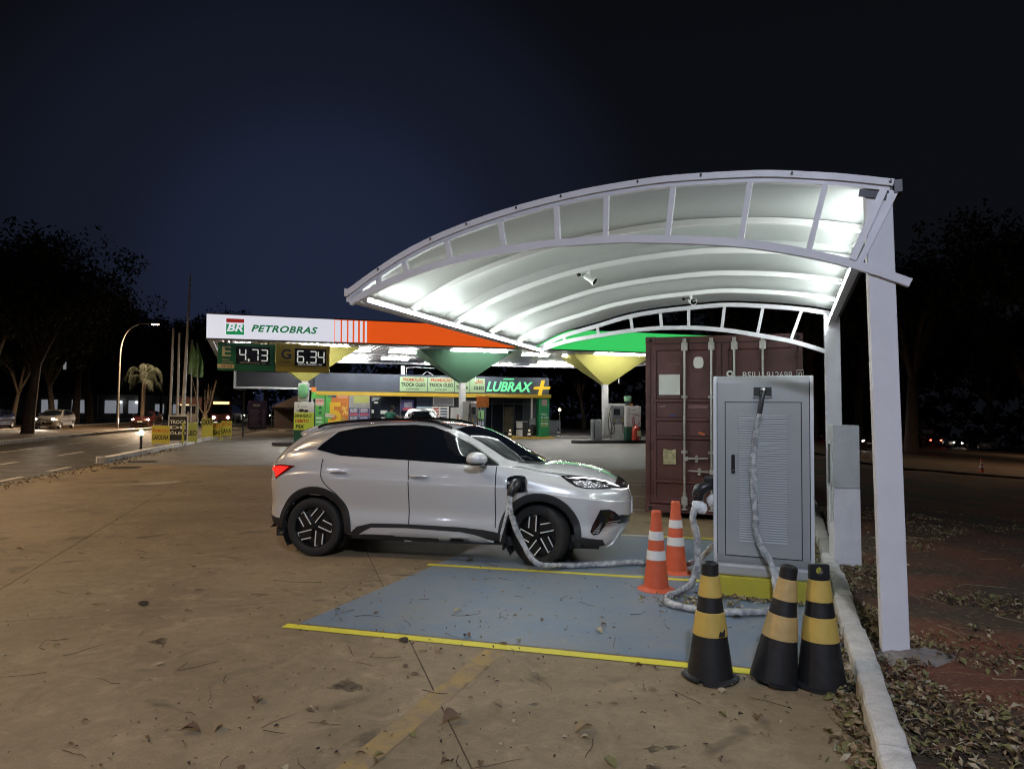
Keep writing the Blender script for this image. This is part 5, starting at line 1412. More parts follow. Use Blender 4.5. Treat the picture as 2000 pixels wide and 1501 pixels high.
b = MB(); b.tube(spline([(.0, 0, .88), (-.22, -.05, 1.15), (-.15, -.08, 1.42), (.1, -.08, 1.45), (.28, -.05, 1.32), (.2, 0, 1.05), (.05, 0, .85)], 6), .018, 7); b.build('hose', mat('hose_red', (.25, .02, .02), .5), ext, smooth=True)
b = MB(); b.tube([(-.16, .05, .8), (-.2, .0, 1.2), (-.16, -.02, 1.32)], .02, 7); b.tube([(-.08, .05, .8), (-.1, .0, 1.2), (-.06, -.02, 1.32)], .02, 7); b.build('handle', mat('handle_red', (.4, .02, .02), .4), ext, smooth=True)
for x in (-.2, .2):
    b = MB(); b.lathe([(.03, -.02), (.10, -.02), (.10, .02), (.03, .02)], 16, Matrix.Translation((x, .14, .10)) @ Matrix.Rotation(R(90), 4, 'Y')); b.build('wheel', M_dark, ext)
b = MB(); b.box(-.30, .30, -.2, .2, 0, 1.18); o = b.build('waste_bin', M_pgr, None, bevel=.03); o.location = (4.95, 40.4, pz); o.rotation_euler = (0, 0, R(12)); tag(o, 'grey waste bin left of the white right column', 'bin')
b = MB(); b.box(-.21, -.17, -.215, -.205, .1, 1.0); b.build('bin_slot', M_blk, o)

# ================================================================== SHOP
sh = thing('station_shop', 'dark station shop with a yellow stripe and green lettered fascia', 'building', (-12, 42, 0), R(15.42))
M_sw = mat('shop_wall', (.035, .040, .055), .6, var=.25, vscale=1)
M_sf = mat('shop_fascia', (.075, .092, .125), .45, var=.25, vscale=.8)
M_sy = mat('shop_yellow', (.62, .43, .05), .45, var=.1, vscale=1)
b = MB(); b.box(0, 10.6, .35, 6, 0, 2.75); b.build('wall', M_sw, sh)
b = MB(); b.box(10.6, 15.0, 2.4, 6, 0, 2.75); b.build('bay_back_wall', M_sw, sh)
b = MB(); b.box(10.55, 10.75, .1, 2.4, 0, 2.75); b.build('bay_side_wall', mat('shop_pillar', (.05, .075, .10), .5), sh)
b = MB(); b.box(0, 15.02, .05, 6, 2.90, 4.03); b.build('fascia', M_sf, sh)
b = MB(); b.box(0, 10.62, -.06, .3, 2.67, 2.90); b.box(10.64, 15.12, -.12, .3, 2.69, 2.92); b.build('yellow_stripe', M_sy, sh)
b = MB(); b.box(0, 15.02, .0, 6, 2.755, 2.90); b.build('soffit', M_sw, sh)
b = MB(); b.box(14.32, 15.02, -.08, .7, .02, 2.68); gp = b.build('green_pillar', mat('pillar_green', (.02, .24, .09), .45), sh, bevel=.02)
text('TROCA', .19, M_lblw, gp, (14.45, -.085, 1.55), w=.42, bold=.006); text('DE ÓLEO', .19, M_lblw, gp, (14.45, -.085, 1.33), w=.50, bold=.006)
for i, (m_, z) in enumerate(((M_cy, 1.18), (M_lblw, 1.0), (M_cy, .85))):
    b = MB()
    for k in range(6): b.box(14.45+.085*k, 14.51+.085*k, -.085, -.081, z-.06, z+.05)
    b.build('small_print', m_, gp)
b = MB(); b.box(14.47, 14.85, -.09, -.081, 2.18, 2.58); b.build('notice', mat('notice_pink', (.5, .36, .34), .5), gp)
text('LUBRAX', .78, glow('lubrax_green', (.20, .92, .42), .85), sh, (10.72, .03, 3.10), w=3.15, shear=.32, bold=.022, depth=.05, h=.66)
b = MB(); b.add([(11.85, -.02, 3.86), (12.55, -.02, 3.86), (12.60, -.02, 3.93), (11.90, -.02, 3.93), (11.85, .04, 3.86), (12.55, .04, 3.86), (12.60, .04, 3.93), (11.90, .04, 3.93)], [(0, 1, 2, 3), (4, 5, 6, 7), (0, 1, 5, 4), (1, 2, 6, 5), (2, 3, 7, 6), (3, 0, 4, 7)]); b.build('letter_bar', MATS['lubrax_green'], sh)
b = MB(); M_pls = glow('plus_yellow', (.92, .60, .04), .75)
b.prism([(14.18, 2.86), (14.42, 2.86), (14.50, 3.25), (15.0, 3.28), (15.04, 3.45), (14.55, 3.45), (14.66, 3.86), (14.42, 3.86), (14.32, 3.45), (13.92, 3.42), (13.88, 3.26), (14.28, 3.25)], .14, .22, Matrix(((1, 0, 0, 0), (0, 0, -1, 0), (0, 1, 0, 0), (0, 0, 0, 1)))); b.build('plus_emblem', M_pls, sh)
# glazed lubrication bay
M_mul = mat('mullion', (.10, .11, .13), .4, metal=.5)
M_gls = mat('shop_glass', (.012, .016, .024), .06, spec=.6)
for i, (x0, x1) in enumerate(((10.8, 11.55), (11.6, 12.35), (12.4, 13.1), (13.15, 13.75))):
    b = MB(); b.box(x0, x1, 1.9, 1.92, .25, 2.25); b.build('glass_pane', M_gls, sh)
    b = MB(); b.box(x1, x1+.05, 1.86, 1.94, 0, 2.5); b.build('mullion', M_mul, sh)
b = MB(); b.box(10.76, 14.3, 1.86, 1.94, 2.25, 2.32); b.build('transom', M_mul, sh)
for z in (.6, 1.0, 1.4, 1.8):
    b = MB(); b.box(10.85, 11.5, 2.0, 2.3, z, z+.03); b.build('shelf', M_mul, sh)
b = MB(); b.box(12.45, 13.05, 1.885, 1.895, .35, 2.1); b.build('door_poster', mat('poster_brown', (.07, .06, .035), .6, var=.5, vscale=3), sh)
b = MB(); b.box(13.9, 14.0, .4, .5, 0, 2.75); b.build('steel_post', M_colw, sh)
b = MB(); b.box(10.7, 15.2, -.6, 2.4, 0, .14); b.build('raised_floor', mat('floor_yellow', (.45, .30, .05), .6, var=.3, vscale=2), sh)
# glazing and frames of the convenience side
for x0, x1, z0, z1, m_, nm in ((3.45, 5.2, .2, 2.62, M_gls, 'shop_window'), (5.3, 7.2, .9, 2.62, M_gls, 'shop_window'), (6.25, 7.28, 2.1, 2.64, mat('blue_panel', (.045, .07, .12), .5), 'blue_panel')):
    b = MB(); b.box(x0, x1, .30, .33, z0, z1); b.build(nm, m_, sh)
b = MB(); b.box(7.29, 8.65, .24, .27, 2.11, 2.65); o = b.build('air_vent_frame', M_colw, sh); b = MB(); b.box(7.36, 8.58, .225, .239, 2.17, 2.59); b.build('vent_panel', mat('vent_grey', (.30, .30, .32), .5), o)
b = MB(); b.box(6.25, 7.4, .20, .26, 1.86, 2.05); b.build('light_box', mat('box_paleblue', (.35, .45, .55), .4), sh)
for x, z, w, h in ((3.6, 2.2, .24, .12), (4.0, 1.55, .42, .22), (4.05, 1.2, .3, .14), (3.45, 1.6, .14, .2)):
    b = MB(); b.box(x, x+w, .28, .295, z, z+h); b.build('notice', M_lblw, sh)
for x in (5.2, 7.5, 8.6, 9.4):
    b = MB(); b.box(x, x+.06, .26, .36, .0, 2.66); b.build('window_post', M_mul, sh)
# things above the roof edge: conduit and brackets
b = MB(); b.tube([(5.6, .5, 4.04), (5.6, .5, 4.5), (6.2, .5, 4.55), (7.4, .5, 4.5)], .03, 6); b.tube([(6.6, .4, 4.05), (6.9, .4, 4.3), (7.3, .4, 4.05)], .025, 6); b.build('conduit', M_colw, sh)
b = MB(); b.box(5.25, 5.5, .4, .6, 4.04, 4.6); b.build('roof_bracket', M_colw, sh)
# white-framed dark awning at the left end of the shop
aw = thing('awning', 'dark awning panel with a white border left of the shop', 'awning', (-12, 42, 0), R(15.42))
b = MB(); b.box(-4.45, -.05, .0, 3.5, 3.10, 3.98); b.build('panel', mat('awning_dark', (.03, .033, .042), .5, var=.2, vscale=1), aw)
b = MB(); b.box(-4.60, -4.46, -.04, 3.5, 2.98, 4.0); b.box(-4.46, -.05, -.04, .10, 2.98, 3.10); b.build('white_frame', mat('frame_white', (.72, .72, .72), .5), aw)
for x in (-.35, -4.35):
    b = MB(); b.box(x-.05, x+.05, 3.2, 3.3, 0, 3.1); b.build('post', M_sw, aw)
b = MB(); b.box(-.18, -.06, .2, .3, 0, 3.1); b.build('post', M_colw, aw)

# ---- posters and sign boards on the shop
def sP(u, v, z): return Matrix.Rotation(R(15.42), 4, 'Z') @ V(u, v, z) + V(-12, 42, 0)
def shop_board(u0, u1, z0, z1, v, m, name, label, cat='sign', group=None):
    t = thing(name, label, cat, sP(u0, v, z0), R(15.42), group)
    b = MB(); b.box(0, u1-u0, 0, .04, 0, z1-z0); b.build('board', m, t); return t
M_pale = mat('board_pale_green', (.36, .52, .30), .5)
seq = ((5.14, 6.87, '15W40', 'pale green TROCA OLEO board reading 15W40 on the shop fascia'), (6.92, 8.60, '5W30', 'pale green TROCA OLEO board reading 5W30 on the shop fascia'),
       (8.65, 9.6, '', 'pale green oil board half hidden behind the green column'), (9.64, 10.62, '', 'pale green oil board just left of the LUBRAX lettering'))
for i, (u0, u1, s_, lb) in enumerate(seq):
    t = shop_board(u0, u1, 2.98, 3.90, -.02, M_pale, 'promo_sign', lb, 'sign', 'oil change boards'); w = u1-u0
    if i < 2:
        text('PROMOÇÃO', .26, M_inkr, t, (.18, -.006, .66), w=1.36, bold=.008)
        text('TROCA OLEO', .30, M_ink, t, (.07, -.006, .33), w=1.54, bold=.010)
        text(s_, .20, M_ink, t, (.40, -.006, .08), w=.8, shear=.35)
    elif i == 2:
        text('TROCA', .30, M_ink, t, (.07, -.006, .2), w=.8, bold=.01)
    else:
        text('ÇÃO', .26, M_inkr, t, (.3, -.006, .60), w=.55, bold=.008); text('OLEO', .30, M_ink, t, (.25, -.006, .2), w=.66, bold=.010)
t = shop_board(.06, .62, .60, 2.64, -.08, M_grp, 'poster', 'tall narrow green poster left of the 5% poster', 'poster', 'posters on the shop')
text('LETRO', .16, M_inkr, t, (.03, -.006, 1.66), w=.48, bold=.006)
b = MB(); b.box(.02, .5, -.004, -.001, 1.42, 1.85); b.build('label', mat('label_pink', (.6, .4, .36), .5), t)
for z in (1.2, .9): 
    b = MB(); b.prism([(.2, z), (.38, z+.03), (.36, z+.2), (.24, z+.16)], .001, .004, Matrix(((1, 0, 0, 0), (0, 0, -1, 0), (0, 1, 0, 0), (0, 0, 0, 1)))); b.build('print_mark', M_pdg, t)
for z in (.62, .38):
    b = MB(); b.box(.06, .42, -.004, -.001, z, z+.1); b.build('print_line', M_lblw, t)
t = shop_board(.66, 2.03, .72, 2.66, -.08, M_orp, 'poster', 'orange poster with a huge yellow 5% on the shop wall', 'poster', 'posters on the shop')
b = MB(); b.box(0, .34, -.004, -.001, .0, 1.94); b.build('print_field', M_grp, t)
text('5', 2.0, mat('print_gold', (.72, .45, .03), .5), t, (.16, -.012, .22), w=.80, h=1.36, bold=.05, depth=.02); text('%', .7, mat('print_gold2', (.75, .55, .12), .5), t, (.98, -.012, .78), w=.36, bold=.012)
b = MB(); b.box(.0, .54, -.016, -.013, .62, .84); b.build('label', M_lblw, t); text('ECONOMIA', .12, M_inkr, t, (.03, -.02, .69), w=.48)
b = MB(); b.sphere((1.05, -.01, .42), (.15, .012, .2)); b.build('print_mark', mat('print_ochre', (.42, .28, .05), .5), t, smooth=True)
b = MB(); b.box(.15, .62, -.004, -.001, 1.80, 1.93); b.build('print_line', M_navy, t); b = MB(); b.box(.72, 1.3, -.004, -.001, 1.78, 1.93); b.build('print_line', mat('print_salmon', (.6, .3, .2), .5), t)
t = shop_board(2.05, 3.30, .72, 2.66, -.08, mat('poster_grey', (.36, .37, .35), .5, var=.3, vscale=2), 'poster', 'grey and yellow poster with rows of ALUGA notices', 'poster', 'posters on the shop')
b = MB(); b.box(.28, 1.2, -.004, -.001, 1.5, 1.9); b.build('print_field', mat('print_lime', (.42, .45, .12), .5), t)
M_alu = mat('aluga_navy', (.05, .045, .17), .5)
for j in range(2):
    for i in range(2):
        b = MB(); b.box(.02+.62*i, .61+.62*i, -.006, -.001, .20+.50*j, .68+.50*j); o = b.build('aluga_notice', M_alu, t)
        text('ALUGA', .15, M_lblw, o, (.07+.62*i, -.010, .53+.50*j), w=.46, bold=.006); b = MB(); b.box(.08+.62*i, .5+.62*i, -.009, -.007, .46+.5*j, .49+.5*j); b.box(.08+.62*i, .5+.62*i, -.009, -.007, .42+.5*j, .44+.5*j); b.build('print_line', M_lblw, o)
        b = MB(); b.box(.06+.62*i, .56+.62*i, -.009, -.007, .24+.5*j, .36+.5*j); b.build('print_red', mat('print_rose', (.5, .08, .10), .5), o)
t = shop_board(5.25, 6.05, 1.75, 2.45, .22, M_alu, 'aluga_sign', 'navy ALUGA sign on the shop window above the silver car', 'sign')
text('ALUGA', .19, M_lblw, t, (.20, -.006, .42), w=.52, bold=.006); b = MB(); b.box(.2, .72, -.005, -.001, .32, .36); b.box(.2, .72, -.005, -.001, .26, .29); b.build('print_line', M_lblw, t); b = MB(); b.box(.15, .78, -.005, -.001, .05, .2); b.build('print_red', MATS['print_rose'], t)
t = shop_board(7.2, 8.3, 1.0, 2.05, .1, M_lblw, 'menu_board', 'white board with rows of small print beside the shop window', 'board')
for k in range(5):
    b = MB(); b.box(.12, .45, -.005, -.001, .15+.18*k, .24+.18*k); b.build('print_line', M_inkr, t); b = MB(); b.box(.55, .98, -.005, -.001, .15+.18*k, .24+.18*k); b.build('print_line', M_navy, t)
ic = thing('ice_chest', 'white ice chest with a brown panel by the shop wall', 'ice chest', sP(8.4, -.5, 0), R(15.42))
b = MB(); b.box(0, .8, 0, .6, 0, 2.0); b.build('cabinet', M_pw, ic, bevel=.03); b = MB(); b.box(.3, .72, -.008, -.001, .9, 1.55); b.build('front_panel', mat('panel_brown', (.30, .16, .11), .5), ic)
pst = thing('pix_sign', 'small green lettered sign on the pillar left of the glazed bay', 'sign', sP(10.2, -.1, 0), R(15.42))
b = MB(); b.box(0, .36, 0, .05, 1.25, 1.85); b.build('board', mat('sign_lightgreen', (.3, .6, .25), .5), pst); b = MB(); b.box(-.02, .36, -.0, .05, .85, 1.15); b.build('lower_board', mat('sign_lilac', (.5, .5, .62), .5), pst); b = MB(); b.box(.12, .2, .06, .1, 0, 2.0); b.build('pole', M_pgr, pst)
# oil dispensers, little cones and bottles by the lubrication bay
od = thing('oil_cabinet', 'low grey oil cabinet with a dark side in the glazed bay', 'cabinet', sP(12.95, .2, .14), R(15.42))
b = MB(); b.box(0, .3, 0, .5, 0, .45); b.box(0, .3, 0, .5, .55, .95); b.build('front', M_pw, od); b = MB(); b.box(.302, .62, 0, .5, 0, .93); b.build('side', M_ink, od); b = MB(); b.box(-.03, .66, -.02, .52, .96, 1.0); b.build('top', M_pw, od)
ot = thing('oil_drum_cart', 'dark drum cart beside the green pillar', 'cart', sP(13.75, .1, .14), R(15.42))
b = MB(); b.lathe([(0, 0), (.26, 0), (.26, .7), (.22, .74), (0, .74)], 20, Matrix.Translation((.2, .3, .05))); b.build('drum', M_ink, ot, smooth=40); b = MB(); b.box(0, .4, .1, .16, .7, 1.2); b.build('backplate', M_pgr, ot)
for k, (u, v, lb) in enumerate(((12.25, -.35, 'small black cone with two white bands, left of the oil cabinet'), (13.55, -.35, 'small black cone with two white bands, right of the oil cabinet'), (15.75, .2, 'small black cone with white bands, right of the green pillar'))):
    cone('small_cone', lb, sP(u, v, .14 if k < 2 else .0), .62 if k < 2 else .75, .13, .03, .17, ((.12, .24), (.36, .48)), M_ck, glow('band_glow', (.95, .8, .6), .35) if k < 2 else M_band, M_ck, 'small cones at the shop')  # bands of the first two glow: reflected light put into the material
hb = MB(); hb.box(0, 1.3, 0, .8, 0, 1.15); o = hb.build('equipment_box', mat('equip_grey', (.12, .13, .15), .6)); o.location = sP(15.1, 1.6, 0); o.rotation_euler = (0, 0, R(15.42)); tag(o, 'low grey equipment box right of the green pillar', 'box')
b = MB(); b.box(-.01, 1.31, -.01, .81, 1.151, 1.19); b.build('lid', M_pgr, o)
b = MB(); b.prism([(0, 0), (7.5, 0), (7.2, -.6), (.2, -.6)], 0, .10); o = b.build('forecourt_step', mat('step_concrete', (.25, .25, .24), .7, var=.2)); o.location = sP(15.0, .6, 0); o.rotation_euler = (0, 0, R(15.42)); tag(o, kind='structure')

# ---- attendant in a green shirt, back to us
def skin_mesh(name, chains, m, parent, sub=2):
    """one continuous body grown from joints with radii"""
    me = bpy.data.meshes.new(name); vs = []; es = []; rs = []; key = {}
    for ch in chains:
        prev = None
        for p, r_ in ch:
            k = tuple(round(c, 3) for c in p)
            if k not in key: key[k] = len(vs); vs.append(p); rs.append(r_)
            if prev is not None and prev != key[k]: es.append((prev, key[k]))
            prev = key[k]
    me.from_pydata(vs, es, []); o = bpy.data.objects.new(name, me); col.objects.link(o); o.parent = parent
    o.modifiers.new('skin', 'SKIN'); sd = o.modifiers.new('sub', 'SUBSURF'); sd.levels = sub; sd.render_levels = sub
    for i, v in enumerate(me.skin_vertices[0].data):
        v.radius = rs[i] if isinstance(rs[i], tuple) else (rs[i], rs[i]); v.use_root = (i == 0)
    dg = bpy.context.evaluated_depsgraph_get(); nm = bpy.data.meshes.new_from_object(o.evaluated_get(dg))
    nm.name = name; o.modifiers.clear(); o.data = nm; nm.materials.clear(); nm.materials.append(m)
    nm.polygons.foreach_set('use_smooth', [True]*len(nm.polygons))
    return o
M_skin = mat('skin', (.22, .11, .07), .5); M_shirt = mat('shirt_green', (.02, .16, .10), .8, var=.2, vscale=6, bump=.3, bscale=8)
M_trs = mat('trousers_dark', (.02, .022, .03), .85, var=.2, vscale=6)
per = thing('person', 'person in a green shirt with back turned, leaning toward the silver car', 'person', (-6.43, 36.0, .17), R(-25))
# pose: facing +y (away), leaning right and forward, right arm reaching out
pel, ch_, nk = (0, 0, .95), (.05, .10, 1.33), (.09, .17, 1.54)
skin_mesh('body', [[(pel, .13), ((.02, .04, 1.12), .125), (ch_, .15), (nk, .06), ((.11, .20, 1.63), .062), ((.12, .22, 1.72), .092), ((.12, .22, 1.79), .075)],
                   [(ch_, .15), ((-.16, .08, 1.43), .065), ((-.25, .12, 1.20), .048), ((-.18, .34, 1.08), .036), ((-.13, .43, 1.08), .030), ((-.11, .50, 1.07), .016)],
                   [(ch_, .15), ((.25, .14, 1.43), .065), ((.38, .30, 1.24), .048), ((.52, .48, 1.16), .036), ((.57, .54, 1.15), .030), ((.61, .60, 1.14), .016)],
                   [(pel, .13), ((-.10, 0, .86), .095), ((-.11, .02, .50), .062), ((-.12, -.02, .09), .042), ((-.13, .14, .035), .036)],
                   [(pel, .13), ((.10, 0, .86), .095), ((.12, .02, .50), .062), ((.14, -.02, .09), .042), ((.15, .14, .035), .036)]], M_skin, per)
for s_, w in ((-1, V(-.12, .46, 1.075)), (1, V(.59, .57, 1.145))):
    for k in range(4):
        d_ = V(.3*s_*0+.02*(k-1.5), 1, -.25-.05*k).normalized(); a = w+V(.012*(k-1.5), 0, .0)
        b = MB(); b.tube([a, a+d_*.045, a+d_*.075+V(0, 0, -.02)], [.009, .0085, .007], 6); b.build('finger', M_skin, per, smooth=True)
skin_mesh('shirt', [[((0, 0, .90), .155), ((.02, .04, 1.12), .150), (ch_, .175), ((.085, .155, 1.49), .085)], [(ch_, .175), ((-.165, .08, 1.43), .088), ((-.225, .105, 1.27), .075)], [(ch_, .175), ((.255, .14, 1.43), .088), ((.33, .235, 1.31), .075)]], M_shirt, per)
skin_mesh('trousers', [[((0, 0, .93), .15), ((-.105, 0, .84), .115), ((-.112, .02, .50), .085), ((-.12, -.015, .12), .07)], [((0, 0, .93), .15), ((.105, 0, .84), .115), ((.122, .02, .50), .085), ((.14, -.015, .12), .07)]], M_trs, per)
b = MB(); b.sphere((.12, .20, 1.755), (.098, .108, .10), 16, 12); b.build('hair', mat('hair_black', (.008, .007, .006), .6), per, smooth=True)
for s_ in (-1, 1):
    b = MB(); b.sphere((.12+s_*.094, .225, 1.705), (.014, .022, .032), 10, 8); b.build('ear', M_skin, per, smooth=True)
b = MB(); b.sphere((.12, .318, 1.695), (.018, .026, .026), 10, 8); b.build('nose', M_skin, per, smooth=True)

# ================================================================== OTHER CARS
def far_car_proto():
    """a plain hatchback: shell, glass, wheels, lamps"""
    root = bpy.data.objects.new('car', None); col.objects.link(root)
    nx2 = [-2.12, -2.1, -2.05, -1.97, -1.88, -1.75, -1.55, -1.3, -1.0, -.6, -.2, .1, .36, .5, .74, 1.0, 1.24, 1.3, 1.45, 1.67, 1.9, 2.02, 2.15, 2.27, 2.33, 2.36]
    v2, f2 = loft_body(CAR, nx2, car_key, car_lean, sub=2)
    kp = [f for f in f2 if not (lambda c: in_arch(c, .37))([sum(v2[i][k] for i in f)/len(f) for k in range(3)])]
    MB().add(v2, kp).build('body', M_paint, root, smooth=45)
    bv2 = bvh_of(v2, f2)
    for s in (-1, 1):
        patch(bv2, DLO, 'side', .01, .15, s).build('side_windows', M_glassk, root, smooth=40)
        b = MB(); b.sphere((.635, s*1.0, 1.19), (.11, .085, .07), 10, 6); b.build('mirror', M_gloss, root, smooth=True)
        h_ = bv2.ray_cast(V(6, s*.60, .83), V(-1, 0, 0))[0]
        b = MB(); b.sphere((h_.x-.02, s*.58, .83), (.06, .13, .065), 12, 8); b.build('head_light', M_chrome, root, smooth=True)
        h_ = bv2.ray_cast(V(-6, s*.60, 1.0), V(1, 0, 0))[0]
        b = MB(); b.sphere((h_.x+.02, s*.60, 1.0), (.06, .15, .07), 12, 8); b.build('tail_light', M_redd, root, smooth=True)
    patch(bv2, ws, 'top', .008, .2).build('windscreen', M_glassk, root, smooth=40)
    patch(bv2, [(-.62, 1.10), (-.66, 1.30), (-.56, 1.48), (.56, 1.48), (.66, 1.30), (.62, 1.10)], 'rear', .008, .2).build('rear_screen', M_glassk, root, smooth=40)
    b = MB(); b.box(-1.9, 2.0, -.72, .72, .22, .5); b.build('underbody', M_clad, root)
    patch(bv2, [(-.55, .42), (-.55, .60), (.55, .60), (.55, .42)], 'front', .01, .2).build('grille', M_gloss, root)
    b = MB(); b.box(2.37, 2.385, -.2, .2, .60, .72); b.build('number_plate', M_lblw, root)
    b = MB(); b.box(-2.15, -2.135, -.2, .2, .72, .84); b.build('number_plate', M_lblw, root)
    Mw = Matrix.Rotation(R(90), 4, 'X')
    for a in AX:
        for s in (-1, 1):
            b = MB(); b.lathe([(.22, -.10), (.31, -.10), (.345, -.07), (.345, .07), (.31, .10), (.22, .10)], 20, Matrix.Translation((a, s*.78, .345)) @ Mw); w = b.build('wheel', M_tyre, root, smooth=40)
            b = MB(); b.lathe([(0, .085), (.2, .075), (.225, .09), (.225, -.09), (.2, -.075), (0, -.085)], 20, Matrix.Translation((a, s*.78, .345)) @ Mw); b.build('rim', M_silver, w, smooth=40)
    return root
fc0 = far_car_proto(); fc_used = [False]
M_hl = glow('head_lamp_lit', (1.0, .90, .76), 150)
M_tl = glow('tail_lamp_lit', (1.0, .06, .03), 40)
def car_at(label, loc, rz, paint, group, heads=False, tails=False, sc=1.0, scz=1.0):
    r_ = copy_tree(fc0) if fc_used[0] else fc0; fc_used[0] = True
    r_.location = loc; r_.rotation_euler = (0, 0, rz); r_.scale = (sc, sc, sc*scz); tag(r_, label, 'car', group)
    for o in r_.children:
        n_ = o.name.split('.')[0]; m_ = None
        if n_ == 'body': m_ = paint
        elif n_ == 'head_light' and heads: m_ = M_hl
        elif n_ == 'tail_light' and tails: m_ = M_tl
        if m_ and o.material_slots:
            o.material_slots[0].link = 'OBJECT'; o.material_slots[0].material = m_
    return r_
P_sil = mat('paint_silver', (.35, .35, .36), .3, metal=.6, coat=1.); P_dk = mat('paint_dark', (.02, .02, .025), .25, coat=1.)
P_wh = mat('paint_white', (.6, .6, .6), .3, coat=1.); P_rd = mat('paint_red', (.045, .008, .008), .3, coat=1.); P_bl = mat('paint_blue', (.02, .03, .09), .25, coat=1.)
car_at('silver car at the pumps seen from behind, dark rear window', (-4.70, 36.0, 0), R(97), P_sil, 'cars at the station', scz=1.17)
toward = math.atan2(-.972, .235)
for lb, lc, pm in (('dark blue car cut off by the left edge of the photo, headlights on', (-41.6, 55.5, 0), P_bl),
                   ('silver car with lit headlights passing the big tree trunk', (-37.3, 56.6, 0), P_sil),
                   ('dark red pickup-sized car with bright headlights left of the TROCA DE ÓLEO sign', (-32.9, 62.5, -.05), P_rd),
                   ('car with lit headlights seen above the yellow signs', (-42.4, 99, -.05), P_dk),
                   ('distant car with lit headlights, nearest the purple banner', (-40.3, 101, -.05), P_wh),
                   ('far car with headlights, left of a group of three on the avenue', (-50, 124, -.05), P_dk), ('far car with headlights, middle of a group of three on the avenue', (-46.2, 122, -.05), P_wh), ('far car with headlights, right of a group of three on the avenue', (-43.2, 126, -.05), P_dk),
                   ('car following close behind the one above the yellow signs', (-45.5, 104, -.05), P_sil)):
    r_ = car_at(lb, lc, toward, pm, 'oncoming cars on the avenue', heads=True, sc=1.0)
    if lc[1] < 100:
        ld = bpy.data.lights.new('head_beam', 'SPOT'); ld.energy = 900; ld.color = (1, .86, .68); ld.spot_size = R(70); ld.spot_blend = .7; ld.shadow_soft_size = .12
        lo_ = bpy.data.objects.new('head_beam', ld); col.objects.link(lo_); lo_.parent = r_; lo_.location = (2.5, 0, .8); lo_.rotation_euler = (0, R(-84), 0)
tz = lambda x, y: terrain(x, y)+.11
rt = math.atan2(45, 53)
for lb, (x, y), rz, pm, hd, tl in (('car with red tail lights just right of the near carport post', (50.5, 92), rt, P_dk, False, True),
                           ('dark car on the cross road with lit lamps, between the two carport posts', (29.5, 55.0), rt+math.pi, P_rd, True, True),
                           ('car with red tail lights left of the back carport post', (36.0, 80.0), R(60), P_rd, False, True),
                           ('car with red tail lights at the edge of the charging cabinet', (36.6, 84.3), R(70), P_dk, False, True),
                           ('red-lit car beside the roadside information board', (61.5, 100.5), R(60), P_rd, False, True),
                           ('white car parked under the dark trees, nearest the information board', (68, 106), rt+math.pi, P_wh, False, False),
                           ('car with one bright headlight under the trees', (68.6, 104), R(200), P_dk, True, False),
                           ('white car parked under the trees at the far right', (71, 103.2), rt+math.pi, P_wh, False, True)):
    car_at(lb, (x, y, tz(x, y)), rz, pm, 'cars on the right road', heads=hd, tails=tl)

# city bus with a lit destination board
bus = thing('bus', 'bus with an amber lit destination board coming down the avenue', 'bus', (-37.6, 89.5, -.05), toward)
M_bus = mat('bus_red', (.10, .02, .015), .4)
b = MB(); b.box(-9, 0, -1.25, 1.25, .35, 3.0); b.build('body', M_bus, bus, bevel=.12)
b = MB(); b.box(-.01, .02, -1.1, 1.1, 1.2, 2.35); b.build('windscreen', M_glassk, bus)
b = MB(); b.box(-.01, .03, -.95, .95, 2.48, 2.80); b.build('destination_board', glow('amber_board', (1, .55, .15), 4), bus)
for s in (-1, 1):
    for k in range(5):
        b = MB(); b.box(-8.6+1.65*k, -7.15+1.65*k, s*1.25-.02, s*1.25+.02, 1.3, 2.4); b.build('side_window', M_glassk, bus)
    b = MB(); b.sphere((.02, s*.85, .75), (.05, .16, .13), 12, 8); b.build('head_light', M_hl, bus, smooth=True)
    for x in (-1.8, -6.8):
        b = MB(); b.lathe([(0, -.14), (.48, -.14), (.5, 0), (.48, .14), (0, .14)], 20, Matrix.Translation((x, s*1.12, .5)) @ Matrix.Rotation(R(90), 4, 'X')); b.build('wheel', M_tyre, bus)
trk = thing('box_truck', 'dark box truck behind the dark red car on the avenue', 'truck', (-33.5, 72, -.05), toward)
b = MB(); b.box(-5.5, -.1, -1.1, 1.1, .8, 3.0); b.build('cargo_box', mat('truck_box', (.10, .03, .025), .6), trk); b = MB(); b.box(0, 1.6, -1.0, 1.0, .5, 2.3); b.build('cab', mat('truck_cab', (.12, .11, .10), .5), trk, bevel=.1)
b = MB(); b.box(1.6, 1.62, -.85, .85, 1.35, 2.1); b.build('windscreen', M_glassk, trk)
for s in (-1, 1):
    for x in (.7, -4.0):
        b = MB(); b.lathe([(0, -.12), (.4, -.12), (.42, 0), (.4, .12), (0, .12)], 16, Matrix.Translation((x, s*.95, .42)) @ Matrix.Rotation(R(90), 4, 'X')); b.build('wheel', M_tyre, trk)
b = MB(); b.box(1.61, 1.63, -.6, .2, 2.18, 2.28); b.build('cab_light', glow('cab_light', (1, .7, .35), 2.5), trk)

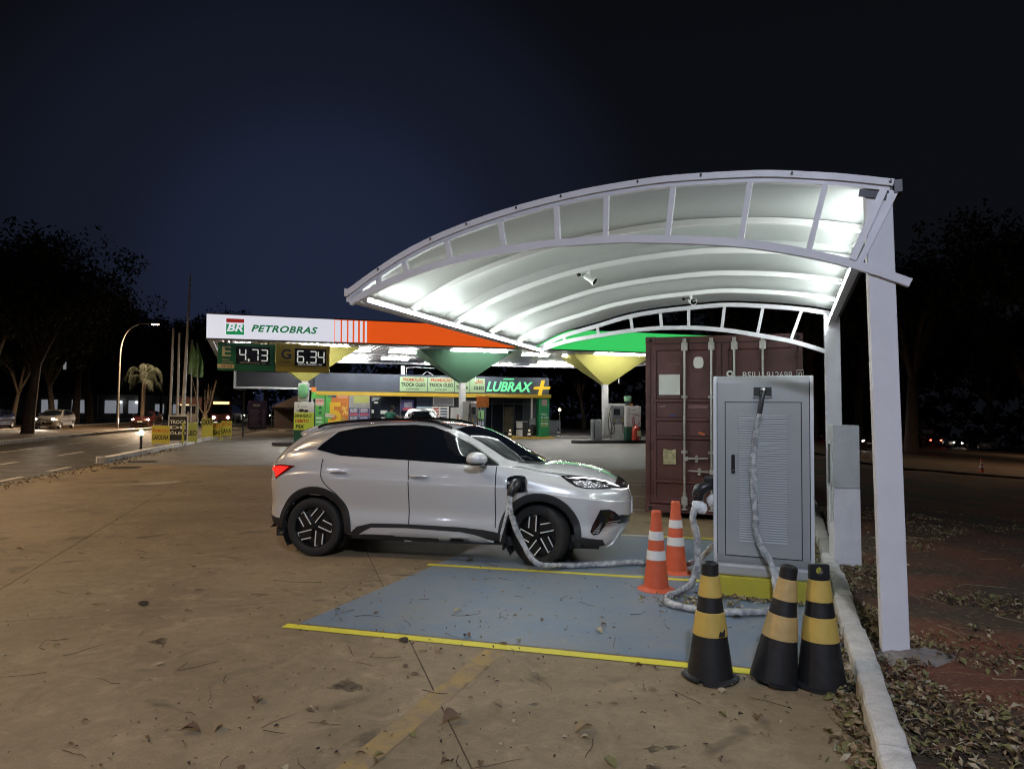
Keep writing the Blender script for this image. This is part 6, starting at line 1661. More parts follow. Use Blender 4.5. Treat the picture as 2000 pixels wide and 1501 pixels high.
# ================================================================== STREET LAMPS
M_pole = mat('pole_grey', (.40, .38, .35), .45, metal=.4, var=.2, vscale=4)
def street_lamp(label, loc, rz, watts, color, head_e, group, h=8.9):
    t = thing('street_lamp', label, 'street lamp', loc, rz, group)
    b = MB(); P = [(0, 0, 0), (0, 0, 3), (.02, 0, h*.66), (.12, 0, h*.80), (.55, 0, h*.92), (1.3, 0, h*.985), (2.3, 0, h)]
    b.tube(spline(P, 6), [.09-.045*i/36 for i in range(37)], 10); b.build('pole', M_pole, t, smooth=True)
    b = MB(); b.sphere((2.62, 0, h), (.42, .16, .09), 16, 8); b.build('head', M_pole, t, smooth=True)
    b = MB(); b.sphere((2.66, 0, h-.055), (.30, .13, .075), 14, 8); b.build('lamp_glass', glow('lamp_glass_%s' % head_e, color, head_e), t, smooth=True)
    if watts:
        ld = bpy.data.lights.new('lamp_light', 'SPOT'); ld.energy = watts; ld.color = color; ld.shadow_soft_size = .22; ld.spot_size = R(165); ld.spot_blend = .6
        lo_ = bpy.data.objects.new('lamp_light', ld); col.objects.link(lo_); lo_.parent = t; lo_.location = (2.66, 0, h-.30)
    return t
WARM, COOL = (1.0, .70, .42), (.74, .81, 1.0)
street_lamp('curved street lamp with a bright warm head over the avenue', (-32.9, 57.8, .05), R(12), 4200, WARM, 150, 'street lamps')
street_lamp('street lamp beside the yard, left of the photographer, out of the picture', (-13.5, 5.0, 0), R(15), 1000, WARM, 30, 'street lamps')
street_lamp('street lamp behind the photographer, out of the picture', (1.2, -7.5, 0), R(115), 1700, COOL, 30, 'street lamps')
for i, lb in enumerate(('first', 'second', 'third', 'fourth', 'fifth', 'sixth', 'seventh', 'eighth')):  # unseen row of bright lamp heads, added for highlights on the car doors
    street_lamp('%s added lamp of an unseen row far behind the camera, for glints on the car' % lb, (-40+8.5*i, -38-1.5*(i % 3), 0), R(90), 0, COOL, 900, 'street lamps')
for k, (x, y, lb) in enumerate(((-233, 482, 'faint far street lamp between the flag poles'), (-106, 260, 'far street lamp left of the awning border'), (-106.5, 284, 'far street lamp under the awning'), (-145, 371, 'faint far street lamp over the distant cars'))):
    street_lamp(lb, (x-2.4, y, 0), 0, 0, (1.0, .85, .68), 26, 'street lamps')
street_lamp('street lamp on the avenue verge just left of the picture', (-22.5, 20.5, 0), R(15), 2200, WARM, 30, 'street lamps')
street_lamp('added cross road lamp just right of the picture, brightening the road', (34, 29, terrain(34, 29)), R(120), 1500, WARM, 30, 'street lamps')  # lamp added out of view to lift the dark cross road
street_lamp('added cross road lamp out of view on the right, lighting the road', (62, 60, terrain(62, 60)), R(120), 2500, WARM, 30, 'street lamps')  # second added lamp, kept out of view, throws light on the road
gl_ = thing('globe_lamp', 'small glowing globe lamp in the dark right of the shop', 'lamp', (4.15, 60, 0))
b = MB(); b.cyl((0, 0, 0), (0, 0, 1.9), .04); b.build('post', M_pole, gl_); b = MB(); b.sphere((0, 0, 1.99), .12); b.build('globe', glow('globe_warm', (1, .72, .45), 14), gl_, smooth=True)

# ================================================================== FLAG POLES, SIGNS ON THE ISLAND
M_fp = mat('flagpole_grey', (.42, .40, .38), .45, var=.15, vscale=3)
def pole(label, base, top, r0, r1, cat='pole', group=None):
    t = thing('flag_pole', label, cat, base, 0, group); d_ = Vector(top)-Vector(base)
    b = MB(); b.tube([V(0, 0, 0), d_*.5, d_], [r0, (r0+r1)/2, r1], 12); b.build('mast', M_fp, t, smooth=40)
    b = MB(); b.lathe([(0, 0), (r0*2.2, 0), (r0*2.2, .05), (r0*1.2, .06)], 14); b.build('base_plate', M_fp, t)
    return t
pole('tallest thin mast rising above the others beside the signs', (-15.66, 32.9, .05), (-15.46, 32.9, 8.2), .11, .035, 'pole', 'masts')
pole('bare mast behind the black oil sign, taller of the pair', (-16.55, 33.5, .05), (-16.50, 33.5, 5.66), .06, .05, 'pole', 'masts')
pole('bare mast behind the black oil sign, shorter of the pair', (-16.22, 33.6, .05), (-16.25, 33.6, 5.45), .06, .05, 'pole', 'masts')
M_flag = mat('flag_green', (.22, .36, .14), .8, var=.3, vscale=2)
for k, (bs, tp, lb) in enumerate((((-16.95, 36.6, .05), (-17.02, 36.6, 5.42), 'left flag pole with a limp green flag'), ((-16.75, 37.0, .05), (-16.92, 37.0, 5.30), 'right flag pole with a limp green flag'))):
    pole(lb, bs, tp, .045, .03, 'flag pole', 'flag poles')
    fl = thing('flag', ['limp green flag hanging on the left flag pole', 'limp green flag hanging on the right flag pole'][k], 'flag', (tp[0], tp[1], tp[2]-.1), 0, 'flags')
    b = MB(); vs = []; fs = []; nu, nv = 14, 12
    for j in range(nv+1):
        for i in range(nu+1):
            u, v = i/nu, j/nv; w = .10+.52*min(1, v*1.8)*(1-.35*max(0, v-.5))
            vs.append((w*(u-.35), .10*math.sin(u*9+v*3+k)*min(1, v*2), -v*1.75-.12*abs(u-.35)*(1 if v < .6 else .2)))
    for j in range(nv):
        for i in range(nu): fs.append((j*(nu+1)+i, j*(nu+1)+i+1, (j+1)*(nu+1)+i+1, (j+1)*(nu+1)+i))
    o = b.add(vs, fs).build('cloth', M_flag, fl, smooth=True); sm = o.modifiers.new('t', 'SOLIDIFY'); sm.thickness = .008
M_sgy = mat('sign_yellow', (.52, .47, .06), .6, var=.2, vscale=2)
M_sgo = mat('print_orange_sign', (.55, .12, .02), .6)
def island_sign(name, label, loc, rz, w, h, leg, m, lines, group='signs on the island', frame=None):
    t = thing(name, label, 'sign', loc, rz, group)
    b = MB(); b.box(-w/2, w/2, -.02, .02, leg, leg+h); b.build('panel', m, t, bevel=.01)
    for x in (-w/2+.05, w/2-.05):
        b = MB(); b.bar((x, .03, 0), (x, .03, leg+h), .05, .03); b.build('leg', M_sgy if frame is None else frame, t)
    if frame is not None:
        b = MB()
        for q in ((-w/2-.04, w/2+.04, leg-.04, leg), (-w/2-.04, w/2+.04, leg+h, leg+h+.05), (-w/2-.04, -w/2, leg, leg+h), (w/2, w/2+.04, leg, leg+h)): b.box(q[0], q[1], -.03, .03, q[2], q[3])
        b.build('frame', frame, t)
    for s_, z, hh, mm in lines: text(s_, hh*1.35, mm, t, (-w*.45, -.028, leg+z), w=w*.9, bold=.006, h=hh)
    return t
island_sign('yard_sign', 'yellow board reading PROMOÇÃO GASOLINA on the island', (-15.8, 31.2, .05), R(8), .76, .80, .12, M_sgy, (('PROMOÇÃO', .52, .20, M_sgo), ('GASOLINA', .18, .22, M_ink)))
island_sign('yard_sign', 'black framed board reading TROCA DE ÓLEO in white', (-15.55, 32.3, .05), R(10), .78, 1.12, .22, M_ink, (('TROCA', .78, .17, M_lblw), ('DE', .54, .14, M_lblw), ('ÓLEO', .28, .17, M_lblw)), frame=M_colw)
island_sign('yard_sign', 'yellow board seen edge on behind the black framed board', (-15.15, 32.6, .05), R(62), .8, .9, .15, M_sgy, (('ÓLEO', .3, .3, M_ink),))
island_sign('yard_sign', 'white and yellow board with 008 print, leftmost of the far trio', (-16.35, 37.2, .05), R(30), .55, 1.0, .2, M_sgy, (('008', .65, .32, M_ink),))
island_sign('yard_sign', 'yellow board in the middle of the far trio', (-16.0, 37.6, .05), R(-14), .5, .75, .2, M_sgy, (('PRO', .5, .2, M_sgo), ('GAS', .12, .24, M_ink)))
island_sign('yard_sign', 'yellow board reading LAVA, rightmost of the far trio', (-15.6, 37.9, .05), R(8), .55, .8, .25, M_sgy, (('BOX', .55, .18, M_sgo), ('LAVA', .15, .24, M_ink)))
bl = thing('bollard_light', 'black bollard with a glowing green cap on the island end', 'bollard', (-14.75, 27.6, .05))
b = MB(); b.cyl((0, 0, 0), (0, 0, .62), .05, n=14); b.build('post', M_ink, bl, smooth=40); b = MB(); b.sphere((0, 0, .72), (.10, .10, .13), 14, 10); b.build('cap', glow('cap_green', (.45, 1.0, .6), 3.2), bl, smooth=True)

# banner and tent near the road
bx = thing('box_banner', 'purple standing banner reading BOX beside the tent', 'banner', (-21.7, 59, 0), R(14))
b = MB(); b.box(-.75, .75, -.08, .08, .02, 2.5); b.build('panel', mat('banner_purple', (.045, .020, .060), .5), bx, bevel=.02)
text('BOX', .30, M_crm, bx, (-.30, -.086, 2.02), w=.55, bold=.01)
for k in range(8):
    b = MB(); b.box(-.6, .15+.1*math.sin(k*2), -.086, -.081, 1.70-.19*k, 1.75-.19*k); b.box(.42, .62, -.086, -.081, 1.70-.19*k, 1.75-.19*k); b.build('print_line', mat('banner_print', (.35, .30, .35), .5), bx)
tn = thing('gazebo_tent', 'dark folding gazebo tent next to the purple banner', 'tent', (-19.6, 62.5, 0), R(14))
M_tent = mat('tent_cloth', (.075, .055, .05), .85, var=.2, vscale=1)
b = MB(); b.add([(-1.9, -1.6, 2.0), (1.9, -1.6, 2.0), (1.9, 1.6, 2.0), (-1.9, 1.6, 2.0), (0.2, 0, 3.1), (-1.9, -1.6, 1.78), (1.9, -1.6, 1.78), (1.9, 1.6, 1.78), (-1.9, 1.6, 1.78)], [(0, 1, 4), (1, 2, 4), (2, 3, 4), (3, 0, 4), (0, 1, 6, 5), (1, 2, 7, 6), (2, 3, 8, 7), (3, 0, 5, 8)]); b.build('canopy', M_tent, tn)
for x in (-1.85, 1.85):
    for y in (-1.55, 1.55):
        b = MB(); b.bar((x, y, 0), (x, y, 2.0), .05, .05); b.build('leg', M_pgr, tn)
b = MB(); b.box(-1.9, 1.9, 1.5, 1.55, 0, 1.9); b.build('back_cloth', M_tent, tn)
for k, (x, y) in enumerate(((-22.6, 57.2), (-20.2, 57.4), (-17.9, 57.6))):
    b = MB(); b.prism([(-.9, 0), (.9, 0), (.85, .12), (-.85, .12)], -.1, .1, Matrix(((1, 0, 0, 0), (0, 0, -1, 0), (0, 1, 0, 0), (0, 0, 0, 1)))); o = b.build('wheel_stop', MATS['white_kerb_far'], None); o.location = (x, y, 0); o.rotation_euler = (0, 0, R(14))
    tag(o, ['white concrete wheel stop in front of the purple banner', 'white concrete wheel stop between banner and tent', 'white concrete wheel stop nearest the shop'][k], 'wheel stop', 'wheel stops')

# ================================================================== BUILDINGS AND TREES
bd = thing('apartment_building', 'dark apartment block behind the trees with a lit white ground floor', 'building', (-100, 118, 0), R(8))
M_bw = mat('block_wall', (.055, .05, .045), .8, var=.3, vscale=.3)
b = MB(); b.box(0, 48, 0, 12, 4.2, 15); b.build('wall', M_bw, bd); b = MB(); b.box(1, 47, 2.5, 11, 0, 4.2); b.build('ground_floor', mat('block_ground', (.3, .3, .3), .8), bd)
b = MB(); b.box(-.3, 48.3, -.3, 12.3, 15, 15.6); b.build('roof', M_bw, bd)
M_lit = glow('lobby_light', (.80, .85, .95), .2); M_win = glow('lit_window', (.75, .80, .85), .22)
for k, (x0, x1) in enumerate(((17, 19.6), (22, 25), (27.5, 30.5), (31.5, 34), (36, 37.5), (38.5, 41), (42, 44))):
    b = MB(); b.box(x0, x1, 2.42, 2.5, .9, 3.2 if k < 4 else 2.6); b.build('lit_panel', M_lit, bd)
for k in range(13):
    b = MB(); b.box(1.5+3.6*k, 1.9+3.6*k, .3, .7, 0, 4.2); b.build('pillar', M_bw, bd)
for i in range(12):
    for j in range(3):
        lit = (i, j) in ((5, 1), (5, 2), (6, 2), (4, 1), (6, 0))
        b = MB(); x = 2+3.9*i; z = 5.2+3.3*j; b.box(x, x+(.5 if lit else 1.4), -.03, .02, z, z+1.3); b.build('window', M_win if lit else M_gls, bd)
for x in (30.2, 32.9, 40.7, 44.3):
    b = MB(); b.sphere((x, 2.2, 2.9), .16); b.build('wall_lamp', glow('wall_lamp', (1, .97, .92), 5), bd, smooth=True)

M_bark = mat('bark', (.085, .06, .042), .9, var=.4, vscale=3, bump=.8, bscale=10)
M_barkp = mat('pale_bark', (.16, .125, .095), .85, var=.35, vscale=3, bump=.6, bscale=10)
M_leafs = [mat('foliage_dark', (.014, .019, .009), .75, var=.4, vscale=.6), mat('foliage_mid', (.024, .033, .012), .7, var=.4, vscale=.6), mat('foliage_light', (.042, .052, .02), .7, var=.3, vscale=.6)]
def multi_mesh(name, vs, fs, mi, mats, parent=None):
    me = bpy.data.meshes.new(name); me.from_pydata(vs, [], fs)
    for m_ in mats: me.materials.append(m_)
    me.polygons.foreach_set('material_index', mi)
    me.update(); o = bpy.data.objects.new(name, me); col.objects.link(o)
    if parent: o.parent = parent
    return o
def tree_proto(seed, h, crown_r, crown_z0, trunk_r, nclump, nleaf, leaf, lean=(0, 0), fork=.45, bark=M_bark):
    rg = random.Random(seed); t = bpy.data.objects.new('tree', None); col.objects.link(t)
    b = MB(); tips = []
    fz = h*fork; tr = [(0, 0, -.2), (lean[0]*.2, lean[1]*.2, fz*.4), (lean[0]*.6, lean[1]*.6, fz), ]
    b.tube(spline(tr, 5), [trunk_r*1.25-(trunk_r*.5)*i/10 for i in range(11)], 10)
    for k in range(6):
        a = 2*math.pi*k/6+rg.uniform(-.4, .4); L = crown_r*rg.uniform(.55, .95); z1 = fz+(h-fz)*rg.uniform(.45, .85)
        p0 = V(lean[0]*.6, lean[1]*.6, fz*rg.uniform(.85, 1)); p2 = V(lean[0]+L*math.cos(a), lean[1]+L*math.sin(a), z1); p1 = p0.lerp(p2, .5)+V(-.1*L*math.cos(a), -.1*L*math.sin(a), .08*h)
        P = spline([tuple(p0), tuple(p1), tuple(p2)], 5); b.tube(P, [trunk_r*.55*(1-i/len(P))+.03 for i in range(len(P))], 7); tips += [Vector(P[6]), Vector(P[8]), p2]
        for m_ in range(2):
            q0 = Vector(P[rg.randint(4, 8)]); q1 = q0+V(rg.uniform(-1, 1), rg.uniform(-1, 1), rg.uniform(.1, .9))*crown_r*.4; b.tube([q0, q0.lerp(q1, .5)+V(0, 0, .2), q1], [trunk_r*.2, trunk_r*.13, .02], 5); tips.append(q1)
    b.build('trunk', bark, t, smooth=True)
    vs = []; fs = []; mi = []
    for c in range(nclump):
        base = rg.choice(tips); cc = base+V(rg.gauss(0, .32), rg.gauss(0, .32), rg.gauss(.1, .22))*crown_r*.75
        cc.z = max(cc.z, crown_z0*h); cr = crown_r*rg.uniform(.14, .30)
        for _ in range(nleaf):
            d = V(rg.gauss(0, 1), rg.gauss(0, 1), rg.gauss(0, .8)).normalized()*cr*rg.uniform(.3, 1)**.5; p = cc+d
            n_ = V(rg.gauss(0, 1), rg.gauss(0, 1), rg.gauss(.6, 1)).normalized(); s_ = n_.orthogonal().normalized(); s_.rotate(Matrix.Rotation(rg.uniform(0, 6.28), 3, n_)); u = n_.cross(s_)
            L = leaf*rg.uniform(.6, 1.4); w = L*.42; o = len(vs)
            vs += [tuple(p-s_*L), tuple(p+u*w+n_*L*.12), tuple(p+s_*L), tuple(p-u*w+n_*L*.12)]; fs.append((o, o+1, o+2, o+3)); mi.append(0 if rg.random() < .5 else (1 if rg.random() < .75 else 2))
    multi_mesh('crown', vs, fs, mi, M_leafs, t)
    return t
protos = [tree_proto(1, 14, 5.5, .42, .36, 95, 90, .19, (.5, 0)), tree_proto(2, 11, 4.2, .38, .24, 75, 85, .17, (-.8, .3), .35, M_barkp), tree_proto(3, 17, 7.0, .36, .44, 130, 95, .21, (.9, .5), .40)]
used_t = set()
def tree_at(k, label, loc, rz, sc, group):
    r_ = protos[k] if k not in used_t else copy_tree(protos[k]); used_t.add(k)
    r_.location = loc; r_.rotation_euler = (0, 0, rz); r_.scale = (sc, sc, sc); tag(r_, label, 'tree', group)
    return r_
L_ = 'trees along the avenue'; R_ = 'dark trees on the right'
for k, lb, lc, rz, sc in ((2, 'big tree with the thickest trunk, standing at the left edge', (-31.4, 44.9, 0), .4, .72), (0, 'tree just behind the thickest trunk at the left', (-37.5, 50.0, 0), 2.1, .95),
      (1, 'pale forked tree right of the silver car', (-46.4, 70, 0), .2, 1.15), (0, 'tree in front of the lit ground floor, second from the lamp', (-47.5, 75.3, 0), 1.1, 1.0), (2, 'tree nearest the street lamp, behind it', (-49.5, 81.2, 0), 3.0, .95),
      (1, 'tree behind the street lamp foot on the verge', (-45.5, 63, 0), 4.2, .85), (0, 'tree behind the flag poles, left one', (-52, 105, 0), .8, 1.1), (2, 'tree behind the flag poles, right one', (-50, 128, 0), 5.0, 1.1),
      (1, 'tree above the distant cars', (-47, 118, 0), 2.0, .9), (0, 'tree behind the purple banner', (-34, 96, 0), 3.3, 1.0), (2, 'large tree far left, top cut by the frame side', (-58, 74, 0), 1.7, 1.25), (1, 'small tree behind the gazebo tent', (-24, 92, 0), .5, .9)):
    tree_at(k, lb, lc, rz, sc, L_)
for k, lb, (x, y), rz, sc in ((2, 'tall tree above the cross road, nearest the near carport post', (30, 52), .3, .95), (0, 'tree with a forked trunk behind the white parked cars', (72, 104), 1.2, 1.2), (2, 'dark tree left of the information board', (54, 104), 2.4, 1.1),
      (1, 'leafy tree at the right edge over the road', (47, 62), .9, 1.4), (2, 'wide dark tree farthest right', (84, 108), 4.0, 1.1), (0, 'tree behind the container, left of the back post', (27, 62), 2.2, 1.15), (2, 'large dark tree behind the container', (20, 66), .1, 1.2),
      (1, 'tree showing faintly right of the shop', (8.2, 78), .6, .95), (0, 'tall tree behind the shop bay', (0, 86), 3.1, 1.2), (2, 'big dark tree high on the right, its crown cut by the frame', (38, 44), 2.9, 1.0), (0, 'tree between the carport posts in the dark', (38, 76), 5.2, 1.2), (2, 'dark tree behind the information board', (63, 116), 1.0, 1.2)):
    tree_at(k, lb, (x, y, terrain(x, y) if x > 15 else 0), rz, sc, R_)
# the wood beyond everything, one dark mass
rg = random.Random(31); vs = []; fs = []; mi = []
def wood(x0, y0, x1, y1, n, h0, h1, dep):
    for c in range(n):
        t = rg.random(); x = x0+(x1-x0)*t+rg.uniform(-dep, dep)*.3; y = y0+(y1-y0)*t+rg.uniform(0, dep)
        hh = (h0+(h1-h0)*t)*(1+.22*noise.noise(V(x*.09, y*.09, 1))); z = hh*rg.random()**.75; cr = rg.uniform(1.0, 2.2); zb = terrain(x, y) if x > 15 else 0
        for _ in range(34):
            d = V(rg.gauss(0, 1), rg.gauss(0, 1), rg.gauss(0, .8)).normalized()*cr*rg.random()**.4; p = V(x, y, z+zb)+d
            n_ = V(rg.gauss(0, 1), rg.gauss(0, 1), rg.gauss(.3, 1)).normalized(); s_ = n_.orthogonal().normalized(); s_.rotate(Matrix.Rotation(rg.uniform(0, 6.28), 3, n_)); u = n_.cross(s_); L = rg.uniform(.35, .75); o = len(vs)
            vs.extend((tuple(p-s_*L), tuple(p+u*L*.5), tuple(p+s_*L), tuple(p-u*L*.5))); fs.append((o, o+1, o+2, o+3)); mi.append(rg.choice((0, 0, 1)))
wood(-150, 95, -62, 140, 420, 24, 20, 14); wood(-62, 145, -20, 170, 200, 16, 12, 14); wood(-20, 120, 40, 120, 600, 14, 20, 14); wood(40, 120, 130, 150, 800, 22, 30, 18); wood(24, 72, 52, 88, 240, 15, 22, 8)
tag(multi_mesh('wood', vs, fs, mi, M_leafs), 'dark mass of woodland closing off the view behind avenue, station and cross road', 'wood', None, 'stuff')
# palm and bare tree by the avenue
pm = thing('palm_tree', 'palm with a drooping crown left of the flag poles', 'tree', (-32.6, 61, 0))
b = MB(); b.tube(spline([(0, 0, 0), (.05, 0, 2.2), (.1, 0, 4.4)], 5), [.2-.006*i for i in range(11)], 10); b.build('trunk', M_bark, pm, smooth=True)
b = MB(); rp = random.Random(9)
for k in range(20):
    a = rp.uniform(0, 6.28); L = rp.uniform(.9, 2.3); up_ = rp.uniform(-1.2, 2.2)
    P = [(.1, 0, 4.4), (.1+.4*L*math.cos(a), .4*L*math.sin(a), 4.6+up_*.5), (.1+.8*L*math.cos(a), .8*L*math.sin(a), 4.5+up_*.5), (.1+L*math.cos(a), L*math.sin(a), 3.7+up_*.3)]
    Q = [Vector(q) for q in spline(P, 7)]; sd = V(-math.sin(a), math.cos(a), 0)
    for i in range(3, len(Q)-1):
        for s_ in (-1, 1):
            w = .24*math.sin(math.pi*i/len(Q))+.08; tip = Q[i]+sd*s_*w+V(0, 0, -.25-.2*rp.random())+(Q[i+1]-Q[i])*1.5
            b.face([Q[i], Q[i].lerp(tip, .5)+V(0, 0, .06), tip, Q[i].lerp(Q[i+1], .45)])
b.build('fronds', M_leafs[0], pm)
bt = thing('bare_tree', 'leafless pruned tree with upright branches beyond the flags', 'tree', (-31.0, 70, 0))
rg = random.Random(4); b = MB(); b.tube([(0, 0, 0), (0, 0, 1.2)], [.28, .24], 9)
for k in range(9):
    a = rg.uniform(0, 6.28); L = rg.uniform(.5, 1.7); P = [(0, 0, 1.0), (L*.5*math.cos(a), L*.5*math.sin(a), 2.2), (L*math.cos(a), L*math.sin(a), rg.uniform(3.2, 5))]
    b.tube(spline(P, 5), [.11-.009*i for i in range(11)], 6)
b.build('trunk', M_barkp, bt, smooth=True)

# right side: information board, little cone on the road
ib = thing('information_board', 'pale roadside information board on a short pillar under the trees', 'sign', (59.3, 99.5, terrain(59.3, 99.5)), R(-35))
b = MB(); b.box(-.5, .3, -.15, .15, 0, 1.6); b.build('pillar', mat('board_pillar', (.30, .32, .30), .7), ib); b = MB(); b.box(-1.0, .2, -.1, .1, 2.2, 3.9); b.build('upper_panel', mat('board_dim', (.18, .19, .18), .6), ib)
b = MB(); b.box(-1.0, 1.1, -.12, .12, 1.9, 2.5); b.build('white_panel', M_lblw, ib); b = MB(); b.box(-1.0, 1.0, -.11, .11, 1.6, 1.88); b.build('green_panel', M_pdg, ib)
cone('traffic_cone', 'small orange cone alone on the cross road at the right', (19.8, 29.2, terrain(19.8, 29.2)+.09), .55, .10, .03, .14, ((.18, .27), (.34, .41)), M_or, M_band, M_or, None)

# ================================================================== LEAVES
LC = [mat('leaf_tan', (.26, .185, .10), .7, var=.3, vscale=30), mat('leaf_brown', (.13, .075, .040), .75, var=.4, vscale=30), mat('leaf_olive', (.17, .16, .055), .7, var=.3, vscale=30), mat('leaf_dark', (.035, .024, .017), .8), mat('leaf_pale', (.36, .31, .21), .7, var=.2, vscale=30)]
def leaf_pts(L, w, curl, bend, n=4):
    vs = []; fs = []
    for i in range(n+1):
        t = i/n; ww = w*math.sin(math.pi*min(.97, max(.04, t))**.8); x = (t-.5)*L; zc_ = bend*L*(1-(2*t-1)**2)
        for s_ in (-1, 0, 1): vs.append(V(x, s_*ww, zc_ + (curl*w if s_ else 0)*math.sin(math.pi*t)))
    for i in range(n):
        for k in range(2): fs.append((i*3+k, (i+1)*3+k, (i+1)*3+k+1, i*3+k+1))
    return vs, fs
lv = []
for k, (cu, be) in enumerate(((.35, .08), (.6, .14), (-.25, .16), (.2, .04), (.9, .10), (.5, .18))):
    b = MB(); v_, f_ = leaf_pts(1, .27+.03*(k % 3), cu, be, 6); zmin = min(p.z for p in v_); b.add([p-V(0, 0, zmin) for p in v_], f_)
    if k % 2: b.tube([(.5, 0, .0-zmin*.2), (.72, .05, .02)], .012, 4)
    for c in range(5):
        me = b.mesh('fallen_leaf', True); me.materials.append(LC[c]); lv.append(me)
rg = random.Random(21)
def lay_leaf(x, y, L, c, k, label='dry fallen leaf lying loose on the bare brown concrete', z=.010, group='fallen leaves on the yard', rz=None):
    o = bpy.data.objects.new('fallen_leaf', lv[k*5+c]); col.objects.link(o)
    o.location = (x, y, z); o.scale = (L, L, L); o.rotation_euler = (rg.uniform(-.15, .15), rg.uniform(-.15, .15), rg.uniform(0, 6.28) if rz is None else rz)
    return tag(o, label, 'leaf', group)
for x, y, L, c, k, lb in ((-.32, 3.93, .17, 1, 5, 'largest curled brown leaf, standing up on the slab joint'), (-1.58, 3.79, .14, 0, 1, 'tan leaf lying with another at the lower left'), (-1.70, 3.76, .13, 1, 1, 'brown leaf left of the tan one at the lower left'),
                          (-3.23, 6.16, .16, 3, 2, 'dark curled leaf alone on the yard left of the bay'), (-1.49, 4.15, .13, 1, 5, 'curled brown leaf below the yellow line end'), (.41, 3.82, .14, 0, 5, 'rolled pale tan leaf in the near foreground'),
                          (-.79, 5.25, .13, 3, 2, 'dark leaf crossing the near yellow line'), (.50, 3.47, .12, 2, 0, 'round olive leaf at the bottom edge'), (-.46, 8.0, .13, 1, 1, 'brown leaf near the middle yellow line')):
    lay_leaf(x, y, L*.8, c, k, lb)
def in_car(x, y):
    q = sM.inverted() @ V(x, y, 0); return abs(q.x) < 2.2 and abs(q.y) < .95
cnt = 0; BAY = [(-1.70, 5.66), (2.27, 4.62), (4.05, 9.20), (.06, 10.15)]
while cnt < 230:
    y = 2.4 + 7.2*rg.random()**1.5; x = rg.uniform(-.80*y, kerb_x(y)-.1)
    if in_car(x, y) or rg.random() > (.35 if x < -1.5 else 1): continue
    bay_ = all((V(*B_, 0)-V(*A_, 0)).cross(V(x, y, 0)-V(*A_, 0)).z > 0 for A_, B_ in zip(BAY, BAY[1:]+BAY[:1]))
    kw_ = dict(label='dry fallen leaf lying loose on the blue painted bay', group='fallen leaves on the blue bay') if bay_ else {}
    lay_leaf(x, y, rg.choice((.03, .035, .04, .05, .06, .08)), rg.choice((0, 0, 1, 1, 2, 3, 4)), rg.randint(0, 5), **kw_); cnt += 1
# loose litter nobody could count: crumbs and twigs on the yard, drifts by the kerb, leaves over the verge
vs = []; fs = []; mi = []
def crumb(x, y, z, L, c, tilt=.5):
    v_, f_ = leaf_pts(L, L*rg.uniform(.18, .32), rg.uniform(-.4, 1.0), rg.uniform(0, .3), 2)
    Mx = Matrix.Translation((x, y, z)) @ Matrix.Rotation(rg.uniform(0, 6.28), 4, 'Z') @ Matrix.Rotation(rg.gauss(0, tilt), 4, 'X') @ Matrix.Rotation(rg.gauss(0, tilt), 4, 'Y'); o = len(vs)
    vs.extend(tuple(Mx @ p) for p in v_); fs.extend(tuple(i+o for i in f) for f in f_); mi.extend([c]*len(f_))
def twig(x, y, z, L, c):
    a = rg.uniform(0, 6.28); P = [V(x, y, z)]
    for _ in range(4): a += rg.gauss(0, .25); P.append(P[-1]+V(math.cos(a), math.sin(a), rg.gauss(0, .03))*L/4)
    P = [V(p.x, p.y, max(z, p.z)) for p in P]
    bb = MB(); bb.tube(P, [.0022, .002, .0018, .0016, .001], 4); o = len(vs); vs.extend(bb.v); fs.extend(tuple(i+o for i in f) for f in bb.f); mi.extend([c]*len(bb.f))
n_ = 0
while n_ < 1500:
    y = 2.3 + 8.5*rg.random()**1.3; x = rg.uniform(-.85*y, kerb_x(y)-.05)
    if in_car(x, y) or rg.random() > (.25 if x < -2 else 1): continue
    crumb(x, y, .012, rg.uniform(.012, .035), rg.choice((0, 1, 1, 2, 3, 3, 4)), .2); n_ += 1
for _ in range(115):
    y = 2.4+6.5*rg.random()**1.2; x = rg.uniform(-.7*y, kerb_x(y)-.1)
    if not in_car(x, y): twig(x, y, .011, rg.uniform(.08, .28), rg.choice((1, 3, 3)))
for _ in range(1100):      # drift against the kerb
    y = 2.6+7.5*rg.random()**1.4; q = abs(rg.gauss(0, .085)); d_ = max(.0, .05-.3*q)
    crumb(kerb_x(y)-.015-q, y, .012+d_*rg.random(), rg.uniform(.03, .085), rg.choice((0, 0, 1, 2, 2, 4)), .6)
for _ in range(160):      # round the cable loop and cabinet
    crumb(1.75+rg.gauss(0, .22), 6.33+rg.gauss(0, .12), .014, rg.uniform(.03, .07), rg.choice((0, 1, 2, 2, 4)), .3)
for _ in range(250):
    t_ = rg.random(); p = V(1.95, 6.62, 0)+V(.936, -.352, 0)*t_+V(-.352, -.936, 0)*abs(rg.gauss(0, .05)); crumb(p.x, p.y, .014, rg.uniform(.03, .06), rg.choice((0, 1, 2, 2, 4)), .3)
n_ = 0
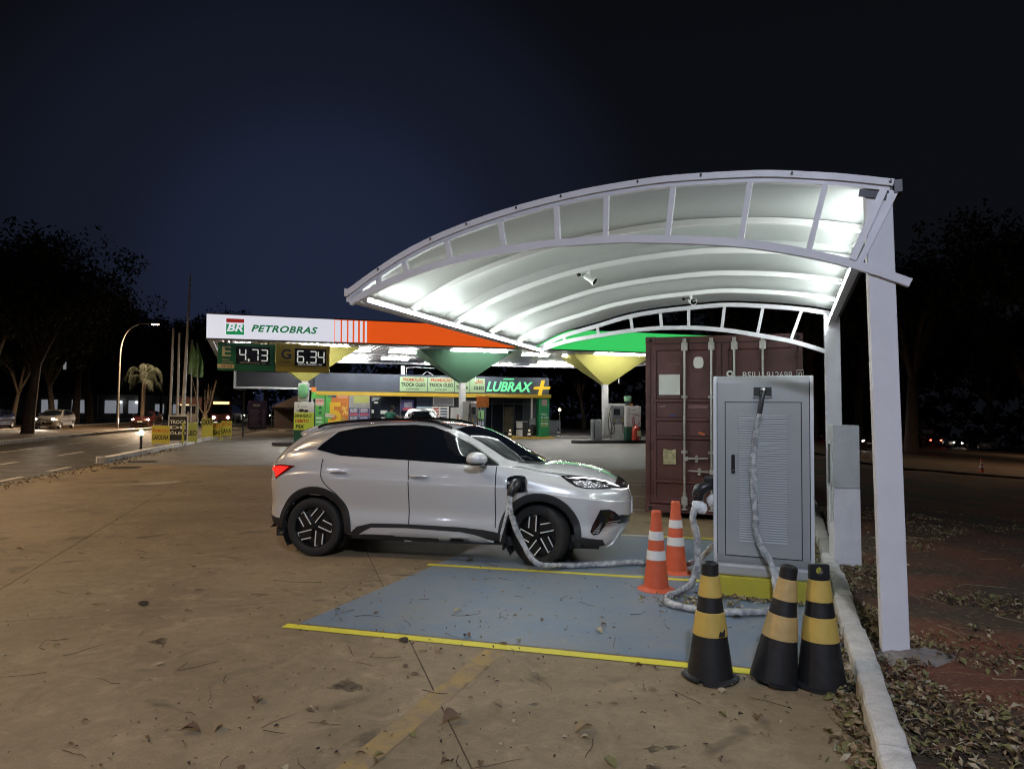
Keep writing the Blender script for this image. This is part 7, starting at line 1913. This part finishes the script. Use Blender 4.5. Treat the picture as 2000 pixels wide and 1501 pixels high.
while n_ < 18000:         # over the earth verge, thick in drifts
    y = 1.8+11*rg.random()**1.5; q = .17+4.2*rg.random()**1.2; x = kerb_x(y)+q
    dens = noise.noise(V(x*.9, y*.9, 5))+.5*noise.noise(V(x*2.6, y*2.6, 9))
    if dens < -.04+.5*rg.random()-.3*(q < .5): n_ += .12; continue
    crumb(x, y, verge_z(x, y)+.008+.02*rg.random(), rg.uniform(.02, .065), rg.choice((0, 0, 1, 1, 2, 2, 3, 4)), .5); n_ += 1
for _ in range(120):
    y = 2+8*rg.random(); q = .2+3*rg.random(); x = kerb_x(y)+q; twig(x, y, verge_z(x, y)+.02, rg.uniform(.1, .4), rg.choice((0, 1, 4)))
for _ in range(500):      # verge of the yard beside the avenue
    y = rg.uniform(13, 30); x = -11.5-.19*(y-15.6)*1.0+abs(rg.gauss(0, .35))
    if y > 22.5: x = -13.2-.235*(y-22.7)+abs(rg.gauss(0, .3))+.15
    crumb(x, y, .015, rg.uniform(.05, .11), rg.choice((0, 0, 1, 2, 4)), .4)
o = multi_mesh('leaf_litter', vs, fs, mi, LC); tag(o, 'loose dry leaf litter, crumbs and twigs drifted over yard and verge', 'leaf litter', None, 'stuff')
import OpenImageIO as oiio, sys
b=oiio.ImageBuf('/workdir/render_main.png'); a=b.get_pixels(oiio.UINT8)
def m(x,y,r=4):
    x=int(x*.512);y=int(y*.512); return a[y-r:y+r+1,x-r:x+r+1,:3].mean((0,1)).round().astype(int).tolist()
for n,q in dict(groundFG=(1000,1440),groundL=(200,1200),groundMid=(500,1100),groundFar=(300,1000),blue=(1000,1180),blue2=(1250,1230),post=(1745,900),postlow=(1755,1200),door=(880,960),reardoor=(720,990),hood=(1100,925),charger=(1420,900),chargertop=(1440,770),roofc=(1300,540),roofL=(800,580),roofFront=(1250,420),cont=(1300,900),kerb=(1680,1300),dirt=(1880,1180),road=(1850,905),skyT=(1000,100),skyM=(600,500),skyL=(100,250),skyR=(1900,300),fascia=(560,630),orange=(760,650),green=(1200,665),ceil=(820,700),forecourt=(1150,890),yellowcap=(1130,725),plinth=(1450,1150),cone=(1283,1120),coneY=(1388,1150),meter=(1665,1050),meterU=(1660,900),avenue=(100,905),shopf=(720,745),yl=(1000,1262)).items(): print(n,q,m(*q))
